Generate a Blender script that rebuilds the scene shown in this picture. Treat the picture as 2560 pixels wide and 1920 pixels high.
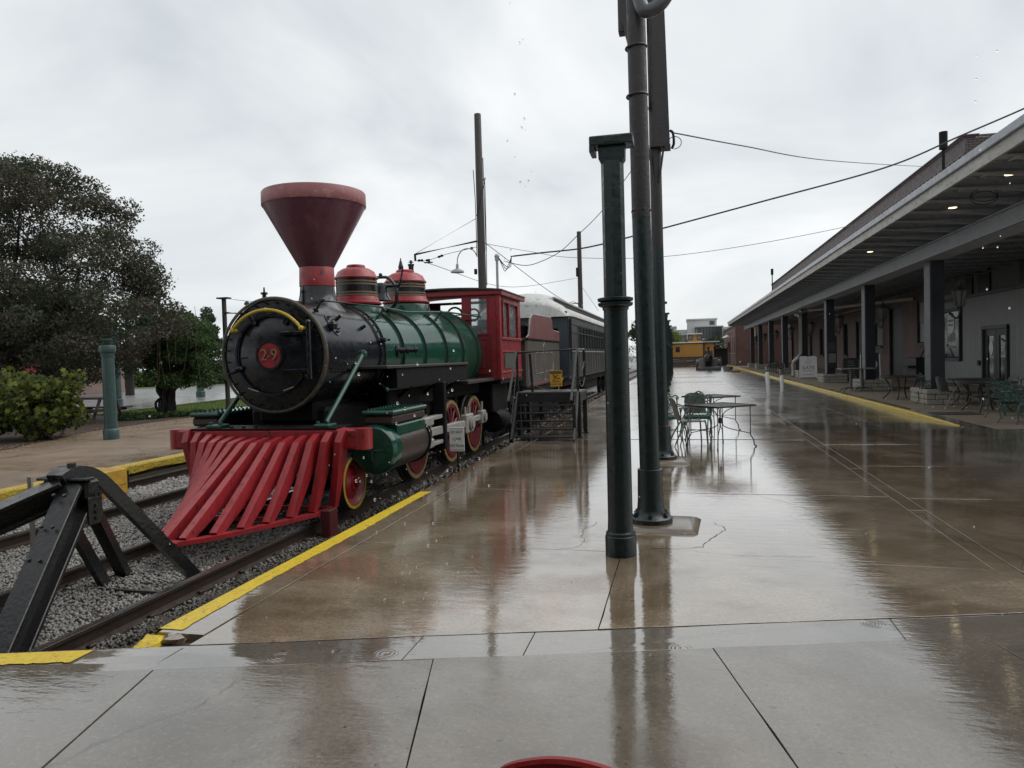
import bpy, bmesh, math, random
import numpy as np
from mathutils import Vector, Matrix
random.seed(7); RNG = np.random.default_rng(11)
for o in list(bpy.data.objects): bpy.data.objects.remove(o)
SC = bpy.context.scene; COL = SC.collection
R = math.radians

# ------------------------------------------------------------------ camera
YAW, PITCH, ROLL, FPX = R(13.047), R(-1.983), R(1.6), 1850.0
_fh = Vector((-math.sin(YAW), math.cos(YAW), 0)); _rt = Vector((math.cos(YAW), math.sin(YAW), 0)); _up = Vector((0, 0, 1))
_fw = _fh*math.cos(PITCH) + _up*math.sin(PITCH); _uc = -_fh*math.sin(PITCH) + _up*math.cos(PITCH)
_cx = _rt*math.cos(ROLL) - _uc*math.sin(ROLL); _cy = _rt*math.sin(ROLL) + _uc*math.cos(ROLL)
cd = bpy.data.cameras.new('camera'); cam = bpy.data.objects.new('camera', cd); COL.objects.link(cam)
cd.sensor_width = 36; cd.lens = FPX*36/2560; cd.clip_start = .05; cd.clip_end = 3000
m = Matrix((_cx, _cy, -_fw)).transposed().to_4x4(); m.translation = Vector((0, 0, 1.65)); cam.matrix_world = m
SC.camera = cam

# ------------------------------------------------------------------ world: overcast sky
W = bpy.data.worlds.new('World'); SC.world = W; W.use_nodes = True
nt = W.node_tree; nt.nodes.clear(); N = nt.nodes.new; Lk = nt.links.new
out = N('ShaderNodeOutputWorld'); bg = N('ShaderNodeBackground'); bg.inputs['Strength'].default_value = .1
sky = N('ShaderNodeTexSky'); sky.sky_type = 'NISHITA'; sky.sun_disc = False
SUN_EL, SUN_AZ = R(50), R(60)
sky.sun_elevation = SUN_EL; sky.sun_rotation = SUN_AZ
tc = N('ShaderNodeTexCoord'); sp = N('ShaderNodeSeparateXYZ'); Lk(tc.outputs['Generated'], sp.inputs[0])
def wm(op, a, b=None):
    n = N('ShaderNodeMath'); n.operation = op
    for i, q in enumerate((a, b)):
        if q is None: continue
        if isinstance(q, (int, float)): n.inputs[i].default_value = q
        else: Lk(q, n.inputs[i])
    return n.outputs[0]
zz = wm('ADD', wm('MAXIMUM', sp.outputs[2], 0.0), .45)
cb = N('ShaderNodeCombineXYZ'); Lk(wm('DIVIDE', sp.outputs[0], zz), cb.inputs[0]); Lk(wm('DIVIDE', sp.outputs[1], zz), cb.inputs[1])
n1 = N('ShaderNodeTexNoise'); n1.inputs['Scale'].default_value = 1.7; n1.inputs['Detail'].default_value = 5; n1.inputs['Roughness'].default_value = .52; n1.inputs['Distortion'].default_value = .5
Lk(cb.outputs[0], n1.inputs['Vector'])
rp = N('ShaderNodeValToRGB'); Lk(n1.outputs['Fac'], rp.inputs[0])
e = rp.color_ramp.elements; e[0].position = .33; e[0].color = (4.4, 4.72, 4.95, 1); e[1].position = .66; e[1].color = (7.0, 7.12, 7.15, 1)
mx = N('ShaderNodeMix'); mx.data_type = 'RGBA'; mx.inputs[0].default_value = .96
Lk(sky.outputs[0], mx.inputs[6]); Lk(rp.outputs[0], mx.inputs[7])
Lk(mx.outputs[2], bg.inputs['Color']); Lk(bg.outputs[0], out.inputs[0])

# ------------------------------------------------------------------ sun through cloud
sd = bpy.data.lights.new('sun', 'SUN'); sd.energy = 1.4; sd.angle = R(60); sd.color = (1, .97, .93)
sun = bpy.data.objects.new('sun', sd); COL.objects.link(sun); sun.location = (0, 0, 50)
_sd = Vector((math.sin(SUN_AZ)*math.cos(SUN_EL), math.cos(SUN_AZ)*math.cos(SUN_EL), math.sin(SUN_EL)))
sun.rotation_euler = _sd.to_track_quat('Z', 'Y').to_euler()
SC.view_settings.view_transform = 'Standard'; SC.view_settings.look = 'None'; SC.view_settings.gamma = 1
SC.view_settings.exposure = 0.55; SC.view_settings.use_curve_mapping = False
SC.cycles.max_bounces = 8; SC.cycles.diffuse_bounces = 5; SC.cycles.glossy_bounces = 4; SC.cycles.transmission_bounces = 6
SC.cycles.use_denoising = True
# ------------------------------------------------------------------ helpers
def V(*a): return Vector(a[0]) if len(a) == 1 else Vector(a)
def frame(d, up=(0, 0, 1)):
    d = V(d).normalized(); u = V(up)
    if abs(d.dot(u)) > .98: u = V(0, 1, 0) if abs(d.y) < .9 else V(1, 0, 0)
    s = d.cross(u).normalized(); return s, s.cross(d).normalized(), d
class MB:
    def __init__(s): s.v = []; s.f = []
    def add(s, vs, fs):
        b = len(s.v); s.v += [tuple(p) for p in vs]; s.f += [tuple(i+b for i in f) for f in fs]; return s
    def hull6(s, o, ax, ay, az, hx, hy, hz, ch=0):
        "box centred on o with half sizes along axes, chamfered edges"
        o = V(o)
        if ch <= 0:
            vs = [o + ax*hx*i + ay*hy*j + az*hz*k for i in (-1, 1) for j in (-1, 1) for k in (-1, 1)]
            return s.add(vs, [(0, 1, 3, 2), (4, 6, 7, 5), (0, 4, 5, 1), (2, 3, 7, 6), (0, 2, 6, 4), (1, 5, 7, 3)])
        ch = min(ch, hx*.9, hy*.9, hz*.9); vs = []; idx = {}
        for i in (-1, 1):
            for j in (-1, 1):
                for k in (-1, 1):
                    for a in range(3):
                        q = [hx-ch, hy-ch, hz-ch]; q[a] += ch
                        idx[i, j, k, a] = len(vs); vs.append(o + ax*q[0]*i + ay*q[1]*j + az*q[2]*k)
        fs = []; S = (-1, 1)
        for g in S:
            fs.append([idx[g, j, k, 0] for j, k in ((-1, -1), (-1, 1), (1, 1), (1, -1))][::-g])
            fs.append([idx[i, g, k, 1] for i, k in ((-1, -1), (1, -1), (1, 1), (-1, 1))][::-g])
            fs.append([idx[i, j, g, 2] for i, j in ((-1, -1), (-1, 1), (1, 1), (1, -1))][::-g])
        for i in S:
            for j in S:
                q = [idx[i, j, -1, 0], idx[i, j, 1, 0], idx[i, j, 1, 1], idx[i, j, -1, 1]]; fs.append(q if i*j < 0 else q[::-1])
                q = [idx[i, -1, j, 0], idx[i, 1, j, 0], idx[i, 1, j, 2], idx[i, -1, j, 2]]; fs.append(q if i*j > 0 else q[::-1])
                q = [idx[-1, i, j, 1], idx[1, i, j, 1], idx[1, i, j, 2], idx[-1, i, j, 2]]; fs.append(q if i*j < 0 else q[::-1])
                for k in S:
                    t = [idx[i, j, k, 0], idx[i, j, k, 1], idx[i, j, k, 2]]; fs.append(t if i*j*k > 0 else t[::-1])
        return s.add(vs, fs)
    def box(s, a, b, ch=0):
        a = V(a); b = V(b); o = (a+b)/2; h = (b-a)/2
        return s.hull6(o, V(1, 0, 0), V(0, 1, 0), V(0, 0, 1), abs(h.x), abs(h.y), abs(h.z), ch)
    def bar(s, p0, p1, w, h, up=(0, 0, 1), ch=0):
        p0 = V(p0); p1 = V(p1); sx, u, d = frame(p1-p0, up)
        return s.hull6((p0+p1)/2, sx, d, u, w/2, (p1-p0).length/2, h/2, ch)
    def rings(s, rs, cap=True, closed=False):
        n = len(rs[0]); b = len(s.v); vs = [p for r in rs for p in r]; fs = []
        m = len(rs); last = m if closed else m-1
        for i in range(last):
            a = i*n; c = ((i+1) % m)*n
            for j in range(n): k = (j+1) % n; fs.append((a+j, a+k, c+k, c+j))
        if cap and not closed: fs += [tuple(range(n))[::-1], tuple(range((m-1)*n, m*n))]
        return s.add(vs, fs)
    def cyl(s, p0, p1, r0, r1=None, n=16, cap=True, ph=0):
        p0 = V(p0); p1 = V(p1); r1 = r0 if r1 is None else r1; a, b, d = frame(p1-p0)
        cs = [(math.cos(2*math.pi*i/n+ph), math.sin(2*math.pi*i/n+ph)) for i in range(n)]
        return s.rings([[p0+(a*x+b*y)*r0 for x, y in cs], [p1+(a*x+b*y)*r1 for x, y in cs]], cap)
    def lathe(s, c, prof, n=32, axis=(0, 0, 1), cap=True):
        c = V(c); a, b, d = frame(axis); cs = [(math.cos(2*math.pi*i/n), math.sin(2*math.pi*i/n)) for i in range(n)]
        return s.rings([[c + d*h + (a*x+b*y)*max(r, 1e-4) for x, y in cs] for r, h in prof], cap)
    def tube(s, pts, r, n=8, closed=False, cap=True):
        pts = [V(p) for p in pts]; m = len(pts); rs = []
        rr = r if isinstance(r, (list, tuple)) else [r]*m
        pu = None
        for i, p in enumerate(pts):
            if closed: d = pts[(i+1) % m]-pts[i-1]
            else: d = pts[min(i+1, m-1)]-pts[max(i-1, 0)]
            if d.length < 1e-9: d = V(0, 0, 1)
            d.normalize()
            if pu is None: a, b, _ = frame(d)
            else:
                a = pu - d*pu.dot(d)
                if a.length < 1e-6: a, b, _ = frame(d)
                a.normalize(); b = d.cross(a)
            pu = a
            rs.append([p+(a*math.cos(2*math.pi*k/n)+b*math.sin(2*math.pi*k/n))*rr[i] for k in range(n)])
        return s.rings(rs, cap, closed)
    def sweep(s, pts, prof, up=(0, 0, 1), cap=True):
        "sweep a closed 2D profile (side, up) along pts"
        pts = [V(p) for p in pts]; m = len(pts); rs = []
        for i, p in enumerate(pts):
            a, b, _ = frame(pts[min(i+1, m-1)]-pts[max(i-1, 0)], up); rs.append([p+a*x+b*y for x, y in prof])
        return s.rings(rs, cap)
    def sph(s, c, r, n=12, m=8, sc=(1, 1, 1)):
        c = V(c); rs = []
        for i in range(1, m):
            t = math.pi*i/m; rs.append([c+V(math.sin(t)*math.cos(2*math.pi*k/n)*sc[0], math.sin(t)*math.sin(2*math.pi*k/n)*sc[1], -math.cos(t)*sc[2])*r for k in range(n)])
        b = len(s.v); s.rings(rs, False)
        s.v += [tuple(c-V(0, 0, r*sc[2])), tuple(c+V(0, 0, r*sc[2]))]; q = len(s.v); L = b+(m-2)*n
        for k in range(n): s.f += [(b+(k+1) % n, b+k, q-2), (L+k, L+(k+1) % n, q-1)]
        return s
    def prism(s, poly, vec):
        poly = [V(p) for p in poly]; vec = V(vec); n = len(poly)
        nn = (poly[1]-poly[0]).cross(poly[2]-poly[0])
        if n > 3:
            nn = V(0, 0, 0)
            for i in range(n): nn += poly[i].cross(poly[(i+1) % n])
        if nn.dot(vec) < 0: poly = poly[::-1]
        vs = poly+[p+vec for p in poly]
        return s.add(vs, [tuple(range(n))[::-1], tuple(range(n, 2*n))]+[(i, (i+1) % n, n+(i+1) % n, n+i) for i in range(n)])
    def quad(s, *p): return s.add([V(q) for q in p], [tuple(range(len(p)))])
    def grid(s, fn, nu, nv):
        vs = [fn(i/nu, j/nv) for i in range(nu+1) for j in range(nv+1)]
        return s.add(vs, [(i*(nv+1)+j, (i+1)*(nv+1)+j, (i+1)*(nv+1)+j+1, i*(nv+1)+j+1) for i in range(nu) for j in range(nv)])
    def mesh(s, name, off=(0, 0, 0), smooth=35):
        me = bpy.data.meshes.new(name); o = V(off)
        me.from_pydata([(p[0]-o.x, p[1]-o.y, p[2]-o.z) for p in s.v], [], s.f); me.update()
        if smooth:
            me.polygons.foreach_set('use_smooth', [True]*len(me.polygons)); me.set_sharp_from_angle(angle=R(smooth))
        return me
    def build(s, name, mat, parent=None, smooth=35, loc=None):
        off = (0, 0, 0)
        if parent is not None:
            off = root_of(parent).get('_o', (0, 0, 0)); off = tuple(off)
        elif loc is not None: off = loc
        me = s.mesh(name, off, smooth); me.materials.append(mat)
        return link(name, me, parent, loc if parent is None else None)
ORG = {}
def root_of(o):
    while o.parent is not None: o = o.parent
    return {'_o': ORG.get(o.name, (0, 0, 0))}
def link(name, data, parent=None, loc=None):
    o = bpy.data.objects.new(name, data); COL.objects.link(o)
    if parent is not None: o.parent = parent
    if loc is not None: o.location = loc; ORG[o.name] = tuple(loc)
    return o
def tag(o, label=None, cat=None, group=None, kind=None):
    if label: o['label'] = label
    if cat: o['category'] = cat
    if group: o['group'] = group
    if kind: o['kind'] = kind
    return o
def thing(name, loc, label, cat, group=None, world=True):
    "an Empty at the thing's base; parts are given in world coordinates (world) or local ones"
    o = link(name, None, None, None); o.location = loc; o.empty_display_size = .2
    ORG[o.name] = tuple(loc) if world else (0, 0, 0)
    return tag(o, label, cat, group)
def copy_tree(o, parent=None):
    c = o.copy(); COL.objects.link(c); c.parent = parent
    if parent is None: ORG[c.name] = (0, 0, 0)
    for ch in list(o.children): copy_tree(ch, c)
    return c
def place(o, loc, rz=0, label=None, group=None, tilt=(0, 0)):
    o.location = loc; o.rotation_euler = (tilt[0], tilt[1], rz)
    if label: o['label'] = label
    if group: o['group'] = group
    return o
def np_mesh(name, verts, faces, mat, parent=None, k=4, smooth=False):
    me = bpy.data.meshes.new(name); verts = np.asarray(verts, np.float32); faces = np.asarray(faces, np.int32)
    me.vertices.add(len(verts)); me.vertices.foreach_set('co', verts.ravel())
    me.loops.add(faces.size); me.loops.foreach_set('vertex_index', faces.ravel())
    me.polygons.add(len(faces)); me.polygons.foreach_set('loop_start', np.arange(0, faces.size, k, dtype=np.int32))
    me.update(calc_edges=True)
    if smooth: me.polygons.foreach_set('use_smooth', [True]*len(faces))
    me.materials.append(mat); return link(name, me, parent)
_bf = []
def text_mesh(body, size, depth=.002, align='CENTER', spacing=1.0):
    cu = bpy.data.curves.new('txt', 'FONT'); cu.body = body; cu.size = size; cu.extrude = depth; cu.align_x = align; cu.align_y = 'CENTER'
    cu.space_character = spacing; cu.resolution_u = 2
    ob = bpy.data.objects.new('txt', cu); COL.objects.link(ob); bpy.context.view_layer.update()
    me = bpy.data.meshes.new_from_object(ob.evaluated_get(bpy.context.evaluated_depsgraph_get()))
    bpy.data.objects.remove(ob); bpy.data.curves.remove(cu); return me
def add_text(name, body, size, pos, right, up, mat, parent, depth=.003, bold=0, sx=1.0, spacing=1.0):
    "lettering at pos, written along right with its top towards up"
    me = text_mesh(body, size, depth, spacing=spacing); r = V(right).normalized(); u = V(up).normalized(); n = r.cross(u)
    off = V(root_of(parent)['_o']); p = V(pos)-off
    for v in me.vertices:
        c = v.co.copy(); v.co = p + r*c.x*sx + u*c.y + n*c.z
    me.materials.clear(); me.materials.append(mat); return link(name, me, parent)
def arc(c, r, a0, a1, n, ax, ay):
    c = V(c); ax = V(ax); ay = V(ay)
    return [c+ax*r*math.cos(R(a0+(a1-a0)*i/n))+ay*r*math.sin(R(a0+(a1-a0)*i/n)) for i in range(n+1)]
def bez(p, n=10):
    p = [V(q) for q in p]; o = []
    for i in range(n+1):
        t = i/n; q = p[:]
        while len(q) > 1: q = [a.lerp(b, t) for a, b in zip(q, q[1:])]
        o.append(q[0])
    return o
def spline(pts, n=6):
    "Catmull-Rom through pts"
    P = [V(p) for p in pts]; P = [2*P[0]-P[1]]+P+[2*P[-1]-P[-2]]; o = []
    for i in range(1, len(P)-2):
        a, b, c, d = P[i-1:i+3]
        for k in range(n):
            t = k/n; o.append(.5*((2*b)+(c-a)*t+(2*a-5*b+4*c-d)*t*t+(3*b-a-3*c+d)*t**3))
    return o+[P[-2]]

# ------------------------------------------------------------------ materials
MATS = {}
class NT:
    def __init__(s, name):
        s.m = bpy.data.materials.new(name); s.m.use_nodes = True; s.t = s.m.node_tree; s.t.nodes.clear()
        s.out = s.n('ShaderNodeOutputMaterial'); s.b = s.n('ShaderNodeBsdfPrincipled'); s.l(s.b.outputs[0], s.out.inputs[0]); MATS[name] = s.m
    def n(s, t, **k):
        q = s.t.nodes.new(t)
        for a, b in k.items(): setattr(q, a, b)
        return q
    def l(s, a, b): s.t.links.new(a, b)
    def put(s, sock, v):
        if hasattr(v, 'is_linked') or hasattr(v, 'links'): s.l(v, sock)
        elif isinstance(v, (tuple, list)) and len(v) == 3 and sock.type == 'RGBA': sock.default_value = (*v, 1)
        else: sock.default_value = v
    def math(s, op, a, b=0.0, c=None, clamp=False):
        q = s.n('ShaderNodeMath', operation=op, use_clamp=clamp); s.put(q.inputs[0], a); s.put(q.inputs[1], b)
        if c is not None: s.put(q.inputs[2], c)
        return q.outputs[0]
    def coord(s, which='Object', scale=(1, 1, 1)):
        if which == 'World': o = s.n('ShaderNodeNewGeometry').outputs['Position']
        else: o = s.n('ShaderNodeTexCoord').outputs[which]
        if scale != (1, 1, 1):
            q = s.n('ShaderNodeMapping'); s.l(o, q.inputs[0]); q.inputs['Scale'].default_value = scale; o = q.outputs[0]
        return o
    def noise(s, vec, scale, detail=4, rough=.55, dist=0):
        q = s.n('ShaderNodeTexNoise'); s.l(vec, q.inputs['Vector']); q.inputs['Scale'].default_value = scale; q.inputs['Detail'].default_value = detail
        q.inputs['Roughness'].default_value = rough; q.inputs['Distortion'].default_value = dist; return q.outputs['Fac']
    def ramp(s, f, p0, p1, lo=0.0, hi=1.0):
        q = s.n('ShaderNodeMapRange'); q.clamp = True; s.l(f, q.inputs[0]); q.inputs[1].default_value = p0; q.inputs[2].default_value = p1; q.inputs[3].default_value = lo; q.inputs[4].default_value = hi
        return q.outputs[0]
    def mix(s, f, a, b, mode='MIX'):
        q = s.n('ShaderNodeMix', data_type='RGBA', blend_type=mode); s.put(q.inputs[0], f); s.put(q.inputs[6], a); s.put(q.inputs[7], b); return q.outputs[2]
    def bump(s, h, strength, dist, prev=None):
        q = s.n('ShaderNodeBump'); q.inputs['Strength'].default_value = strength; q.inputs['Distance'].default_value = dist; s.l(h, q.inputs['Height'])
        if prev is not None: s.l(prev, q.inputs['Normal'])
        return q.outputs[0]
    def set(s, **k):
        names = dict(color='Base Color', rough='Roughness', metal='Metallic', normal='Normal', spec='Specular IOR Level', coat='Coat Weight', coatr='Coat Roughness', trans='Transmission Weight', ior='IOR', emit='Emission Color', estr='Emission Strength', alpha='Alpha', subs='Subsurface Weight')
        for a, b in k.items(): s.put(s.b.inputs[names[a]], b)
        return s.m
def paint(name, c, c2=None, rough=.3, metal=0.0, scale=5, bump=.15, bscale=40, bd=.003, dirt=None, dirt_amt=.35, coords='Object', stretch=(1, 1, 1), spec=.5, rvar=.18, chips=None, chip_at=.70, chip_scale=9):
    "weathered, rain-wet paint: two tones, grime with a shape of its own, uneven gloss, small dents"
    t = NT(name); v = t.coord(coords, stretch); n1 = t.noise(v, scale, 5, .6); n2 = t.noise(v, scale*4.3, 4, .6, .3); n3 = t.noise(v, bscale, 3, .5)
    c2 = c2 or tuple(x*.72 for x in c)
    col = t.mix(t.ramp(n1, .3, .72), c, c2)
    if dirt: col = t.mix(t.math('MULTIPLY', t.ramp(n2, .54, .7), dirt_amt), col, dirt)
    if chips:
        cm = t.math('MULTIPLY', t.ramp(t.noise(t.coord(coords), chip_scale, 6, .65, .4), chip_at, chip_at+.012), t.ramp(n1, .42, .5)); col = t.mix(cm, col, chips)
        sk = t.noise(t.coord(coords, (9, 9, .55)), 2.2, 4, .6); col = t.mix(t.math('MULTIPLY', t.ramp(sk, .52, .72), .35), col, tuple(x*.4 for x in c))
    rr = t.math('ADD', t.ramp(n2, .3, .75, -rvar*.5, rvar), rough, clamp=True)
    return t.set(color=col, rough=rr, metal=metal, spec=spec, normal=t.bump(t.math('ADD', n3, t.math('MULTIPLY', n1, .7)), bump, bd))
def wet(name, c1, c2, cp, pud=(.40, .52), rlo=.02, rhi=.14, amp=1.0, seed=0, ripple=False, streak=1.0, ior=1.9, film=1.0, splash=.24):
    "rain-wet concrete: damp brushed texture under a film of water, stained and uneven"
    t = NT(name); g = t.coord('World'); q = t.n('ShaderNodeVectorMath', operation='ADD'); t.l(g, q.inputs[0]); q.inputs[1].default_value = (seed*7.3, seed*3.1, 0); v = q.outputs[0]
    oi = t.n('ShaderNodeObjectInfo').outputs['Random']
    big = t.noise(v, .42, 4, .55, .4); mid = t.noise(v, 1.9, 5, .6, .2); fine = t.noise(v, 95, 2, .6); grit = t.noise(v, 260, 2, .6); st = t.noise(t.coord('World', (.55, 2.2, 1)), 5.5, 4, .6, .3)
    stain = t.noise(v, .9, 6, .68, .8); spot = t.noise(v, 22, 2, .5)
    p = t.ramp(t.math('ADD', big, t.math('MULTIPLY', t.math('SUBTRACT', mid, .5), .5)), *pud)
    pale = t.ramp(t.math('ADD', t.math('MULTIPLY', t.noise(v, .75, 5, .6, .6), .8), t.math('MULTIPLY', mid, .2)), .44, .58); col = t.mix(pale, c1, c2); col = t.mix(t.math('MULTIPLY', p, .25), col, cp)
    col = t.mix(t.math('MULTIPLY', t.ramp(stain, .5, .66), .55), col, tuple(x*.5 for x in c1)); col = t.mix(t.math('MULTIPLY', t.ramp(stain, .44, .30), .35), col, tuple(x*1.5 for x in c2))
    col = t.mix(t.math('MULTIPLY', t.ramp(fine, .5, .72), .4), col, tuple(x*.45 for x in c1)); col = t.mix(t.math('MULTIPLY', t.ramp(spot, .66, .74), .75), col, tuple(x*.3 for x in c1))
    mot = t.noise(v, 38, 3, .6); col = t.mix(t.math('MULTIPLY', t.ramp(mot, .48, .7), .38), col, tuple(x*.55 for x in c1)); col = t.mix(t.math('MULTIPLY', t.ramp(mot, .44, .3), .3), col, tuple(x*1.5 for x in c2))
    col = t.mix(t.math('MULTIPLY', t.ramp(oi, 0, 1), .16), col, tuple(x*1.6 for x in c1))
    rough = t.math('ADD', t.math('ADD', t.ramp(p, 0, 1, rhi, rlo), t.math('MULTIPLY', pale, .05)), t.ramp(grit, .3, .7, -.008, .012), clamp=True)
    sy = t.n('ShaderNodeSeparateXYZ'); t.l(g, sy.inputs[0]); rough = t.math('ADD', rough, t.ramp(sy.outputs[1], 11, 30, 0, splash)); calm = t.ramp(sy.outputs[1], 7, 26, 1, .85)     # rain disturbs the film most under the drip line
    hh = t.math('ADD', t.math('MULTIPLY', mid, .003*amp), t.math('MULTIPLY', st, .0027*amp*streak)); hh = t.math('ADD', hh, t.math('MULTIPLY', t.noise(t.coord('World', (.6, 1.6, 1)), 26, 2, .5), .0007*amp*streak))
    nb = t.bump(t.math('MULTIPLY', hh, calm), .5, 1.0)
    nb = t.bump(t.math('MULTIPLY', t.math('MULTIPLY', t.math('ADD', fine, grit), t.ramp(p, 0, 1, 1, .3)), calm), .3*amp, .00045, nb)
    if ripple:
        w = t.n('ShaderNodeTexVoronoi', feature='F1'); t.l(v, w.inputs['Vector']); w.inputs['Scale'].default_value = 3.6
        d = w.outputs['Distance']; s_ = t.math('MULTIPLY', t.math('SINE', t.math('MULTIPLY', d, 105)), t.ramp(d, .03, .34, 1, 0))
        rn = t.n('ShaderNodeSeparateColor'); t.l(w.outputs['Color'], rn.inputs[0])
        nb = t.bump(t.math('MULTIPLY', s_, t.ramp(rn.outputs[0], .45, .5)), .22, .003, nb)
    t.l(nb, t.b.inputs['Coat Normal']); t.b.inputs['Coat IOR'].default_value = 1.5
    return t.set(color=col, rough=rough, normal=nb, ior=ior, spec=.5, coat=t.ramp(p, 0, 1, .25*film, film), coatr=rough)
def glass(name, c=(.02, .025, .03), rough=.05):
    t = NT(name); v = t.coord('Object'); return t.set(color=c, rough=t.ramp(t.noise(v, 6, 3), .3, .7, rough, rough+.1), spec=.8, normal=t.bump(t.noise(v, 2.2, 2), .08, .01))
def foliage(name, c1, c2, c3, rough=.62, trans=.25, scale=1.3):
    t = NT(name); v = t.coord('World'); oi = t.n('ShaderNodeNewGeometry').outputs['Random Per Island']; n1 = t.noise(v, scale, 4, .6)
    col = t.mix(t.ramp(n1, .35, .65), c1, c2); col = t.mix(t.math('MULTIPLY', t.ramp(oi, .55, 1), .9), col, c3)
    t.set(color=col, rough=rough, spec=.2); tr = t.n('ShaderNodeBsdfTranslucent'); t.put(tr.inputs[0], col); ms = t.n('ShaderNodeMixShader'); ms.inputs[0].default_value = trans
    t.l(t.b.outputs[0], ms.inputs[1]); t.l(tr.outputs[0], ms.inputs[2]); t.l(ms.outputs[0], t.out.inputs[0]); return t.m
red = paint('loco_red', (.33, .022, .028), (.25, .018, .023), .34, scale=3, dirt=(.085, .012, .016), dirt_amt=.65, stretch=(1, 1, .45), bump=.2, chips=(.05, .02, .02), chip_at=.63)
maroon = paint('stack_maroon', (.105, .032, .046), (.082, .027, .040), .34, scale=2.2, dirt=(.24, .07, .08), dirt_amt=.25, stretch=(1, 1, .3), bump=.1, chips=(.22, .10, .10), chip_at=.69, chip_scale=6)
rimred = paint('rim_faded_red', (.22, .055, .06), (.30, .12, .12), .45, scale=4, dirt=(.42, .28, .27), dirt_amt=.5, bump=.3)
black = paint('loco_black', (.0075, .0085, .012), (.010, .011, .015), .2, scale=2.5, dirt=(.016, .017, .02), dirt_amt=.4, bump=.16, bscale=7, bd=.006)
under = paint('underframe_black', (.005, .005, .006), (.0075, .007, .007), .6, scale=4, dirt=(.022, .016, .012), dirt_amt=.4, bump=.3, spec=.18)
green = paint('loco_green', (.008, .056, .037), (.0065, .045, .031), .11, scale=2.0, dirt=(.014, .065, .044), dirt_amt=.35, bump=.10, bscale=5, bd=.008, rvar=.14)
greend = paint('fitting_green', (.014, .075, .050), (.010, .05, .036), .35, scale=6, dirt=(.09, .09, .06), dirt_amt=.4)
brownp = paint('cylinder_brown', (.045, .030, .024), (.035, .024, .020), .35, scale=5)
yellow = paint('trim_yellow', (.55, .40, .03), (.42, .28, .02), .42, scale=7, dirt=(.10, .07, .02), dirt_amt=.5)
gold = paint('stripe_gold', (.20, .135, .075), (.15, .10, .06), .45)
brass = paint('numeral_brass', (.24, .16, .08), (.18, .12, .06), .45)
steel = paint('rod_grey', (.30, .29, .27), (.23, .22, .205), .42, scale=6, dirt=(.12, .10, .08), dirt_amt=.5)
tyre = paint('wheel_tyre', (.030, .030, .030), (.05, .042, .035), .45, metal=.4)
railm = paint('rail_steel', (.035, .028, .025), (.06, .042, .034), .38, metal=.35, scale=6, dirt=(.11, .055, .035), dirt_amt=.55)
railtop = paint('rail_head', (.16, .155, .15), (.09, .085, .08), .22, metal=.8, scale=9)
window = glass('window_glass')
paneg = NT('clear_pane'); paneg.set(color=(.62, .68, .68), rough=.05, trans=.85, ior=1.5); paneg = paneg.m
colgreen = paint('column_green', (.009, .021, .020), (.007, .016, .0155), .34, scale=4, dirt=(.05, .055, .05), dirt_amt=.15, bump=.5, bscale=22, bd=.006, chips=(.17, .165, .15), chip_at=.69, chip_scale=11)
colgreenl = paint('column_green_pale', (.030, .068, .064), (.024, .056, .053), .42, scale=4, dirt=(.13, .14, .13), dirt_amt=.25, bump=.35, chips=(.2, .2, .19), chip_at=.69)
rustp = paint('pole_rust', (.030, .023, .024), (.020, .021, .023), .5, scale=3, dirt=(.06, .038, .03), dirt_amt=.45, bump=.7, bscale=30, bd=.006)
# ------------------------------------------------------------------ the ground
conc_b = wet('wet_concrete_brown', (.165, .122, .078), (.35, .282, .205), (.16, .118, .076), (.28, .42), .015, .11, seed=1)
conc_g = wet('wet_concrete_grey', (.125, .106, .082), (.21, .185, .152), (.11, .092, .07), (.36, .5), .02, .07, seed=2, film=.55)
conc_d = wet('drain_water', (.15, .13, .105), (.20, .175, .145), (.12, .104, .084), (.24, .4), .015, .1, .6, seed=3, ripple=True)
conc_r = wet('wet_drive_grey', (.11, .10, .084), (.20, .185, .16), (.09, .08, .066), (.28, .42), .015, .11, 1.2, seed=4)
conc_w = wet('damp_walk', (.200, .158, .118), (.235, .190, .146), (.15, .115, .085), (.62, .8), .2, .55, seed=5, ior=1.45, film=.0)
conc_l = wet('platform_tan', (.19, .140, .100), (.225, .17, .125), (.15, .108, .078), (.5, .7), .1, .4, seed=6, ior=1.45, film=.15)
base = paint('joint_dirt', (.07, .06, .048), (.05, .043, .036), .6, coords='World')
asph = paint('wet_asphalt', (.060, .060, .060), (.085, .085, .085), .3, scale=.6, coords='World', bump=.4, bscale=60)
gravelbed = paint('ballast_bed', (.055, .050, .045), (.10, .095, .088), .55, scale=14, coords='World', bump=1.0, bscale=38, bd=.03)
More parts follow.
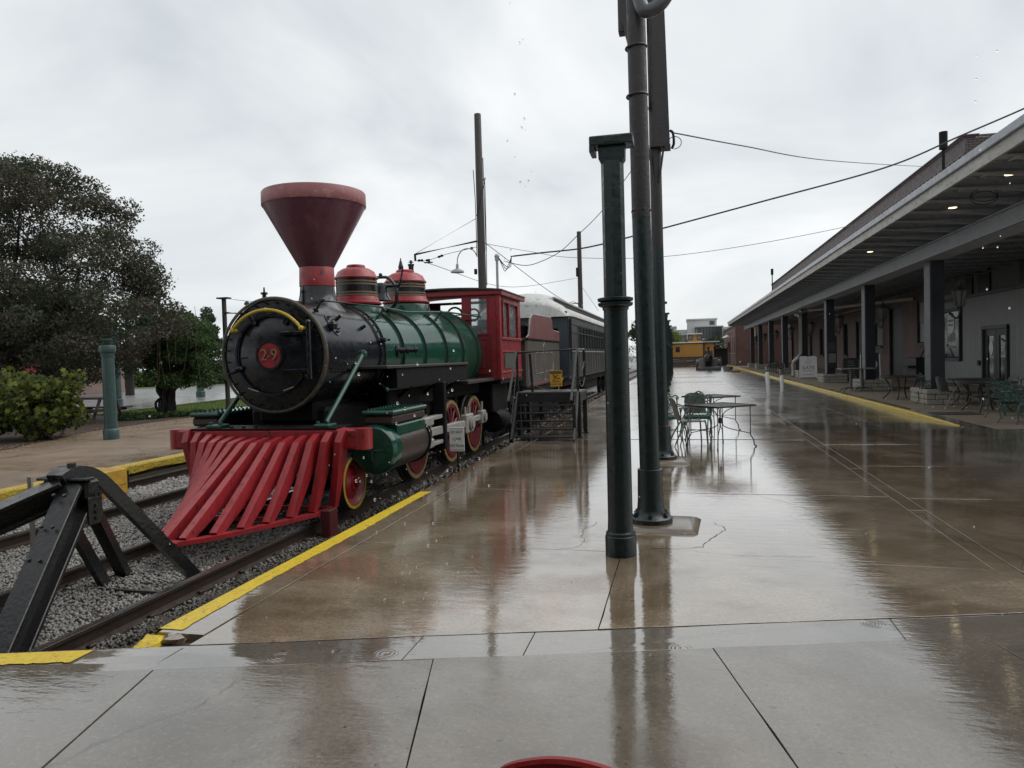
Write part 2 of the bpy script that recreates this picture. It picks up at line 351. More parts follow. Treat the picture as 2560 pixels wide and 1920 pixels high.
def slab_prism(mb, poly, z, th=.07, gap=.0028, ch=.0015, zf=None):
    "one slab from a convex polygon (counter-clockwise), edges chamfered, joints left open round it"
    P = [V(p[0], p[1], 0) for p in poly]; n = len(P)
    def inset(d):
        o = []
        for i in range(n):
            a, b, c = P[i-1], P[i], P[(i+1) % n]
            d1 = (b-a).normalized(); d2 = (c-b).normalized(); n1 = V(-d1.y, d1.x, 0); n2 = V(-d2.y, d2.x, 0)
            k = n1.dot(n2); w = (n1+n2)/(1+k) if k > -.9 else n1; o.append(b+w*d)
        return o
    zf = zf or (lambda x, y: z); a0 = inset(gap); b0 = inset(gap+ch); a = []; b = []
    for i in range(n):
        L = (P[(i+1) % n]-P[i]).length; k = max(1, min(14, int(L/.22))) if P[i].y < 18 else 1; d = (P[(i+1) % n]-P[i]).normalized(); nn = V(-d.y, d.x, 0)
        for j in range(k):
            e = 0 if j == 0 else (random.uniform(-.0012, .0022) if random.random() > .08 else random.uniform(.002, .004)); a.append(a0[i].lerp(a0[(i+1) % n], j/k)+nn*e); b.append(b0[i].lerp(b0[(i+1) % n], j/k)+nn*e)
    r0 = [V(p.x, p.y, zf(p.x, p.y)-th) for p in a]; r1 = [V(p.x, p.y, zf(p.x, p.y)-ch*.7) for p in a]; r2 = [V(p.x, p.y, zf(p.x, p.y)) for p in b]
    return mb.rings([r0, r1, r2], True)
def slab(parent, poly, z, mat, zf=None, name='slab', th=.07, gap=.0028):
    q = slab_prism(MB(), poly, z, th, zf=zf, gap=gap).build(name, mat, parent, smooth=0); return q
def sheet(name, poly, z, mat, zf=None):
    P = [V(p[0], p[1], zf(*p) if zf else z) for p in poly]
    return tag(MB().quad(*P).build(name, mat, smooth=0), kind='structure')

tag(MB().quad((-900, -60, -.62), (900, -60, -.62), (900, 1500, -.62), (-900, 1500, -.62)).build('ground', asph, smooth=0), kind='structure')
# station platform between track and drive
def dline(x, o=0): return 4.535 + .262*x + o          # the drain's near edge (skew to the tracks)
plat = tag(MB().quad((-3.27, 3.2, -.05), (30, 3.2, -.05), (30, 16.4, -.05), (2.3, 16.4, -.05), (2.3, 105, -.05), (-3.27, 105, -.05)).build('platform', base, smooth=0), kind='structure')
MB().quad((-3.27, 3.6, -.05), (-3.27, 105, -.05), (-3.27, 105, -.6), (-3.27, 3.6, -.6)).build('platform_side', base, plat, smooth=0)
ys = [9.05+2.8*i for i in range(36)]
du = lambda x: 4.19+.262*(x+1.37)-.33+.33                # far edge of the drain strip
slab(plat, [(-2.9, du(-2.9)), (-.53, du(-.53)), (-.53, 6.2), (-2.9, 6.27)], 0, conc_b)
slab(plat, [(-.53, du(-.53)), (2.2, du(2.2)), (2.2, 6.02), (-.53, 6.2)], .002, conc_b)
slab(plat, [(-2.9, 6.27), (-.53, 6.2), (2.2, 6.02), (2.2, 8.83), (-2.9, 9.1)], 0, conc_b)
prev = 9.05
for i, y in enumerate(ys[1:26]):
    z = random.uniform(-.003, .003); e = random.uniform(-.04, .04)
    slab(plat, [(-2.9, prev), (2.2, prev-.18), (2.2, y-.18), (-2.9, y)], z, conc_b if i < 12 or i % 3 else conc_g, zf=(lambda s, z0: (lambda x, yy: z0+s*(x+.4)))(random.uniform(-.0018, .0018), z)); prev = y
sheet('platform_far', [(-2.9, prev), (2.2, prev), (2.2, 105), (-2.9, 105)], -.001, conc_b)
# gutter strip and the open paved area right of it
y = 5.2; k = 0
while y < 62:
    y1 = y+random.uniform(2.4, 3.2); slab(plat, [(2.2, y if k else du(2.2)), (2.36, y if k else du(2.36)), (2.36, y1), (2.2, y1)], -.004, conc_b, name='gutter_slab'); y = y1; k += 1
yj = [0, 6.0, 8.8, 11.2, 13.7, 16.2]
for i in range(5):
    for x0, x1 in ((2.36, 5.6), (5.6, 9), (9, 13)):
        a = max(yj[i], 0) if i else 0
        p0 = du(x0) if i == 0 else yj[i]; p1 = du(x1) if i == 0 else yj[i]
        if i == 0: yj0 = max(p0, p1)
        q0 = yj[i+1]; q1 = yj[i+1]
        if i == 0 and x0 > 5: continue
        if i == 1 and x0 > 5: p0, p1 = du(x0)+.0, du(x1)+.0
        if p0 >= q0 or p1 >= q1: continue
        slab(plat, [(x0, p0), (x1, p1), (x1, q1), (x0, q0)], random.uniform(-.002, .002), conc_b)
slab(plat, [(2.36, du(2.36)), (5.6, du(5.6)), (5.6, 6.0), (2.36, 6.0)], 0, conc_b) if du(5.6) < 6 else None
# drain strip and the concourse paving under the photographer
conc = tag(MB().quad((-14, -4, -.05), (14, -4, -.05), (14, 8.3, -.05), (-3.3, 3.7, -.05), (-14, .9, -.05)).build('concourse', base, smooth=0), kind='structure')
xs = [-3.9, -1.55, -.9, 1.2, 3.6, 6.5, 10, 13]
for a, b in zip(xs, xs[1:]):
    slab(conc, [(a, dline(a, -.34)), (b, dline(b, -.34)), (b, du(b)-.0), (a, du(a)-.0)], -.003, conc_d, name='drain_slab', zf=lambda x, y: -.003+.0015*math.sin(3*x))
dv = V(.232, -.973, 0)                                   # joint direction, square to the drain
js = [-4.6, -2.86, -1.38, .13, 1.63, 3.15, 4.7]
for a, b in zip(js, js[1:]):
    for t0, t1 in ((0, 2.4), (2.4, 6.5)):
        f = lambda x, t: (x+dv.x*t, dline(x, -.34)+dv.y*t)
        slab(conc, [f(a, t1), f(b, t1), f(b, t0), f(a, t0)], random.uniform(-.003, .003), conc_g)
slab(conc, [(-12, -2), (-4.3, -2.2), (-4.6, dline(-4.6, -.34)), (-12, dline(-12, -.34))], 0, conc_g)
# cracks in the concrete: thin, ragged dark lines lying on the slabs
crackm = paint('crack_dark', (.035, .028, .02), (.05, .04, .03), .35)
def crack(parent, pts, w=.012, z=.0025, name='crack'):
    w *= .55
    P = spline([V(p[0], p[1], z) for p in pts], 7); P = [p+V(random.uniform(-1, 1)*.018, random.uniform(-1, 1)*.018, 0) for p in P]; m = MB(); L = []; Rr = []
    for i, p in enumerate(P):
        d = (P[min(i+1, len(P)-1)]-P[max(i-1, 0)]).normalized(); s = V(-d.y, d.x, 0)*w*random.uniform(.25, 1)/2; L.append(p+s); Rr.append(p-s)
    n = len(P); m.add(L+Rr, [(i, n+i, n+i+1, i+1) for i in range(n-1)]); return m.build(name, crackm, parent, smooth=0)
crack(plat, [(-.85, 7.3), (-.95, 6.9), (-.9, 6.4), (-1.1, 6.2)]); crack(plat, [(-.3, 6.35), (.1, 6.42), (.22, 6.8), (.35, 7.1), (.25, 7.4)], .02)
crack(plat, [(.05, 6.3), (.5, 6.2), (1.0, 6.25)], .01); crack(plat, [(.8, 8.9), (1.2, 8.2), (1.3, 7.6), (1.4, 7.2)], .01)
crack(plat, [(2.4, 6.1), (2.5, 6.5), (2.25, 7.1), (2.3, 8)], .02); crack(plat, [(-2.8, 9.4), (-1.6, 9.3), (-.7, 9.5)], .008)
crack(conc, [(-2.7, 2.2), (-2.55, 2.7), (-2.35, 3.1), (-2.3, 3.4)], .006)
# shallow lens of broken concrete round the bases of the posts
patch = wet('patch_mortar', (.13, .10, .07), (.16, .125, .09), (.10, .075, .05), (.45, .6), .05, .2, 1.5, seed=8, film=.25)

# sloping drive, kerb and the shop walk
def dz(x, y): return -.10*max(0, min(1, (y-16.5)/4.5))*max(0, min(1, (x-2.36)/2.2))
drive = tag(MB().quad((2.3, 16.2, -.2), (5.5, 16.2, -.2), (5.5, 105, -.25), (2.3, 105, -.25)).build('drive', base, smooth=0), kind='structure')
yy = [16.2, 18.2, 20.6, 23, 25.4, 28, 30.8, 33.6, 36.4, 39.2, 42, 45, 48, 52, 56, 60, 66, 72, 80, 90, 105]
for a, b in zip(yy, yy[1:]):
    for x0, x1 in ((2.36, 4.1), (4.1, 5.52)): slab(drive, [(x0, a), (x1, a), (x1, b), (x0, b)], 0, conc_r if a > 16 else conc_b, zf=dz, th=.06)
dr = tag(MB().box((4.12, 18.55, -.075), (4.6, 18.85, -.055)).build('drain_grate', under, smooth=0, loc=(4.36, 18.7, -.07)), 'dark iron drain grate set in the grey drive', 'drain')
for i in range(6): MB().box((4.15+i*.075, 18.57, -.056), (4.18+i*.075, 18.83, -.048)).build('grate_bar', railm, dr, smooth=0)
walk = tag(MB().quad((5.6, 16.0, -.05), (11.9, 16.0, -.05), (11.9, 105, -.05), (5.6, 105, -.05)).build('shop_walk', base, smooth=0), kind='structure')
y = 16.2
while y < 104:
    y1 = y+(2.6 if y < 60 else 6)
    for x0, x1 in ((5.95, 8.6), (8.6, 12.2)): slab(walk, [(x0, y), (x1, y), (x1, y1), (x0, y1)], random.uniform(-.002, .002), conc_w)
    y = y1
slab(walk, [(12.2, 8.5), (20, 8.5), (20, 34), (12.2, 34)], 0, conc_w)
kerb_y = paint('kerb_yellow', (.60, .43, .02), (.52, .36, .02), .4, scale=5, dirt=(.16, .12, .05), dirt_amt=.75, coords='World', bump=.8, bscale=35, bd=.01, chips=(.15, .12, .08), chip_at=.66, chip_scale=9)
kerb = tag(MB().quad((5.54, 16.3, -.2), (5.93, 16.3, -.2), (5.93, 105, -.22), (5.54, 105, -.22)).build('kerb', base, smooth=0), kind='structure')
y = 16.9
while y < 100:
    y1 = min(100, y+2.7); m = MB(); segs = 6; rs = []
    for i in range(segs+1):
        q = y+.004+(y1-y-.008)*i/segs; z0 = dz(5.53, q)-.05; h = .012+.022*min(1, (q-16.9)/4); j = random.uniform(-.008, .008)
        w = .03+.12*min(1, (q-16.9)/3.6)
        rs.append([V(5.53, q, z0), V(5.53+w, q, z0), V(5.53+w, q, h-.006), V(5.53+w-.02, q, h), V(5.56+j, q, h), V(5.535+j, q, h-.025), V(5.53+j*.5, q, z0+.03)])
    if not (26.0 < y < 27.5 and False): m.rings(rs).build('kerb_stone', kerb_y, kerb, smooth=0)
    y = y1
MB().prism([(5.53, 16.2, .003), (5.95, 16.2, .003), (5.95, 100, .003), (5.69, 100, .003), (5.69, 20.6, .003), (5.55, 16.9, .003)], (0, 0, -.05)).build('kerb_back', conc_b, kerb, smooth=0)
mat_dark = paint('door_mat', (.035, .033, .034), (.045, .043, .043), .7)
tag(MB().box((5.95, 19.6, .004), (6.95, 20.35, .014), .003).build('door_mat', mat_dark, loc=(6.4, 20, .004), smooth=0), 'dark rectangular floor mat on the walk behind the end of the yellow kerb', 'mat')

# platform edge along the locomotive, painted yellow near the end of the track
edge = tag(MB().box((-3.3, 3.95, -.6), (-2.94, 105, -.09)).build('platform_edge', base, smooth=0), kind='structure')
ey = paint('edge_yellow', (.66, .49, .025), (.58, .40, .02), .38, scale=6, dirt=(.15, .11, .04), dirt_amt=.6, coords='World', bump=.7, bscale=45, bd=.008, chips=(.16, .13, .09), chip_at=.64, chip_scale=14)
y = 3.95; k = 0
while y < 60:
    y1 = y+random.uniform(2.2, 3.0); m = MB(); rs = []; S = 8
    for i in range(S+1):
        q = y+.004+(y1-y-.008)*i/S; j = random.uniform(-.006, .006); c = 0
        if k == 0 and i == 0: c = .03
        rs.append([V(-3.28+j+c, q, -.3), V(-2.915, q, -.3), V(-2.915, q, -.002), V(-2.917, q, 0), V(-3.26+j+c, q, 0), V(-3.28+j+c, q, -.02)])
    m.rings(rs).build('edge_stone', conc_b, edge, smooth=0); y = y1; k += 1
m = MB(); a = []; b = []; c_ = []; S = 90
for i in range(S+1):
    q = 4.0+4.78*i/S; j = random.uniform(-.008, .008)+.012*math.sin(q*2.1); a.append(V(-3.11+j, q, .004)); b.append(V(-3.264, q, .004)); c_.append(V(-3.289, q, -.022)); 
d_ = [V(-3.289, p.y, -.09+random.uniform(-.03, .02)) for p in a]
n = S+1; m.add(a+b+c_+d_, [(i, i+1, n+i+1, n+i) for i in range(S)]+[(n+i, n+i+1, 2*n+i+1, 2*n+i) for i in range(S)]+[(2*n+i, 2*n+i+1, 3*n+i+1, 3*n+i) for i in range(S)])
m.build('painted_line', ey, edge, smooth=0)
# broken near end of the edge: a crumbled, painted lump
def rock(c, r, seed, sc=(1, 1, 1), n=9, m_=6):
    rnd = random.Random(seed); q = MB().sph((0, 0, 0), 1, n, m_); q.v = [tuple(V(c)+V(p[0]*sc[0], p[1]*sc[1], p[2]*sc[2])*r*rnd.uniform(.75, 1.15)) for p in q.v]; return q
rock((-3.22, 3.86, -.06), .1, 3, (.8, 1.3, .7)).build('broken_corner', ey, edge, smooth=0)
rock((-3.1, 3.92, -.03), .07, 5, (1.2, .8, .5)).build('broken_corner', conc_b, edge, smooth=0)
# front ledge that closes the track pit
led = tag(MB().quad((-14, .6, -.051), (-3.0, 3.3, -.051), (-3.0, 3.62, -.051), (-14, .95, -.051)).build('pit_ledge', base, smooth=0), kind='structure')
fl = lambda x, o: dline(x, o)
for x0, x1, mm in ((-12, -7.6, ey), (-7.6, -4.05, ey), (-4.04, -3.4, ey), (-3.39, -2.9, conc_d)):
    m = MB(); rs = []
    for i in range(9):
        x = x0+.004+(x1-x0-.008)*i/8; j = random.uniform(-.012, .012)
        rs.append([V(x, fl(x, -.02)+j, -.6), V(x, fl(x, -.33), -.6), V(x, fl(x, -.33), -.006), V(x, fl(x, -.13), .0), V(x, fl(x, -.03)+j, 0), V(x, fl(x, -.02)+j, -.02)])
    slabm = m.rings(rs).build('ledge_stone', mm if mm is conc_d else conc_g, led, smooth=0)
    if mm is ey:
        m = MB(); A = []; B = []; C = []
        for i in range(25):
            x = x0+.01+(x1-x0-.02)*i/24; j = random.uniform(-.01, .01); A.append(V(x, fl(x, -.19)+j, .004)); B.append(V(x, fl(x, -.02)+.004, .004)); C.append(V(x, fl(x, -.02)+.012, -.12))
        m.add(A+B+C, [(i, i+1, 26+i, 25+i) for i in range(24)]+[(25+i, 26+i, 51+i, 50+i) for i in range(24)]); m.build('painted_line', ey, led, smooth=0)

# the track pit
bed = tag(MB().quad((-9.2, .4, -.37), (-3.25, 3.2, -.37), (-3.25, 110, -.37), (-9.2, 110, -.37)).build('track_bed', gravelbed, smooth=0), kind='structure')
def stones(n, xr, yr, smin, smax, z0, keep=None):
    x = RNG.uniform(*xr, n); y = yr[0]+(yr[1]-yr[0])*RNG.random(n)**1.35; 
    ok = y > 4.60+.262*x
    if keep is not None: ok &= keep(x, y)
    x = x[ok]; y = y[ok]; n = len(x); s = RNG.uniform(smin, smax, n)*(1+.02*(y-4))
    cube = np.array([[i, j, k] for i in (-1, 1) for j in (-1, 1) for k in (-1, 1)], float); fq = np.array([(0, 1, 3, 2), (4, 6, 7, 5), (0, 4, 5, 1), (2, 3, 7, 6), (0, 2, 6, 4), (1, 5, 7, 3)])
    p = cube[None]*RNG.uniform(.35, .75, (n, 8, 3)); p[:, :, 2] *= .75; a = RNG.uniform(0, 6.28, (n, 3))
    for ax in range(3):
        c, s_ = np.cos(a[:, ax]), np.sin(a[:, ax]); i, j = [(1, 2), (0, 2), (0, 1)][ax]; pi = p[:, :, i]*c[:, None]-p[:, :, j]*s_[:, None]; p[:, :, j] = p[:, :, i]*s_[:, None]+p[:, :, j]*c[:, None]; p[:, :, i] = pi
    p *= s[:, None, None]; p[:, :, 0] += x[:, None]; p[:, :, 1] += y[:, None]; p[:, :, 2] += (z0+RNG.uniform(-.012, .014, n)+.008*np.sin(x*3+y*2))[:, None]
    f = (np.arange(n)*8)[:, None, None]+fq[None]; return p.reshape(-1, 3), f.reshape(-1, 4)
stonem = NT('ballast_stone'); g_ = stonem.n('ShaderNodeNewGeometry'); rr_ = g_.outputs['Random Per Island']
dirt_ = stonem.ramp(stonem.noise(stonem.coord('World'), .55, 3), .4, .62)
sepx = stonem.n('ShaderNodeSeparateXYZ'); stonem.l(g_.outputs['Position'], sepx.inputs[0])
soil = stonem.math('MAXIMUM', stonem.math('MULTIPLY', dirt_, .35), stonem.ramp(sepx.outputs[0], -4.35, -4.0))
sc_ = stonem.mix(soil, stonem.mix(rr_, (.17, .163, .15), (.33, .315, .295)), stonem.mix(rr_, (.025, .022, .019), (.09, .078, .065)))
stonem.set(color=sc_, rough=stonem.ramp(rr_, 0, 1, .3, .6)); stonem = stonem.m
v1, f1 = stones(85000, (-9.1, -3.32), (3.2, 12.5), .011, .024, -.356); v2, f2 = stones(9000, (-9.1, -3.32), (10, 40), .04, .065, -.36)
tag(np_mesh('gravel', np.concatenate([v1, v2]), np.concatenate([f1, f2+len(v1)]), stonem), 'grey crushed stone ballast between the rails', 'gravel', kind='stuff')
RT = -.2
def rail(parent, x, y0, y1):
    pf = [(-.065, -.15), (.065, -.15), (.065, -.138), (.012, -.115), (.010, -.04), (.035, -.03), (.036, -.004), (.03, 0), (-.03, 0), (-.036, -.004), (-.035, -.03), (-.010, -.04), (-.012, -.115), (-.065, -.138)]
    r = MB().rings([[V(x+a, y, RT+b-.002) for a, b in pf] for y in (y0, y1)]).build('rail', railm, parent, smooth=0)
    MB().quad((x-.026, y0, RT+.001), (x+.026, y0, RT+.001), (x+.026, y1, RT+.001), (x-.026, y1, RT+.001)).build('worn_top', railtop, r, smooth=0); return r
sleep = paint('sleeper_wood', (.05, .038, .03), (.03, .025, .02), .6, stretch=(.3, 6, 6), scale=5)
for nm, xa, xb, y0, lab in (('railway_track', -5.62, -4.24, 3.55, 'steel track with dark sleepers under the locomotive'), ('railway_track', -9.24+.28, -7.5, 2.6, 'empty steel track beside the far tan platform')):
    t = thing(nm, ((xa+xb)/2, y0, RT-.15), lab, 'track'); rail(t, xa, dline(xa, .05), 110); rail(t, xb, dline(xb, .05), 110)
    for i in range(26):
        q = 4.3+i*.62; MB().box((xa-.45, q, -.5), (xb+.4, q+.22, -.35), .01).build('sleeper', sleep, t, smooth=0)
for i, (x, y, a, l) in enumerate(((-3.62, 7.75, .3, 'flat red brick lying in the ballast by the yellow edge'), (-3.72, 8.35, -.4, 'flat red brick lying in the mud by the pilot wheel'), (-3.5, 8.5, .9, 'broken red brick beside the pilot wheel, nearest the platform'))):
    bm_ = paint('loose_brick', (.19, .07, .045), (.14, .05, .035), .5); o = MB().box((-.11, -.06, 0), (.11, .06, .05), .008).build('loose_brick', bm_); place(tag(o, l, 'brick'), (x, y, -.36), a)
weed = foliage('weed_leaf', (.05, .12, .03), (.07, .15, .04), (.09, .17, .05))
def leaves(n, pts_fn, size, flat=.5, nrm=None):
    P = pts_fn(n); n = len(P); a = RNG.normal(size=(n, 3)); a /= np.linalg.norm(a, axis=1)[:, None]; b = RNG.normal(size=(n, 3)); b[:, 2] *= flat; b -= a*(a*b).sum(1)[:, None]; b /= np.linalg.norm(b, axis=1)[:, None]
    c = np.cross(a, b); s = RNG.uniform(.6, 1.3, n)[:, None]*size
    q = np.stack([P-a*s*.5, P+b*s*.28+c*s*.06, P+a*s*.5, P-b*s*.28+c*s*.06], 1); return q.reshape(-1, 3), np.arange(4*n).reshape(-1, 4)
def blob_pts(cs):
    cs = np.array(cs, float)
    def fn(n):
        w = (cs[:, 3]*cs[:, 4]*cs[:, 5])**.67; k = RNG.choice(len(cs), n, p=w/w.sum()); d = RNG.normal(size=(n, 3)); d /= np.linalg.norm(d, axis=1)[:, None]
        r = (.35+.65*RNG.random(n)**.45)*RNG.normal(1, .09, n); return cs[k, :3]+d*cs[k, 3:6]*r[:, None]
    return fn
v_, f_ = leaves(70, blob_pts([(-3.45, 8.85, -.24, .12, .14, .16)]), .07); tag(np_mesh('weed', v_, f_, weed), 'small green weed sprouting by the pilot wheel', 'weed')
# ------------------------------------------------------------------ the steam locomotive
LX = -4.95; BZ = 1.77                      # centre line, boiler axis height
loco = thing('steam_locomotive', (LX, 11.5, RT), 'red, green and black steam locomotive with funnel stack and red slatted pilot', 'locomotive')
AY = (0, 1, 0); AX = (1, 0, 0)
# main frame, underparts
m = MB()
for s in (-1, 1): m.box((LX+s*.52-.06, 8.1, .25), (LX+s*.52+.06, 17.0, .72), .01)
m.box((LX-.55, 8.6, .3), (LX+.55, 9.9, 1.1), .05).box((LX-.5, 12.9, -.02), (LX+.5, 15.4, .9), .05)
m.box((LX-.62, 11.4, .7), (LX+.62, 15.0, 1.3), .04).box((LX-.9, 15.2, .5), (LX+1.0, 17.1, 1.15), .03)
m.build('main_frame', under, loco)
MB().box((LX-.42, 8.55, .88), (LX+.42, 9.6, 1.2), .06).build('saddle', under, loco)
m = MB()   # ash pan and springs seen as dark mass between the drivers
for y in (10.2, 11.8, 13.45): m.box((LX+.35, y-.08, .15), (LX+.75, y+.08, 1.2), .02)
m.box((LX-.75, 10.0, .95), (LX+.8, 14.9, 1.25), .03); m.build('spring_gear', under, loco)
# boiler
sm = MB().lathe((LX, 8.34, BZ), [(.60, -.02), (.69, -.02), (.705, 0), (.71, .03), (.71, 1.6), (.735, 1.61), (.735, 1.67), (.71, 1.68)], 64, AY).build('smokebox', black, loco)
MB().lathe((LX, 8.28, BZ), [(.685, 0.01), (.69, 0), (.715, .0), (.73, .015), (.73, .05), (.715, .06)], 64, AY, cap=False).build('front_ring', paint('ring_worn', (.03, .027, .022), (.09, .075, .05), .4, scale=18, bump=.3), sm)
MB().lathe((LX, 8.30, BZ), [(.02, -.02), (.42, -.02), (.60, .0), (.69, .01), (.69, .04)], 64, AY).build('front_plate', black, sm)
dr_ = MB().lathe((LX, 8.27, BZ), [(.02, -.055), (.2, -.05), (.36, -.03), (.44, -.005), (.47, .0), (.47, .03)], 48, AY).build('smokebox_door', black, loco)
MB().lathe((LX, 8.25, BZ), [(.475, .01), (.475, -.012), (.50, -.012), (.505, .02)], 48, AY, cap=False).build('door_ring', black, dr_)
for i in range(28):
    a = 2*math.pi*(i+.5)/28; c = V(LX+.655*math.cos(a), 8.27, BZ+.655*math.sin(a)); MB().cyl(c+V(0, .02, 0), c-V(0, .012, 0), .014, .011, 6).build('bolt', black, sm)
for a in (118, 62, 200, 330):
    c = V(LX+.5*math.cos(R(a)), 8.235, BZ+.5*math.sin(R(a))); d = V(math.cos(R(a)), 0, math.sin(R(a)))
    MB().bar(c-d*.075, c+d*.075, .055, .05, (0, -1, 0), .012).cyl(c+V(0, -.02, 0), c-V(0, .055, 0), .022, .02, 6).build('door_dog', black, dr_)
for z in (.26, -.2):     # hinge straps and post
    MB().bar((LX+.16, 8.2, BZ+z-.0), (LX+.54, 8.225, BZ+z), .03, .05, (0, 0, 1), .008).build('hinge_strap', black, dr_)
MB().cyl((LX+.53, 8.21, BZ-.3), (LX+.53, 8.21, BZ+.38), .028, None, 10).sph((LX+.53, 8.21, BZ+.39), .035, 8, 6).build('hinge_post', black, dr_)
for s, a in ((-1, -20), (1, 20)): MB().bar((LX+s*.24-.07, 8.2, BZ-.42-.02*s), (LX+s*.24+.07, 8.2, BZ-.42+.025*s), .012, .02, (0, -1, 0), .003).build('number_clip', steel, dr_)
MB().bar((LX-.42, 8.235, BZ-.02), (LX-.33, 8.235, BZ-.02), .03, .02, (0, -1, 0), .005).build('step_lug', black, dr_)
pl = MB().lathe((LX, 8.2, BZ), [(.02, 0), (.155, 0), (.155, .03)], 40, AY).build('number_plate', red, loco)
MB().lathe((LX, 8.19, BZ), [(.156, .012), (.158, 0), (.186, .0), (.19, .01), (.19, .05)], 40, AY, cap=False).build('plate_rim', black, pl)
add_text('numeral', '2', .20, (LX-.068, 8.193, BZ), (1, 0, 0), (0, 0, 1), brass, pl, .012)
add_text('numeral', '9', .20, (LX+.07, 8.193, BZ), (1, 0, 0), (0, 0, 1), brass, pl, .012)
add_text('dash_mark', '-', .14, (LX+.0, 8.193, BZ+.0), (1, 0, 0), (0, 0, 1), brass, pl, .012)
pts = arc((LX, 8.15, BZ-.02), .575, 36, 144, 24, (1, 0, 0), (0, 0, 1)); hr = MB().tube(pts, .02, 10).build('front_handrail', yellow, loco)
for p in (pts[0], pts[-1], pts[12]): MB().sph(p, .033 if p is not pts[12] else .028, 10, 8).cyl(p, p+V(0, .1, 0), .018, None, 8).sph(p+V(0.0, .06, 0), .027, 8, 6).build('rail_knob', yellow, hr)
for x in (-.22, .33): MB().cyl((LX+x, 8.5, 2.36), (LX+x, 8.5, 2.56), .03, .026, 8).cyl((LX+x, 8.5, 2.55), (LX+x, 8.5, 2.575), .045, None, 8).cyl((LX+x, 8.5, 2.57), (LX+x, 8.5, 2.64), .015, .01, 6).build('flag_socket', black, loco)
# rivet plate and cleaning plug on the smokebox side
def on_boiler(y, a, r): return V(LX+r*math.cos(R(a)), y, BZ+r*math.sin(R(a)))
def bpatch(y, a, ry, ra, r0, th, mat, name, rivets=0):
    m = MB(); n = 24; rg = []
    for k in (0, 1): rg.append([on_boiler(y+ry*math.cos(2*math.pi*i/n), a+ra*math.sin(2*math.pi*i/n), r0+th*k) for i in range(n)])
    m.rings(rg); o = m.build(name, mat, loco)
    for i in range(rivets):
        t = 2*math.pi*i/rivets; p = on_boiler(y+ry*.72*math.cos(t), a+ra*.72*math.sin(t), r0+th); q = on_boiler(y+ry*.72*math.cos(t), a+ra*.72*math.sin(t), r0+th+.02); MB().cyl(p, q, .014, .01, 6).build('rivet', mat, o)
bpatch(8.72, 32, .12, 13, .71, .012, black, 'inspection_plate', 10)
for i in range(34):
    a = -60+i*8.6; p = on_boiler(10.0, a, .735); MB().cyl(p, on_boiler(10.0, a, .753), .013, .01, 6).build('rivet', black, sm)
for i in range(6): p = on_boiler(8.5+i*.09, -19, .71); MB().cyl(p, on_boiler(8.5+i*.09, -19, .728), .012, .009, 6).build('rivet', black, sm)
MB().bar(on_boiler(8.45, -15, .715), on_boiler(9.0, -15, .715), .02, .02).build('seam_strip', black, sm)
# lagged, green boiler barrel
bo = MB().lathe((LX, 10.0, BZ), [(.715, .01), (.715, .9), (.72, 1.75), (.80, 2.7), (.85, 3.3), (.87, 5.05)], 72, AY).build('boiler_barrel', green, loco)
bandm = paint('boiler_band', (.028, .030, .028), (.05, .045, .038), .4, scale=12)
for y, r in ((10.1, .718), (10.85, .72), (11.85, .728), (12.75, .807), (13.6, .858), (14.6, .868)):
    a_ = arc((LX, y, BZ), r+.006, -40, 220, 60, (1, 0, 0), (0, 0, 1))
    MB().sweep(a_, [(-.026, -.006), (.026, -.006), (.026, .003), (-.026, .003)], up=(0, 1, 0)).build('boiler_band', bandm, bo)
# smooth lower cladding (black) below the running board
MB().lathe((LX, 10.0, BZ-.3), [(.60, .0), (.66, 2.6), (.72, 5.0)], 40, AY).build('boiler_underside', under, loco)
# stack
st = MB().lathe((LX, 9.5, 0), [(.40, 2.36), (.32, 2.47), (.265, 2.52), (.245, 2.6), (.232, 2.72)], 48).build('stack_base', black, loco)
MB().lathe((LX, 9.5, 0), [(.232, 2.722), (.242, 2.725), (.242, 2.76), (.235, 2.98), (.23, 2.99)], 48).build('stack_collar', red, st)
MB().lathe((LX, 9.5, 0), [(.225, 2.985), (.24, 2.99), (.695, 3.82), (.695, 3.825)], 64).build('stack_cone', maroon, st)
MB().lathe((LX, 9.5, 0), [(.66, 3.82), (.702, 3.82), (.707, 3.83), (.705, 3.995), (.695, 4.01), (.67, 4.01), (.63, 3.9), (.3, 3.3), (.2, 3.0)], 64, cap=False).build('stack_rim', rimred, st)
# domes
def dome(name, y, rb, r, z0, zc, top, extra=0):
    hc = top-zc
    d = MB().lathe((LX, y, 0), [(rb+.06, z0-.25), (rb+.05, z0), (rb+.035, z0+.03), (rb+.02, z0+.05)], 48).build(name, green, loco)
    MB().lathe((LX, y, 0), [(rb+.055, z0+.05), (rb+.06, z0+.075), (rb+.02, z0+.10), (r+.025, z0+.125), (r+.01, z0+.17), (r, z0+.175)], 48).build('dome_foot', red, d)
    MB().lathe((LX, y, 0), [(r, z0+.17), (r, zc)], 48).build('dome_drum', black, d)
    for z in (z0+.195, z0+.235, zc-.04, zc-.085): MB().lathe((LX, y, 0), [(r+.001, z-.014), (r+.006, z-.014), (r+.006, z+.01), (r+.001, z+.01)], 48).build('gold_stripe', gold, d)
    MB().lathe((LX, y, 0), [(r+.0, zc), (r+.025, zc+.005), (r+.025, zc+.025), (r+.0, zc+.05), (r*.90, zc+hc*.52), (r*.68, zc+hc*.72), (r*.50, zc+hc*.80), (r*.46, zc+hc*.82), (r*.46, zc+hc*.92), (r*.42, top), (.01, top)], 48).build('dome_cap', red, d)
    return d
dome('sand_dome', 10.78, .325, .315, 2.50, 2.945, 3.17)
sdm = dome('steam_dome', 12.9, .375, .36, 2.66, 3.085, 3.325)
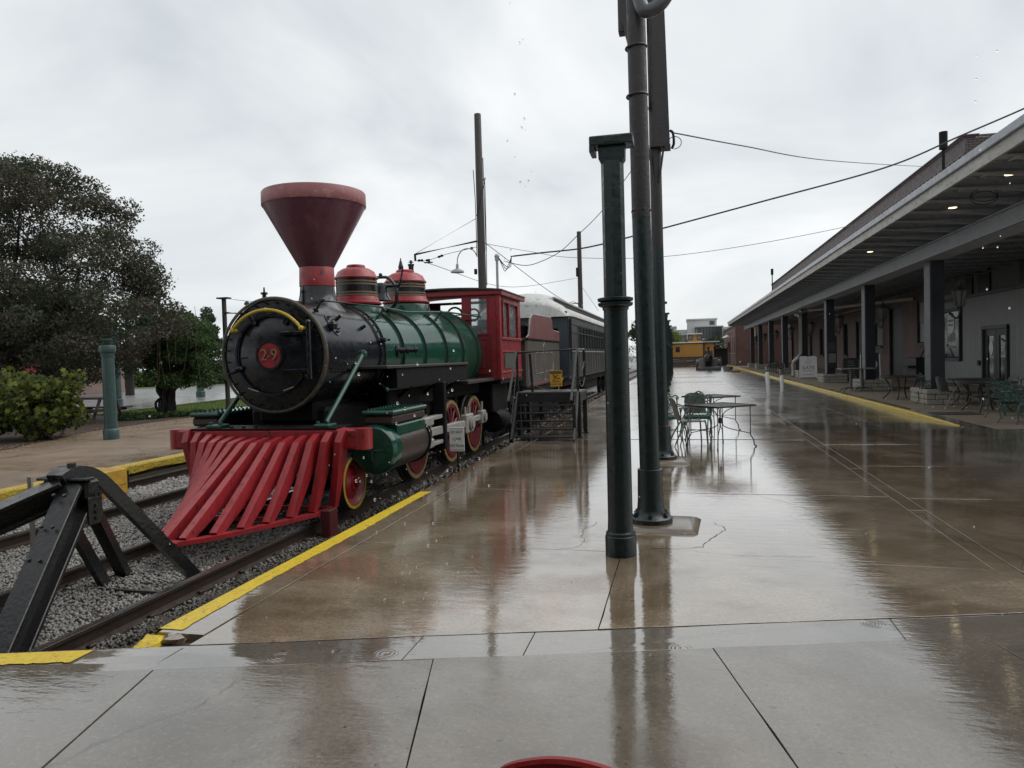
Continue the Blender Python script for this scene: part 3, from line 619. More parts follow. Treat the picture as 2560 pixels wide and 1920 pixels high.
for dx, t in ((-.08, 0), (.12, 1)):
    m = MB().cyl((LX+dx, 12.9, 3.3), (LX+dx, 12.9, 3.40), .045, .05, 10)
    if t == 0: m.cyl((LX+dx, 12.9, 3.40), (LX+dx, 12.9, 3.50), .045, .02, 10).cyl((LX+dx, 12.9, 3.5), (LX+dx, 12.9, 3.55), .012, None, 6)
    else: m.cyl((LX+dx, 12.9, 3.40), (LX+dx, 12.9, 3.43), .06, None, 10).cyl((LX+dx, 12.9, 3.43), (LX+dx, 12.9, 3.5), .02, None, 8).cyl((LX+dx, 12.9, 3.46), (LX+dx, 12.9, 3.475), .045, None, 8)
    m.build('safety_valve', black, sdm)
# bell in its yoke between the domes
by = 11.75; bl = MB().lathe((LX, by, 0), [(.03, 2.99), (.10, 2.975), (.125, 2.92), (.13, 2.84), (.145, 2.77), (.185, 2.70), (.19, 2.685), (.15, 2.69), (.02, 2.85)], 28).build('bell', black, loco)
yk = MB().tube(spline([(LX-.26, by, 2.93), (LX-.27, by, 2.75), (LX-.22, by, 2.58), (LX-.08, by, 2.5)]), .028, 8).tube(spline([(LX+.26, by, 2.93), (LX+.28, by, 2.78), (LX+.25, by, 2.62), (LX+.08, by, 2.5)]), .034, 8)
yk.tube(spline([(LX-.26, by, 2.93), (LX-.14, by, 3.06), (LX, by, 3.08), (LX+.14, by, 3.06), (LX+.26, by, 2.93)]), .026, 8).cyl((LX-.33, by, 2.93), (LX+.34, by, 2.93), .03, None, 8).sph((LX, by, 3.12), .035, 8, 6)
yk.tube(spline([(LX+.33, by, 2.93), (LX+.36, by, 3.03), (LX+.40, by, 3.2)]), [.03]*7+[.016]*6, 8); yk.build('bell_yoke', black, bl)
# side handrails with stanchions
for s in (1, -1):
    P = [on_boiler(8.55, 90-s*38, .86), on_boiler(10.5, 90-s*36, .88), on_boiler(11.6, 90-s*36, .86), on_boiler(13.3, 90-s*40, 1.02), on_boiler(15.0, 90-s*48, 1.14)]
    h = MB().tube(P, .017, 8).build('side_handrail', greend, loco)
    for i, y in enumerate((8.6, 10.55, 13.0)):
        a = 90-s*(38 if i < 2 else 40); r0 = .70 if i < 2 else .8; r1 = .87 if i < 2 else 1.0
        MB().cyl(on_boiler(y, a, r0), on_boiler(y, a, r1), .02, .016, 8).sph(on_boiler(y, a, r1), .032, 8, 6).cyl(on_boiler(y, a, r0-.02), on_boiler(y, a, r0+.03), .04, None, 8).build('stanchion', black if i == 0 else greend, h)
for y, a, l in ((8.95, 40, .3), (9.55, 30, .2)):
    MB().cyl(on_boiler(y, a, .70), on_boiler(y, a, .79), .028, .024, 8).build('lubricator', black, loco)
MB().cyl(on_boiler(8.58, 30, .7), on_boiler(8.58, 30, .80), .032, None, 8).box(on_boiler(8.54, 27, .74)-V(.02, 0, .03), on_boiler(8.64, 27, .74)+V(.05, 0, .05), .01).build('marker_bracket', black, loco)
MB().cyl(on_boiler(9.95, 14, .72), on_boiler(9.95, 14, .84), .03, None, 8).bar(on_boiler(9.82, 14, .82), on_boiler(10.1, 14, .82), .03, .03).build('pipe_clamp', black, loco)
# check valve on the boiler side
MB().lathe(on_boiler(10.62, 4, .70), [(.10, 0), (.10, .03), (.045, .05), (.04, .14), (.055, .15), (.055, .19), (.035, .2), (.035, .27), (.05, .28), (.05, .31), (.02, .33)], 16, (1, .25, 0)).build('check_valve', black, loco)
# braces from the smokebox to the pilot beam
for s in (1, -1):
    p0 = on_boiler(9.35, 90-s*90, .72); p0.z = BZ; p1 = V(LX+s*.73, 8.2, .94)
    b = MB().cyl(p0, p1, .033, .03, 12).build('smokebox_brace', greend, loco)
    d = (p1-p0).normalized(); MB().sph(p0, .055, 10, 8).cyl(p0-V(s*.06, 0, 0), p0+V(s*.04, 0, 0), .05, None, 10).build('brace_eye', greend, b)
    MB().box((p1.x-.1, 8.06, .885), (p1.x+.1, 8.28, .925), .01).cyl((p1.x-.07, 8.12, .92), (p1.x-.07, 8.12, .96), .025, None, 6).cyl((p1.x+.06, 8.12, .92), (p1.x+.06, 8.12, .955), .025, None, 6).build('brace_foot', greend, b)
MB().box((LX-1.0, 8.0, .872), (LX+.95, 8.5, .886)).build('front_deck', under, loco)
for i in range(6): x = LX-.5+i*.17; MB().cyl((x, 8.1, .886), (x, 8.1, .915), .025, None, 6).build('deck_bolt', black, loco)
# running boards
for s in (1, -1):
    m = MB().box((LX+s*.66, 9.2, 1.56), (LX+s*1.13, 13.0, 1.60), .006) if s > 0 else MB().box((LX-1.13, 9.2, 1.56), (LX-.66, 13.0, 1.60), .006)
    rb = m.build('running_board', bandm, loco)
    x0, x1 = sorted((LX+s*.9, LX+s*1.1)); MB().box((x0, 9.6, 1.28), (x1, 13.0, 1.555), .006).build('running_board_apron', under, rb)
    x0, x1 = sorted((LX+s*.5, LX+s*1.12)); MB().box((x0, 13.0, 1.20), (x1, 15.0, 1.26), .006).build('cab_step_board', bandm, rb)
    for y in (10.4, 11.5, 12.6): MB().bar((LX+s*1.0, y, 1.28), (LX+s*.5, y, .9), .05, .05).build('board_bracket', under, rb)
MB().tube([(LX+.95, 9.35, 1.36), (LX+.98, 9.5, 1.27), (LX+.98, 12.8, 1.27)], .016, 8).sph((LX+.98, 9.5, 1.27), .035, 8, 6).build('reach_rod', greend, loco)
# pilot beam and slatted pilot
pb = MB().box((LX-1.24, 8.0, .635), (LX+1.24, 8.22, .872), .02).build('pilot_beam', red, loco)
for s in (1, -1): MB().cyl((LX+s*1.24, 8.11, .632), (LX+s*1.24, 8.11, .875), .115, None, 20).build('beam_end', red, pb)
pil = MB(); yb = lambda k: 6.27+1.70*k**1.1; xb_ = lambda k: .07+.83*k**.8; ZB = -.075
for s in (1, -1):
    P = [V(LX+s*xb_(k/8), yb(k/8), ZB) for k in range(9)]; pil.sweep(P, [(-.05, -.022), (.05, -.022), (.05, .022), (-.05, .022)])
pil.box((LX-.10, 6.23, ZB-.02), (LX+.10, 6.34, ZB+.02), .008); pb2 = pil.build('pilot_base_frame', red, loco)
MB().bar((LX-.9, 7.92, -.05), (LX+.9, 7.92, -.05), .06, .05).bar((LX-.55, 7.2, -.03), (LX+.55, 7.2, -.03), .05, .04).build('pilot_crossbar', red, pb2)
for s in (1, -1): MB().box((LX+s*.92-.06, 7.72, -.36), (LX+s*.92+.06, 7.92, -.03), .012).build('pilot_leg', paint('leg_dark_red', (.10, .016, .018), (.07, .014, .016), .45), pb2)
for s in (1, -1):
    for i in range(7):
        k = i/6; xt = LX+s*(.075+.965*k); kb = .02+.98*k; top = V(xt, 7.90, .866); bot = V(LX+s*xb_(kb*.985), yb(kb*.985)+.03, ZB+.03)
        mid = top.lerp(bot, .5)+V(0, .012, -.006)*(1-k*.6); P = bez([top, mid, bot], 7)
        d = (bot-top); w = V(-s*.6, -1, 0); w = (w-d.normalized()*w.dot(d.normalized())).normalized()
        dd = .25-.03*k; rs = []
        for j, p in enumerate(P):
            tg = (P[min(j+1, 7)]-P[max(j-1, 0)]).normalized(); sd_ = tg.cross(V(0, -1, .2)).normalized(); nb = sd_.cross(tg).normalized()
            if nb.y > 0: nb = -nb
            dj = dd*(1-.62*(j/7)**1.3); f0 = dj*(.55 if j == 0 else 1.0); rs.append([p-sd_*.040-nb*(dj-.02), p+sd_*.040-nb*(dj-.02), p+sd_*.040+nb*(f0-dj+.02), p-sd_*.040+nb*(f0-dj+.02)])
        MB().rings(rs).build('pilot_slat', red, pb2, smooth=0)
# wheels
drvred = paint('driver_red', (.17, .020, .026), (.12, .016, .02), .45, scale=6, dirt=(.03, .014, .012), dirt_amt=.7)
dully = paint('rim_dull', (.30, .21, .06), (.16, .11, .05), .5, scale=9, dirt=(.05, .04, .03), dirt_amt=.6)
def wheel(parent, x, y, z, r, s, spokes=0, name='wheel', cm=None, rm=None):
    "s: +1 right hand side (outer face to +X)"
    ax = (s, 0, 0)
    w = MB().lathe((x, y, z), [(r*.80, -.14), (r+.03, -.14), (r+.03, -.105), (r, -.09), (r, -.0), (r*.985, .01), (r*.86, .01), (r*.86, -.1)], 48, ax, cap=False).build(name, tyre, parent)
    MB().lathe((x, y, z), [(r*.86, .0), (r*.865, .014), (r*.965, .014), (r*.975, .008)], 48, ax, cap=False).build('painted_rim', rm or (dully if spokes else yellow), w)
    if not spokes:
        MB().lathe((x, y, z), [(.015, .035), (r*.12, .035), (r*.13, .02), (r*.3, .02), (r*.32, .0), (r*.42, -.01), (r*.6, -.045), (r*.78, -.02), (r*.86, .005), (r*.86, -.08)], 40, ax).build('wheel_disc', cm or red, w)
        MB().lathe((x, y, z), [(.005, .035), (.05, .034), (.055, .06), (.01, .065)], 16, ax).build('hub_cap', cm or red, w)
    else:
        MB().lathe((x, y, z), [(r*.76, -.08), (r*.76, -.0), (r*.86, .004), (r*.86, -.08)], 40, ax, cap=False).lathe((x, y, z), [(.02, .05), (r*.2, .05), (r*.24, .03), (r*.24, -.09)], 24, ax).build('wheel_rim', drvred, w)
        for i in range(spokes):
            a = 2*math.pi*i/spokes; d = V(0, math.cos(a), math.sin(a)); MB().bar(V(x-s*.03, y, z)+d*r*.2, V(x-s*.03, y, z)+d*r*.78, .05, .055, ax, .012).build('spoke', drvred, w)
        P = [V(x-s*.04, y+r*.8*math.cos(R(a)), z+r*.8*math.sin(R(a))) for a in range(195, 346, 10)]; MB().prism(P, (s*.055, 0, 0)).build('counterweight', drvred, w)
    return w
for s in (1, -1): wheel(loco, LX+s*.88, 8.6, RT+.345, .345, s, 0, 'pony_wheel')
MB().cyl((LX-.86, 8.6, RT+.345), (LX+.86, 8.6, RT+.345), .07, None, 12).build('pony_axle', under, loco)
DY = (10.9, 12.72, 14.2); DR = .57
for s in (1, -1):
    for y in DY: wheel(loco, LX+s*.86, y, RT+DR, DR, s, 13, 'driving_wheel')
for y in DY: MB().cyl((LX-.84, y, RT+DR), (LX+.84, y, RT+DR), .09, None, 12).build('driving_axle', under, loco)
# cylinders, valve chests and running gear
for s in (1, -1):
    cx = LX+s*1.18; cz = .56
    cy_ = MB().lathe((cx, 8.72, cz), [(.308, .0), (.308, 1.02)], 40, AY).build('cylinder_barrel', brownp, loco)
    MB().lathe((cx, 8.5, cz), [(.01, -.005), (.05, -.005), (.2, .0), (.275, .012), (.304, .045), (.312, .09), (.312, .225)], 40, AY).build('cylinder_cover', green, cy_)
    for a in (85, 175, 265, 355):
        d = V(math.cos(R(a)), 0, math.sin(R(a))); e = V(-d.z, 0, d.x); c = V(cx, 8.494, cz)
        MB().tube(spline([c+d*.01, c+d*.07, c+d*.12+e*.008, c+d*.15+e*.03]), [.004]+[.007]*17+[.003], 6).build('cover_ornament', greend, cy_)
    MB().lathe((cx, 9.74, cz), [(.308, .0), (.328, .0), (.328, .05), (.26, .06), (.12, .09), (.08, .2), (.03, .2)], 40, AY).build('rear_cover', under, cy_)
    x0, x1 = sorted((cx-s*.17, cx+s*.27)); vb = MB().box((x0, 8.72, .70), (x1, 9.72, .86), .02).build('saddle_block', green, cy_)
    MB().box((x0+.02, 8.60, .862), (x1-.01, 9.75, .985), .03).build('valve_chest', brownp, vb)
    lid = MB().box((x0, 8.57, .987), (x1+.01, 9.78, 1.045), .02).build('chest_lid', green, vb)
    for i in range(12):
        for xx in (x0+.06, x1-.05):
            y = 8.66+i*.094; MB().cyl((xx, y, 1.045), (xx, y, 1.065), .02, .016, 6).build('lid_nut', green, lid)
    if s > 0: add_text('cast_number', '29', .12, (x1+.001, 9.5, .80), (0, 1, 0), (0, 0, 1), greend, vb, .004)
    # guides, crosshead, rods
    xr = LX+s*1.13; g = MB().bar((xr, 9.85, cz+.2), (xr, 11.3, cz+.2), .12, .06, ch=.008).bar((xr, 9.85, cz-.2), (xr, 11.3, cz-.2), .12, .06, ch=.008).build('crosshead_guide', steel, loco)
    MB().box((xr-.07, 10.3, cz+.10), (xr+.09, 10.75, cz+.24), .02).box((xr-.07, 10.3, cz-.24), (xr+.09, 10.75, cz-.10), .02).build('slide_shoe', steel, g)
    MB().box((xr-.06, 10.38, cz-.1), (xr+.07, 10.66, cz+.1), .02).cyl((xr-.1, 10.52, cz), (xr+.11, 10.52, cz), .06, None, 12).cyl((xr, 9.8, cz), (xr, 10.4, cz), .035, None, 10).build('crosshead', under, g)
    MB().box((xr-.1, 11.25, cz-.33), (xr+.1, 11.36, cz+.75), .015).build('guide_yoke', under, g)
    xm = LX+s*1.16; pz = RT+DR+.14
    mr = MB().bar((xm, 10.45, cz+.0), (xm, 12.62, pz), .06, .13, ch=.012).box((xm-.06, 12.5, pz-.17), (xm+.06, 12.95, pz+.17), .02).build('main_rod', steel, loco)
    MB().cyl((xm-.1, 12.74, pz), (xm+.10, 12.74, pz), .13, None, 20).cyl((xm+.1, 12.74, pz), (xm+.12, 12.74, pz), .09, None, 20).build('crank_pin', steel, mr)
    xs_ = LX+s*1.02; sr = MB().bar((xs_, 10.9, pz), (xs_, 14.2, pz), .05, .11, ch=.01).build('side_rod', steel, loco)
    for y in (10.9, 14.2): MB().box((xs_-.06, y-.15, pz-.13), (xs_+.06, y+.15, pz+.13), .02).cyl((xs_-.02, y, pz), (xs_+.10, y, pz), .085, None, 16).cyl((xs_, y+.02, pz+.1), (xs_, y+.02, pz+.3), .025, None, 8).build('rod_end', steel, sr)
    for y in (12.6, 12.86): MB().cyl((xm, y, pz+.12), (xm, y, pz+.3), .028, .022, 8).build('oil_cup', steel, mr)
# cab
CF, CR, CH, CB, CT = 15.0, 17.1, 1.23, 1.22, 3.03
cab = MB()
def wall_with_holes(mb, o, u, v, w, h, holes, th, nrm):
    "a wall panel o + u*[0,w] + v*[0,h] with rectangular openings, th thick along nrm"
    o = V(o); u = V(u); v = V(v); nrm = V(nrm); us = sorted({0, w, *[q for a in holes for q in (a[0], a[1])]}); vs = sorted({0, h, *[q for a in holes for q in (a[2], a[3])]})
    for i in range(len(us)-1):
        j = 0
        while j < len(vs)-1:
            def solid(jj): 
                cu = (us[i]+us[i+1])/2; cv = (vs[jj]+vs[jj+1])/2; return not any(a[0] < cu < a[1] and a[2] < cv < a[3] for a in holes)
            if not solid(j): j += 1; continue
            k = j
            while k+1 < len(vs)-1 and solid(k+1): k += 1
            a = o+u*us[i]+v*vs[j]; du_ = u*(us[i+1]-us[i]); dv_ = v*(vs[k+1]-vs[j]); mb.prism([a, a+du_, a+du_+dv_, a+dv_], nrm*th); j = k+1
    return mb
redd = paint('cab_red', (.26, .020, .028), (.20, .017, .022), .32, scale=2.5, dirt=(.05, .012, .014), dirt_amt=.55, stretch=(1, 1, .5), bump=.2, chips=(.04, .02, .02), chip_at=.68)
cabw = wall_with_holes(MB(), (LX-CH, CF, CB), (1, 0, 0), (0, 0, 1), 2*CH, CT-CB, [(.11, .27, .98, 1.7), (.30, .80, 1.32, 1.74), (1.0-.06, 1.66, 1.32, 1.74), (1.86, 2.2, .97, 1.70), (.55, 1.9, 0, .9)], .04, (0, 1, 0))
for s in (1, -1): wall_with_holes(cabw, (LX+s*CH-(.04 if s > 0 else 0), CF+.04, CB), (0, 1, 0), (0, 0, 1), CR-CF-.08, CT-CB, [(.42-.1, .78, .9, 1.62), (.90, 1.68, .9, 1.60)], .04, (1, 0, 0))
wall_with_holes(cabw, (LX-CH, CR-.04, CB), (1, 0, 0), (0, 0, 1), 2*CH, CT-CB, [(.5, 1.96, .1, 1.75)], .04, (0, 1, 0))
cabw = cabw.build('cab_wall', redd, loco, smooth=0)
line = paint('lining_black', (.012, .011, .012), (.02, .018, .018), .4)
# mouldings: corner posts, belt rail, lower panel frame
for s in (1, -1):
    MB().box((LX+s*CH-.05, CF-.02, CB), (LX+s*CH+.03 if s > 0 else LX+s*CH+.05, CF+.10, CT), .008).build('corner_post', redd, cabw)
    xo = LX+s*(CH+.0); MB().bar((xo+s*.018, CF+.1, 2.08), (xo+s*.018, CR, 2.08), .05, .05, ch=.008).build('belt_rail', redd, cabw)
    MB().bar((xo+s*.012, CF+.1, 1.80), (xo+s*.012, CR, 1.80), .03, .03, ch=.006).bar((xo+s*.012, CF+.1, 1.36), (xo+s*.012, CR, 1.36), .03, .04, ch=.006).build('panel_moulding', redd, cabw)
    for y in (CF+.36-.05, CF+.86, CF+1.74): MB().bar((xo+s*.015, y, 2.1), (xo+s*.015, y, 2.88), .03, .05, (0, 1, 0), .006).build('window_post', redd, cabw)
    MB().bar((xo+s*.015, CF+.3, 2.88), (xo+s*.015, CF+1.8, 2.86), .03, .05, ch=.006).build('window_head', redd, cabw)
    for y0, y1 in ((.34, .80), (.92, 1.70)): MB().box((xo-s*.03, CF+y0, 2.13), (xo-s*.025, CF+y1, 2.86)).build('window_pane', paneg, cabw, smooth=0)
    q = [(.40, 1.44), (1.70, 1.44), (1.70, 1.70), (1.62, 1.77), (.48, 1.77), (.40, 1.70)]; MB().prism([(xo+s*.004, CF+a, b) for a, b in q], (s*.012, 0, 0)).build('name_panel', paint('panel_grey_green', (.075, .082, .070), (.05, .056, .05), .4, scale=8, dirt=(.12, .12, .10), dirt_amt=.5), cabw)
MB().box((LX+.64, CF-.012, 1.31), (LX+.98, CF-.002, 1.345)).box((LX+.98+.06, CF-.012, 1.28), (LX+1.0+.05, CF-.003, 2.16)).build('lining', line, cabw)
def rect_line(m, y, x0, x1, z0, z1, w=.012):
    m.bar((x0, y, z0), (x1, y, z0), .006, w).bar((x0, y, z1), (x1, y, z1), .006, w).bar((x0, y, z0), (x0, y, z1), .006, w, (1, 0, 0)).bar((x1, y, z0), (x1, y, z1), .006, w, (1, 0, 0)); return m
rect_line(rect_line(MB(), CF-.006, LX+.68, LX+.95, 1.45, 2.05), CF-.006, LX+.62, LX+1.0, 1.28, 2.14, .008).build('lining', line, cabw)
rect_line(MB(), CF-.012, LX+.61, LX+.99, 2.17, 2.94, .03).build('front_window_frame', redd, cabw)
MB().box((LX+.62, CF+.015, 2.19), (LX+.97, CF+.02, 2.92)).build('window_pane', paneg, cabw, smooth=0)
MB().bar((LX+.2, CF-.02, 2.50), (LX+.62, CF-.02, 2.50), .04, .04).build('cab_ledge', redd, cabw)
# cab fittings seen through the window openings
fit = MB()
for x, r in ((-.45, .14), (-.2, .09), (.12, .17), (.55, .12)): fit.tube(arc((LX+x, CF+.5, 2.62), r, 0, 345, 20, (1, 0, 0), (0, 0, 1)), .022, 6, closed=True).bar((LX+x-r, CF+.5, 2.62), (LX+x+r, CF+.5, 2.62), .02, .02)
fit.cyl((LX-.5, CF+.5, 2.5), (LX+.6, CF+.5, 2.5), .03, None, 8).cyl((LX+.35, CF+.45, 2.5), (LX+.35, CF+.45, 2.75), .02, None, 6).bar((LX+.28, CF+.45, 2.75), (LX+.48, CF+.45, 2.70), .02, .02); fit.build('cab_gauges', black, cabw)
roofm = paint('cab_roof_dark', (.035, .035, .034), (.055, .05, .045), .4, scale=5)
rf = MB(); P = []
for i in range(13):
    a = i/12; x = LX-CH-.1+(2*CH+.2)*a; P.append((x, .07*math.sin(math.pi*a)**.8))
for y0, y1, dz_, t in ((CF-.1, CR+.18, .035, .03),): rf.rings([[V(x, y, CT+z+dz_) for x, z in P]+[V(x, y, CT+z+dz_+t) for x, z in P[::-1]] for y in (y0, y1)])
rf = rf.build('cab_roof', roofm, loco)
for s in (1, -1): MB().box((LX+s*CH+(-.0 if s > 0 else -.09), CF-.06, CT-.05), (LX+s*CH+(.09 if s > 0 else 0), CR+.16, CT+.033), .012).build('eave_moulding', redd, rf)
MB().box((LX-CH-.08, CF-.07, CT-.04), (LX+CH+.08, CF-.002, CT+.045), .01).build('eave_moulding', redd, rf)
MB().prism([(LX-CH, CF, CT), (LX+CH, CF, CT)]+[(LX+CH-2*CH*i/10, CF, CT+.03+.04*math.sin(math.pi*i/10)**.8) for i in range(11)], (0, .04, 0)).build('front_gable', redd, rf)
MB().box((LX-CH+.02, CF+.1, CB-.1), (LX+CH-.02, CR+.3, CB-.02), .01).build('cab_floor', under, cabw)
# air tank, piping and step below the cab
MB().lathe((LX+.88, 15.5, .3), [(.02, 0), (.22, .02), (.26, .1), (.26, .8), (.2, .9)], 24, AY).build('air_tank', under, loco)
for x, y in ((.7, 15.4), (1.1, 16.3)): MB().cyl((LX+x, y, -.25), (LX+x, y, 1.1), .03, None, 8).build('drain_pipe', under, loco)
for k in range(2): MB().box((LX+.95, 16.6, .1+.45*k), (LX+1.2, 17.0, .14+.45*k)).build('cab_step', under, loco)

for i in range(16): MB().sph((LX+1.13, 9.35+i*.24, 1.545), .010, 6, 5).build('edge_rivet', under, loco)
for i in range(10): MB().sph((LX+CH+.004, CF+.15+i*.2, 1.26), .011, 6, 5).build('cab_rivet', redd, cabw)
for s in (1, -1):
    for i in range(9): MB().cyl((LX+s*(.12+i*.12), 7.995, .665), (LX+s*(.12+i*.12), 7.98, .665), .016, None, 6).build('beam_bolt', red, pb)
    for i in range(7):
        k = i/6; P_ = V(LX+s*xb_(.02+.96*k), yb(.02+.96*k)-.055, ZB); MB().cyl(P_, P_+V(s*.01, -.016, 0), .013, None, 6).build('frame_bolt', red, pb2)
# ------------------------------------------------------------------ tender
tgrey = paint('tender_grey', (.070, .060, .054), (.055, .048, .044), .42, scale=1.6, dirt=(.12, .105, .095), dirt_amt=.3, stretch=(1, 1, .35))
tmar = paint('tender_maroon', (.14, .040, .040), (.11, .034, .034), .45, scale=2, dirt=(.22, .14, .13), dirt_amt=.4, stretch=(1, 1, .2))
tpale = paint('lining_cream', (.42, .40, .33), (.30, .29, .24), .5, scale=10)
edgew = paint('worn_edge', (.16, .15, .14), (.30, .29, .27), .45, scale=8)
tx = LX+1.30
td = thing('tender', (LX, 20, RT), 'grey tender with maroon flared coal boards behind the locomotive cab', 'tender')
body = MB().box((LX-1.30, 17.5, .92), (LX+1.30, 22.3, 2.12), .05).build('tender_body', tgrey, td)
for s in (1, -1):
    x = LX+s*1.30; q = [(17.45, 2.14), (17.75, 2.22), (17.95, 2.62), (18.25, 2.74), (20.9, 2.78), (21.05, 2.7), (21.1, 2.46), (21.35, 2.42), (22.3, 2.40), (22.3, 2.12), (17.45, 2.12)]
    cbd = MB().prism([(x+s*.004, a, b) for a, b in q], (-s*.04, 0, 0)).build('coal_board', tmar, td, smooth=0)
    MB().tube([(x-s*.015, a, b) for a, b in q[:9]], .022, 6).build('board_rim', edgew, cbd)
    MB().bar((x+s*.01, 17.5, 2.115), (x+s*.01, 22.3, 2.115), .03, .035).build('belt_strip', under, body)
    def ln(*p): MB().tube([(x+s*.004, a, b) for a, b in p], .008, 4).build('painted_lining', tpale, body)
    ln((18.55, 1.78), (19.55, 1.78)); ln((19.9, 1.78), (21.0, 1.78)); ln((18.5, 1.23), (19.5, 1.25)); ln((19.85, 1.27), (20.95, 1.29)); ln((18.5, 1.78), (18.42, 1.5), (18.5, 1.23)); ln((21.05, 1.78), (21.1, 1.5), (21.0, 1.28))
    ln((19.55, 1.78), (19.6, 1.95), (19.72, 2.06)); ln((19.9, 1.78), (19.84, 1.95), (19.74, 2.06)); ln((19.5, 1.25), (19.55, 1.08), (19.7, .98)); ln((19.85, 1.27), (19.82, 1.1), (19.72, .98))
MB().box((LX-1.26, 17.3, 2.05), (LX+1.26, 17.5, 2.14), .02).build('front_ledge', under, body)
MB().box((LX-1.2, 17.9, 1.6), (LX+1.2, 21.0, 2.5), .05).build('coal_space', under, body)
for x in (.95, 1.1): MB().tube(spline([(LX+x, 17.42, .95), (LX+x, 17.38, 2.0), (LX+x, 17.34, 2.2), (LX+x-.08, 17.3, 2.05)]), .02, 8).build('grab_rail', under, td)
MB().box((LX-1.2, 17.4, .72), (LX+1.2, 22.3, .91), .02).build('tender_frame', under, td)
MB().bar((LX+1.305, 17.7, .96), (LX+1.305, 22.2, 1.05), .02, .06).build('sill_strip', tmar, body)
for y in (18.2, 19.7, 20.6, 22.0):
    for s in (1, -1): wheel(td, LX+s*.86, y, RT+.42, .42, s, 0, 'tender_wheel', under, tyre)
MB().box((LX+.95, 18.0, .1), (LX+1.08, 19.9, .5), .03).box((LX+.95, 20.4, .1), (LX+1.08, 22.2, .5), .03).build('truck_frame', under, td)
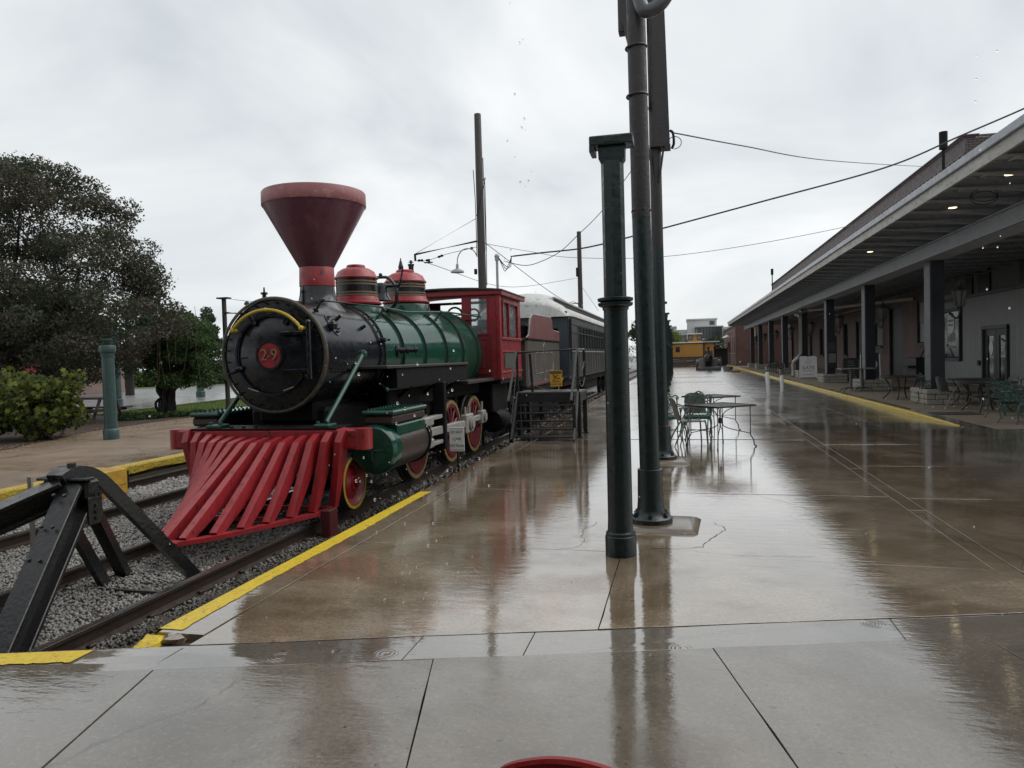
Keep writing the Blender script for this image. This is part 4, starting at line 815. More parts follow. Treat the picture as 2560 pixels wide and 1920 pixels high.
# ------------------------------------------------------------------ passenger coach
cgrey = paint('coach_grey', (.040, .045, .043), (.032, .036, .035), .4, scale=1.2, dirt=(.11, .11, .105), dirt_amt=.35, stretch=(1, 1, .25))
cblue = paint('coach_end_blue', (.035, .045, .055), (.028, .036, .046), .42, scale=2)
croof = paint('coach_roof_canvas', (.50, .50, .48), (.38, .385, .375), .55, scale=1.6, dirt=(.16, .16, .155), dirt_amt=.7, bump=.6, bscale=14, bd=.02)
dark = paint('dark_interior', (.012, .013, .015), (.018, .019, .02), .5)
def coach(y0, y1, xc, lab, detail=True):
    t = thing('passenger_coach', (xc, (y0+y1)/2, RT), lab, 'railway coach'); hw = 1.45; zf = .95; zt = 2.98
    holes = [(y-y0, y-y0+.62, 1.0, 1.72) for y in np.arange(y0+2.6, y1-2.5, .86)]
    for s in (-1, 1): b = wall_with_holes(MB(), (xc+s*hw-(.05 if s > 0 else 0), y0+.04, zf), (0, 1, 0), (0, 0, 1), y1-y0-.08, zt-zf, [(.12, .7, .62, 1.9)]+[(h[0]-.04, h[1]-.04, h[2], h[3]) for h in holes], .05, (1, 0, 0)).build('coach_side', cgrey, t, smooth=0)
    wall_with_holes(MB(), (xc-hw, y0, zf), (1, 0, 0), (0, 0, 1), 2*hw, zt-zf+.1, [(1.0, 1.9, .1, 1.75), (.3, .85, .9, 1.6), (2.05, 2.6, .9, 1.6)], .05, (0, 1, 0)).build('coach_end', cblue, t, smooth=0)
    wall_with_holes(MB(), (xc-hw, y1-.05, zf), (1, 0, 0), (0, 0, 1), 2*hw, zt-zf+.1, [], .05, (0, 1, 0)).build('coach_end', cblue, t, smooth=0)
    MB().box((xc-hw+.3, y0+.3, zf), (xc+hw-.3, y1-.3, 2.7)).build('coach_interior', dark, t, smooth=0)
    for s in (1, -1):
        x = xc+s*hw
        for z in (1.83, 2.72, 2.45): MB().bar((x+s*.01, y0+.8, z), (x+s*.01, y1-.8, z), .03, .05 if z < 2 else .03).build('belt_rail', edgew if z < 2 else cgrey, b)
        for h in holes:
            y = y0+h[0]; f = MB().bar((x+s*.012, y-.12, 1.86), (x+s*.012, y-.12, 2.70), .03, .10, (0, 1, 0), .01).build('window_post', cgrey, b)
            MB().quad((x-s*.04, y, 1.95), (x-s*.04, y+.62, 1.95), (x-s*.04, y+.62, 2.68), (x-s*.04, y, 2.68)).build('window_pane', window, b, smooth=0)
        for y in np.arange(y0+.9, y1-.8, .86): MB().bar((x+s*.006, y, 1.0), (x+s*.006, y, 1.8), .012, .02, (0, 1, 0)).build('panel_batten', cgrey, b)
        MB().bar((x+s*.015, y0+.10, zf), (x+s*.015, y0+.10, 2.9), .03, .05, (0, 1, 0)).bar((x+s*.015, y0+.78, zf), (x+s*.015, y0+.78, 2.9), .03, .05, (0, 1, 0)).build('door_post', cblue, b)
        MB().tube([(x+s*.06, y0+.05, 1.05), (x+s*.06, y0+.05, 1.9)], .02, 6).build('grab_handle', paint('handle_teal', (.05, .10, .12), (.04, .09, .1), .4), b)
    # clerestory roof
    P = [(-hw-.06, 2.96), (-hw-.04, 3.08), (-hw+.2, 3.24), (-.85, 3.36), (-.78, 3.40), (-.78, 3.62), (-.7, 3.68), (-.4, 3.76), (0, 3.79)]; P = P+[(-a, z) for a, z in P[-2::-1]]
    rs = []
    for k in range(8):
        t_ = k/7; yq = y0-.14+1.5*(1-math.cos(t_*math.pi/2)); zs = .50+.5*math.sin(t_*math.pi/2); bl_ = max(0, min(1, (t_-.62)/.2)); fx = .94+.06*min(1, t_*3)
        rs.append([V(xc+a*fx, yq, 2.96-(.05*(1-t_))+((z-2.96)*bl_+(1-bl_)*.80*max(0, 1-(a/(hw+.06))**2)**.62)*zs) for a, z in P])
    rs.append([V(xc+a, y1-.5, z) for a, z in P]); rs.append([V(xc+a*.95, y1+.05, 2.96+(z-2.96)*.8) for a, z in P])
    rf = MB().rings(rs).build('coach_roof', croof, t, smooth=50)
    pass
    for s in (1, -1):
        MB().box((xc+s*.785-.012, y0+1.6, 3.42), (xc+s*.785+.012, y1-1.0, 3.60)).build('clerestory_glazing', dark, rf, smooth=0)
        MB().bar((xc+s*.80, y0+1.4, 3.635), (xc+s*.80, y1-.6, 3.635), .12, .04).build('clerestory_eave', croof, rf)
    MB().cyl((xc+.55, y0-.08, 2.9), (xc+.55, y0+.02, 2.9), .09, None, 12).build('marker_lamp', cblue, t)
    MB().box((xc-1.3, y0, .72), (xc+1.3, y1, .93), .02).build('coach_frame', under, t)
    MB().box((xc-.9, y0+7, .3), (xc+1.1, y0+11, .72), .03).box((xc+.8, y0+2.4, .35), (xc+1.25, y0+3.6, .72), .03).build('underfloor_box', under, t)
    for yy_ in (y0+3, y0+5.2, y1-5, y1-3):
        for s in (1, -1): wheel(t, xc+s*.86, yy_, RT+.42, .42, s, 0, 'coach_wheel', under, tyre)
    MB().tube(spline([(xc+1.3, y0-.05, 1.0), (xc+1.2, y0-.25, .8), (xc+1.15, y0-.3, .5)]), .02, 6).build('end_steps_rail', edgew, t); return t
coach(22.95, 42.5, LX, 'dark grey passenger coach with pale domed roof coupled behind the tender')

# ------------------------------------------------------------------ boarding steps
stepm = paint('steps_black', (.011, .0115, .013), (.017, .017, .018), .4, scale=6, dirt=(.04, .038, .035), dirt_amt=.3)
railg = paint('handrail_grey', (.085, .08, .078), (.06, .057, .055), .4, scale=9)
ss = thing('boarding_steps', (-2.7, 15.0, 0), 'black steel boarding steps with grey handrails and chains beside the cab', 'steps')
X0, X1, Y0, Y1, DZ = -3.36, -2.10, 14.95, 16.0, .93
MB().box((X0-.02, Y0, DZ-.05), (X1+.06, Y1, DZ), .006).box((X0, Y0-.012, DZ-.2), (X1, Y0+.03, DZ-.052)).box((X1-.0, Y0, DZ-.2), (X1+.05, Y1, DZ-.052)).build('deck', stepm, ss)
for i in range(6): MB().box((X0, Y0+.02+i*.165, DZ+.001), (X1+.05, Y0+.165+i*.165, DZ+.014), .003).build('deck_plank', railg, ss, smooth=0)
for i in range(5):
    z = .06+i*.15; y = 14.33+i*.115; tr = MB().box((X0+.05, y, z), (X1-.02, y+.22, z+.025), .004).build('tread', stepm, ss, smooth=0)
for x in (X0, X1):
    MB().bar((x, 14.3, .0), (x, 15.0, .92), .04, .14, (0, 1, 0), .005).build('stringer', railg if x == X1 else stepm, ss)
for x, y in ((X1+.02, 14.98), (X1+.02, 15.95), (X0+.02, 15.0), (X0+.02, 15.95)):
    MB().box((x-.04, y-.04, 0), (x+.04, y+.04, DZ-.05), .006).box((x-.08, y-.08, 0), (x+.08, y+.08, .015)).build('post', stepm, ss)
MB().box((X1-.04, 14.40, 0), (X1+.03, 14.47, .72), .006).build('newel_post', stepm, ss)
for x in (X0, X1):
    top = V(x, 14.98, 1.80); b = V(x-.03, 14.25, .80)
    MB().tube([top, b], .026, 10).build('sloping_handrail', railg, ss)
    MB().bar((x, 15.02, DZ), (x, 15.02, 1.8), .045, .045, (0, 1, 0)).build('rail_post', stepm, ss)
MB().tube([(X1, 14.98, 1.80), (X1+.02, 15.9, 1.80), (X1+.02, 15.95, 1.7), (X1+.02, 15.95, DZ)], .026, 8).build('side_rail', stepm, ss)
MB().tube([(X0, 15.02, 1.765), (X1, 15.0, 1.80)], .028, 10).build('top_rail', stepm, ss)
MB().bar((X0+.3, 15.1, DZ), (X0+.27, 15.05, 1.74), .05, .05, (0, 1, 0)).build('rail_post', stepm, ss)
def chain(parent, p0, p1, sag, mat, n=26, r=.011):
    p0 = V(p0); p1 = V(p1); q = [p0.lerp(p1, i/n)-V(0, 0, sag*4*(i/n)*(1-i/n)) for i in range(n+1)]; m = MB()
    for i in range(n):
        a, b = q[i], q[i+1]; s, u, d = frame(b-a); s2 = s if i % 2 else u; c = (a+b)/2; L = (b-a).length*.62
        m.tube([c+d*L*math.cos(t)+s2*r*1.3*math.sin(t) for t in [2*math.pi*k/8 for k in range(8)]], r*.38, 4, closed=True)
    return m.build('chain', mat, parent)
for z in (1.36, 1.1): chain(ss, (X0+.28, 15.06, z+.03), (X1+.0, 15.03, z), .16, railg)
for z in (1.55, 1.2): chain(ss, (X1+.02, 15.05, z), (X1+.02, 15.93, z), .18, railg, 18)
chain(ss, (X1-.02, 14.96, 1.5), (X1-.02, 14.45, .4), .03, railg, 22); chain(ss, (X0+.0, 14.9, 1.4), (X0-.02, 14.4, .35), .04, railg, 22)
m = MB()
for i in range(17): m.cyl((X0+.05+i*.074, 15.93, .03), (X0+.05+i*.074, 15.93, .74), .005, None, 4)
for i in range(10): m.cyl((X0, 15.935, .04+i*.074), (X1, 15.935, .04+i*.074), .005, None, 4)
m.build('wire_screen', stepm, ss)
# warning notice hung on the chain
sgy = paint('notice_yellow', (.60, .32, .03), (.55, .28, .025), .45)
ink = paint('ink_black', (.012, .012, .012), (.015, .015, .015), .5)
wn = thing('warning_notice', (-2.55, 14.96, 1.0), 'small orange slippery surface notice hanging on the step chains', 'sign')
pl_ = MB().box((-2.66, 14.955, 1.05), (-2.41, 14.965, 1.38), .003).build('notice_plate', sgy, wn)
MB().box((-2.65, 14.948, 1.315), (-2.42, 14.953, 1.37)).build('notice_header', ink, pl_); add_text('lettering', 'CAUTION', .045, (-2.535, 14.946, 1.342), (1, 0, 0), (0, 0, 1), sgy, pl_, .001)
MB().tube([(-2.60, 14.95, 1.29), (-2.55, 14.95, 1.245), (-2.50, 14.95, 1.21), (-2.46, 14.95, 1.225)], .009, 5).tube([(-2.55, 14.95, 1.245), (-2.56, 14.95, 1.20), (-2.60, 14.95, 1.18)], .007, 5).tube([(-2.60, 14.95, 1.235), (-2.55, 14.95, 1.26), (-2.49, 14.95, 1.285)], .006, 5).sph((-2.585, 14.95, 1.29), .015, 8, 6).build('falling_figure', ink, pl_)
for t_, z in (('SLIPPERY', 1.15), ('WHEN WET', 1.095)): add_text('lettering', t_, .042, (-2.535, 14.951, z), (1, 0, 0), (0, 0, 1), ink, pl_, .001)
# notice on a stake
white = paint('sign_white', (.70, .70, .68), (.62, .62, .60), .45)
sn = thing('stake_sign', (-3.42, 10.9, -.45), 'white do not climb on train sign on a thin black stake', 'sign')
sp_ = MB().box((-3.54, 10.885, .24), (-3.30, 10.895, .61), .004).build('sign_board', white, sn)
MB().box((-3.43, 10.897, -.45), (-3.41, 10.912, .5)).build('stake', under, sn)
for t_, z in (('DO NOT', .535), ('CLIMB', .43), ('ON TRAIN', .325)): add_text('lettering', t_, .062, (-3.42, 10.884, z), (1, 0, 0), (0, 0, 1), ink, sp_, .001, sx=.78)
MB().box((-3.53, 10.882, .59), (-3.31, 10.884, .594)).box((-3.53, 10.882, .262), (-3.31, 10.884, .266)).build('border_line', ink, sp_)

# ------------------------------------------------------------------ buffer stop
bsm = paint('bumper_black', (.011, .0115, .012), (.016, .0165, .017), .27, scale=4, dirt=(.035, .033, .03), dirt_amt=.3, bump=.6, bscale=35, bd=.005)
ylw = paint('bumper_yellow', (.42, .26, .02), (.33, .18, .02), .45, scale=7, dirt=(.10, .05, .02), dirt_amt=.6)
bs = thing('buffer_stop', (LX, 5.0, -.45), 'black steel buffer stop with a worn yellow bumping block at the track end', 'buffer stop')
BX = LX+.02; HZ = .70; HY = 5.08
def hbeam(p0, p1, w, h, up, name='brace'):
    p0 = V(p0); p1 = V(p1); s, u, d = frame(p1-p0, up); m = MB()
    f = .035
    for k in (-1, 1): m.hull6((p0+p1)/2+u*k*(h/2-f/2), s, d, u, w/2, (p1-p0).length/2, f/2, .006)
    m.hull6((p0+p1)/2, s, d, u, .018, (p1-p0).length/2, h/2-f, 0); return m.build(name, bsm, bs, smooth=0)
hbeam((BX+.10, HY-.02, HZ-.02), (BX+.40, 3.98, -.40), .20, .21, (0, -.55, .8), 'front_leg')
for s in (1, -1):
    hd = bez([(BX+s*.03, HY-.13, HZ+.07), (BX+s*.05, HY+.02, HZ+.16), (BX+s*.09, HY+.14, HZ+.12), (BX+s*.14, HY+.26, HZ-.06)], 9); hd += [hd[-1].lerp(V(BX+s*.42, HY+1.06, -.42), q/4) for q in range(1, 5)]
    MB().sweep(hd, [(-.05, -.05), (.05, -.05), (.05, .05), (-.05, .05)]).build('strap', bsm, bs)
MB().bar((BX-.15, HY-.0, HZ-.1), (BX-.36, HY+.75, -.42), .05, .12).build('back_leg', bsm, bs)
hbeam((BX+.04, HY-.08, HZ-.01), (BX-1.75, 3.75, -.2), .19, .2, (0, -.3, .9), 'side_leg')
MB().box((BX-.20, HY-.09, HZ-.10), (BX+.24, HY+.06, HZ+.06), .02).box((BX-.22, HY-.12, HZ+.062), (BX+.26, HY-.02, HZ+.085), .006).build('head', bsm, bs)
MB().cyl((BX+.02, HY+.0, HZ+.09), (BX+.02, HY+.0, HZ+.15), .07, .06, 16).cyl((BX+.02, HY, HZ+.15), (BX+.02, HY, HZ+.19), .035, None, 6).build('head_bolt', bsm, bs)
yb_ = MB().box((BX-.50, HY+.30, HZ-.17), (BX+.02, HY+.62, HZ+.06), .008).build('bumping_block', ylw, bs)
MB().box((BX-.48, HY+.62, HZ-.13), (BX+.0, HY+.66, HZ+.03)).build('block_face', under, yb_)
MB().bar((BX+.02, HY+.34, HZ-.06), (BX+.02, HY+.6, HZ-.06), .015, .03).build('block_rib', ylw, yb_)
MB().bar((BX-.42, 5.65, -.36), (BX+.55, 5.55, -.33), .03, .05).build('tie_bar', railm, bs)
for x in (-.35, .42): MB().box((BX+x-.09, 3.93, -.43), (BX+x+.09, 4.25, -.36), .01).build('foot', bsm, bs)
# ragged sheet-metal scrap standing behind the buffer stop
tag(MB().box((BX-.62, HY+.18, -.46), (BX-.58, HY+.2, .74)).build('marker_stake', steel, loc=(BX-.6, HY+.19, -.46), smooth=0), 'thin pale metal stake beside the buffer stop', 'stake')

def bolt_row(p0, p1, n, d, r=.018):
    p0 = V(p0); p1 = V(p1); d = V(d).normalized()
    for i in range(n): q = p0.lerp(p1, (i+.5)/n); MB().cyl(q, q+d*.018, r, None, 6).build('bolt', bsm, bs)
bolt_row((BX+.06, HY-.16, HZ+.07), (BX+.30, 4.05, -.27), 5, (0, -.55, .8), .014); bolt_row((BX+.16, HY-.16, HZ+.07), (BX+.40, 4.05, -.27), 5, (0, -.55, .8), .014)
bolt_row((BX+.26, HY-.06, HZ-.06), (BX+.26, HY+.04, HZ-.06), 2, (1, 0, 0)); MB().box((BX+.236, HY-.09, HZ-.30), (BX+.25, HY+.06, HZ-.08), .003).build('gusset_plate', bsm, bs); bolt_row((BX+.25, HY-.02, HZ-.12), (BX+.25, HY-.02, HZ-.28), 3, (1, 0, 0), .014)
for rx in (-5.62, -4.24):
    for i in range(14):
        q = 4.42+i*.62
        for s_ in (-1, 1): MB().box((rx+s_*.06-.02, q-.03, RT-.14), (rx+s_*.06+.02, q+.03, RT-.115), .005).build('rail_clip', railm, [o for o in bpy.data.objects if o.name == 'railway_track'][0], smooth=0)
# ------------------------------------------------------------------ old canopy columns and pipes on the platform
def cut_column(name, x, y, lab, cat, group=None, h=3.42, mat=None, r=.102, full=True):
    mat = mat or colgreen; t = thing(name, (0, 0, 0), lab, cat, group, world=False); t.location = (x, y, 0)
    MB().lathe((0, 0, 0), [(.128, 0), (.128, .155), (.124, .165), (.118, .17), (.122, .18), (.12, .19), (.110, .2)], 40).build('base_collar', mat, t)
    MB().lathe((0, 0, 0), [(.107, .195), (r, .3), (.097, 2.0), (.098, 2.02), (.107, 2.025), (.107, 2.04), (.1, 2.045)], 40).build('shaft', mat, t)
    MB().lathe((0, 0, 0), [(.1, 2.04), (.135, 2.055), (.142, 2.065), (.142, 2.08), (.115, 2.085), (.142, 2.095), (.145, 2.105), (.145, 2.118), (.12, 2.125), (.05, 2.125)], 40).build('collar_ring', mat, t)
    MB().lathe((0, 0, 0), [(.092, 2.12), (.092, h-.2)], 8).build('upper_post', mat, t, smooth=20)
    # capital: a short channel with little brackets
    cp = MB().box((-.175, -.10, h-.075), (.175, .10, h), .008).box((-.175, -.10, h-.13), (-.135, .10, h-.074), .004).build('capital', mat, t)
    MB().prism([(.085, -.06, h-.21), (.105, -.06, h-.18), (.11, -.06, h-.06), (-.11, -.06, h-.06), (-.105, -.06, h-.18), (-.085, -.06, h-.21)], (0, .12, 0)).build('capital_bracket', mat, cp)
    MB().box((-.06, -.106, h-.06), (.07, -.098, h-.012), .003).build('cap_lug', mat, cp)
    return t
cut_column('iron_column', -.53, 6.12, 'nearest dark green cast-iron column with a cut capital, in front of the bent pipe post', 'column')
# row of columns down the platform (centres drift slightly, as set out on the ground)
ords = ['first', 'second', 'third', 'fourth', 'fifth', 'last']
c0 = None
for i, (x, y) in enumerate(((-.66, 25.6), (-.70, 32.5), (-.75, 39.6), (-.80, 46.9), (-.84, 54), (-.88, 61))):
    if c0 is None: c0 = cut_column('iron_column', x, y, 'a', 'column', 'columns in line down the platform'); q = c0
    else: q = copy_tree(c0)
    place(q, (x, y, 0), 0, f'{ords[i]} of the small distant iron columns lined up behind the pipe posts', 'columns in line down the platform')
# two tall pipe posts with flanged feet
def flange(t, x, y, r, pipe):
    f = MB().lathe((x, y, 0), [(r, .045), (r, .085), (r-.008, .093), (pipe+.05, .10), (pipe+.022, .125), (pipe+.006, .18), (pipe, .26), (pipe-.004, .55), (pipe-.012, .555), (pipe-.02, .555)], 48).build('flanged_foot', colgreen, t)
    for i in range(6):
        a = R(30+60*i); c = V(x+(r-.045)*math.cos(a), y+(r-.045)*math.sin(a), .09); MB().cyl(c, c+V(0, 0, .035), .026, None, 6).cyl(c+V(0, 0, .035), c+V(0, 0, .055), .014, .012, 8).build('anchor_nut', colgreen, f)
p1 = thing('pipe_post', (-.33, 7.2, 0), 'tall green and rust pipe post with an upturned pipe bend at its top', 'post')
flange(p1, -.33, 7.2, .205, .122)
MB().cyl((-.33, 7.2, .5), (-.36, 7.2, 2.95), .096, .088, 32).build('painted_pipe', colgreen, p1)
MB().cyl((-.36, 7.2, 2.95), (-.38, 7.2, 7.2), .089, .086, 32).build('bare_pipe', rustp, p1)
rock((-.36, 7.2, 3.02), .094, 8, (1, 1, .5), 16, 6).build('weld_seam', rustp, p1); 
for z in (4.55, 4.1): MB().tube(arc((-.375, 7.2, z), .094, 0, 360, 24, (1, 0, .06), (0, 1, 0)), .012, 6).build('wire_band', rustp, p1)
MB().tube(spline([(-.34, 7.1, 5.2), (-.33, 7.06, 4.95), (-.27, 7.02, 4.80), (-.14, 7.02, 4.84), (-.05, 7.03, 4.96)]), .062, 16, cap=False).build('pipe_bend', paint('bend_grey', (.06, .065, .068), (.09, .095, .1), .35, scale=6), p1)
p2 = thing('pipe_post', (-.33, 11.6, 0), 'second pipe post behind it carrying the tapered steel bracket', 'post')
flange(p2, -.33, 11.6, .21, .125)
MB().cyl((-.33, 11.6, .5), (-.345, 11.6, 3.3), .095, .088, 32).build('painted_pipe', colgreen, p2)
MB().cyl((-.345, 11.6, 3.3), (-.36, 11.6, 9.5), .088, .085, 32).build('bare_pipe', rustp, p2)
br = MB(); q = [(-.16, 4.77), (-.13, 4.9), (-.14, 5.4), (-.22, 9.2), (-.36, 9.2), (-.36, 4.77)]
br.prism([(x, 11.44, z) for x, z in q], (0, .03, 0)).prism([(x, 11.72, z) for x, z in q], (0, .03, 0)).bar((-.15, 11.595, 4.8), (-.23, 11.595, 9.2), .30, .02, (1, 0, 0)).box((-.42, 11.43, 4.765), (-.12, 11.76, 4.79)).build('tapered_bracket', rustp, p2, smooth=0)
MB().bar((-.22, 11.5, 4.77), (-.3, 11.52, 4.25), .03, .03).bar((-.45, 11.5, 4.78), (-.36, 11.52, 4.2), .03, .03).build('bracket_strut', rustp, p2)
MB().bar((-.78, 11.5, 6.7), (-.46, 11.52, 5.35), .10, .05).bar((-.70, 11.6, 9.2), (-.70, 11.6, 6.55), .2, .32, (1, 0, 0), .01).build('hanging_arm', rustp, p2)
MB().tube(spline([(-.12, 11.5, 5.0), (-.08, 11.48, 4.95), (-.07, 11.46, 4.8), (-.1, 11.46, 4.72)]), .02, 8).tube(arc((-.06, 11.45, 4.8), .1, -100, 150, 16, (1, 0, 0), (0, .3, 1)), .006, 5).build('cable_clamp', under, p2)
# mortar pads under the feet (part of the paving)
for x, y in ((-.28, 7.25), (-.3, 11.62)):
    rs = [[V(x+a*w, y+b*w, z) for a, b in ((-.30, -.30), (.34, -.34), (.38, .24), (-.30, .30))] for w, z in ((1.12, .0015), (1.0, .03), (.84, .044))]
    MB().rings(rs).build('mortar_pad', patch, plat, smooth=20)
# pale green columns on the far platform
tan = cut_column('iron_column', -13.19, 14.85, 'pale green cut iron column standing on the tan platform by the mulch bed', 'column', None, 2.35, colgreenl, .16)
for c in list(tan.children):
    if c.name.split('.')[0] in ('upper_post', 'capital', 'collar_ring', 'base_collar', 'shaft'):
        for d in list(c.children): bpy.data.objects.remove(d)
        bpy.data.objects.remove(c)
MB().lathe((0, 0, 0), [(.175, 0), (.175, .22), (.165, .24), (.150, .26)], 32).build('base_collar', colgreenl, tan)
MB().lathe((0, 0, 0), [(.150, .25), (.142, .4), (.135, 1.95), (.15, 1.955), (.15, 1.975), (.14, 1.98)], 32).build('shaft', colgreenl, tan)
MB().lathe((0, 0, 0), [(.14, 1.98), (.15, 2.05), (.175, 2.06), (.18, 2.08), (.18, 2.2), (.17, 2.22), (.05, 2.23)], 32).build('collar_ring', colgreenl, tan)
tt = MB().lathe((0, 0, 0), [(.05, 2.22), (.10, 2.30), (.13, 2.36), (.10, 2.37)], 12).build('broken_socket', colgreenl, tan)
def small_col(x, y, h, lab):
    t = thing('iron_column', (0, 0, 0), lab, 'column', world=False); t.location = (x, y, 0)
    MB().lathe((0, 0, 0), [(.24, 0), (.24, .3), (.2, .33)], 20).build('base_collar', colgreenl, t); MB().lathe((0, 0, 0), [(.2, .3), (.17, h)], 20).build('shaft', colgreenl, t)
small_col(-25.0, 28.6, 3.4, 'pale green column beyond the picnic table, half hidden under the tree'); small_col(-25.9, 35.8, 3.4, 'pale green column on the far path right of the vine trunk')
# ------------------------------------------------------------------ depot building with its canopy
def brickmat(name, c1, c2, mortar, axes, bw=.215, bh=.075):
    t = NT(name); p = t.coord('World'); q = t.n('ShaderNodeSeparateXYZ'); t.l(p, q.inputs[0]); cb_ = t.n('ShaderNodeCombineXYZ')
    t.l(q.outputs['XYZ'.index(axes[0])], cb_.inputs[0]); t.l(q.outputs['XYZ'.index(axes[1])], cb_.inputs[1])
    b = t.n('ShaderNodeTexBrick'); t.l(cb_.outputs[0], b.inputs['Vector']); b.inputs['Scale'].default_value = 1
    for k, v in (('Color1', (*c1, 1)), ('Color2', (*c2, 1)), ('Mortar', (*mortar, 1)), ('Mortar Size', .008), ('Brick Width', bw), ('Row Height', bh), ('Mortar Smooth', .1), ('Bias', -.2)): b.inputs[k].default_value = v
    col = t.mix(t.ramp(t.noise(p, 1.3, 4), .35, .7, 0, .5), b.outputs['Color'], tuple(x*.5 for x in c1))
    return t.set(color=col, rough=.75, normal=t.bump(t.math('MULTIPLY', b.outputs['Fac'], -1), .6, .01))
bwall = brickmat('wall_brick', (.15, .092, .078), (.115, .076, .066), (.19, .175, .165), 'YZ')
bend = brickmat('end_brick', (.17, .075, .058), (.13, .055, .045), (.17, .15, .13), 'YZ')
dk = paint('canopy_navy', (.020, .024, .032), (.016, .019, .026), .5, scale=3)
dklit = paint('column_lit_face', (.075, .078, .085), (.06, .062, .07), .5, scale=4)  # paler than the navy: light from the open drive put into the colour
steelp = paint('canopy_steel', (.36, .385, .415), (.30, .32, .35), .5, scale=2.5, dirt=(.10, .098, .09), dirt_amt=.4)
deckm = paint('canopy_deck', (.62, .66, .71), (.54, .575, .62), .55, scale=1.5, dirt=(.2, .2, .19), dirt_amt=.4)
fasc = paint('fascia_board', (.45, .45, .42), (.34, .34, .31), .6, scale=3, dirt=(.10, .09, .06), dirt_amt=.6, stretch=(1, .3, 1))
flash = paint('roof_flashing', (.30, .32, .35), (.24, .255, .28), .35, metal=.3, scale=2)
dep = thing('depot_building', (9, 50, 0), 'long brick depot with dark posts and a deep flat canopy over the shop walk', 'building')
WX = 11.7; CY0, CY1 = 6.0, 88.0; EX = 5.07
holes = [(41.64, 40.04, 1.84, 4.01), (46.92, 44.16, 0, 4.03), (50.07, 48.42, 1.77, 3.11), (55.4, 53.4, 0, 3.6), (59.5, 57.9, 1.2, 3.6), (64, 62.3, 0, 3.6), (69.4, 67.4, 1.2, 3.6), (74.5, 72.6, 0, 3.6), (80.2, 78, 1.2, 3.6), (86.5, 84.5, 0, 3.6)]
Y0w = 38.2
wl = wall_with_holes(MB(), (WX, Y0w, 0), (0, 1, 0), (0, 0, 1), 92-Y0w, 4.9, [(b-Y0w, a-Y0w, z0, z1) for a, b, z0, z1 in holes], .3, (1, 0, 0)).build('brick_wall', bwall, dep, smooth=0)
blind = paint('roller_blind', (.30, .31, .31), (.26, .27, .27), .7); frm = paint('joinery_dark', (.018, .018, .02), (.025, .025, .027), .5)
for i, (a, b, z0, z1) in enumerate(holes):
    door = z0 == 0; w = MB()
    if door: fr_ = rect_line if False else None
    fo = MB().bar((WX+.12, b, z0), (WX+.12, b, z1), .12, .12, (0, 1, 0)).bar((WX+.12, a, z0), (WX+.12, a, z1), .12, .12, (0, 1, 0)).bar((WX+.12, b, z1-.06), (WX+.12, a, z1-.06), .12, .12)
    if not door: fo.bar((WX-.02, b-.1, z0-.05), (WX-.02, a+.1, z0-.05), .2, .1)
    fo = fo.build('doorway' if door else 'window', frm, wl)
    MB().quad((WX+.16, b, z0), (WX+.16, a, z0), (WX+.16, a, z1), (WX+.16, b, z1)).build('pane', dark if door else window, fo, smooth=0)
    if i == 0: MB().box((WX+.10, b+.08, z0+1.05), (WX+.13, a-.08, z1-.1)).build('roller_blind', blind, fo, smooth=0); MB().box((WX+.105, b+.08, z0+.05), (WX+.125, a-.08, z0+1.03)).build('lower_sash', paint('pale_sash', (.14, .155, .15), (.12, .13, .13), .4), fo, smooth=0)
    if i == 2: MB().box((WX+.10, b+.06, z0+.05), (WX+.12, a-.06, z1-.1)).build('net_curtain', paint('curtain_pale', (.22, .25, .24), (.13, .15, .15), .7, scale=20), fo, smooth=0)
# grey board siding with shop window and door
sid = paint('siding_grey', (.27, .27, .275), (.24, .24, .245), .55, scale=2); sidd = paint('siding_trim', (.055, .057, .062), (.045, .047, .05), .5)
SX = WX-.1; sd_ = wall_with_holes(MB(), (SX, 20, 0), (0, 1, 0), (0, 0, 1), Y0w-20, 3.62, [(35.2-20, 37.75-20, 1.12, 3.2), (30.42-20, 32.62-20, 0, 2.28)], .12, (1, 0, 0)).build('siding_wall', sidd, dep, smooth=0)
y = 20.05
while y < Y0w-.05:
    w = random.choice((.16, .2, .24, .3))
    for z0, z1 in ((0.05, 3.6),):
        segs = [(z0, z1)]
        if 35.1 < y+w and y < 37.85: segs = [(z0, 1.0), (3.3, z1)]
        elif 30.35 < y+w and y < 32.7: segs = [(2.36, z1)]
        for q0, q1 in segs: MB().box((SX-.03, y, q0), (SX-.004, min(y+w-.012, Y0w), q1), .004).build('siding_board', sid, sd_, smooth=0)
    y += w
MB().box((SX-.07, 20, 3.62), (SX+.15, Y0w, 3.74)).build('siding_cap', sidd, sd_, smooth=0)
MB().box((WX+.05, 20, 3.74), (WX+.1, Y0w, 4.85)).build('upper_panel', paint('upper_grey', (.13, .135, .14), (.11, .115, .12), .6), dep, smooth=0)
for a, b in ((29.3, 29.75), (32.4, 33.6), (34.2, 34.9), (24, 25)): MB().box((WX-.02, a, 3.75), (WX+.04, b, 4.8)).build('upper_window', frm, dep, smooth=0)
MB().box((WX-.04, 35.74, 3.5), (WX+.03, 37.6, 3.95)).build('sign_blank', blind, dep, smooth=0)
sw = MB()
for a, b in (((35.15, 1.06), (37.8, 1.06)), ((35.15, 3.24), (37.8, 3.24))): sw.bar((SX-.05, a[0], a[1]), (SX-.05, b[0], b[1]), .1, .14)
for y in (35.17, 37.78): sw.bar((SX-.05, y, 1.0), (SX-.05, y, 3.3), .1, .1, (0, 1, 0))
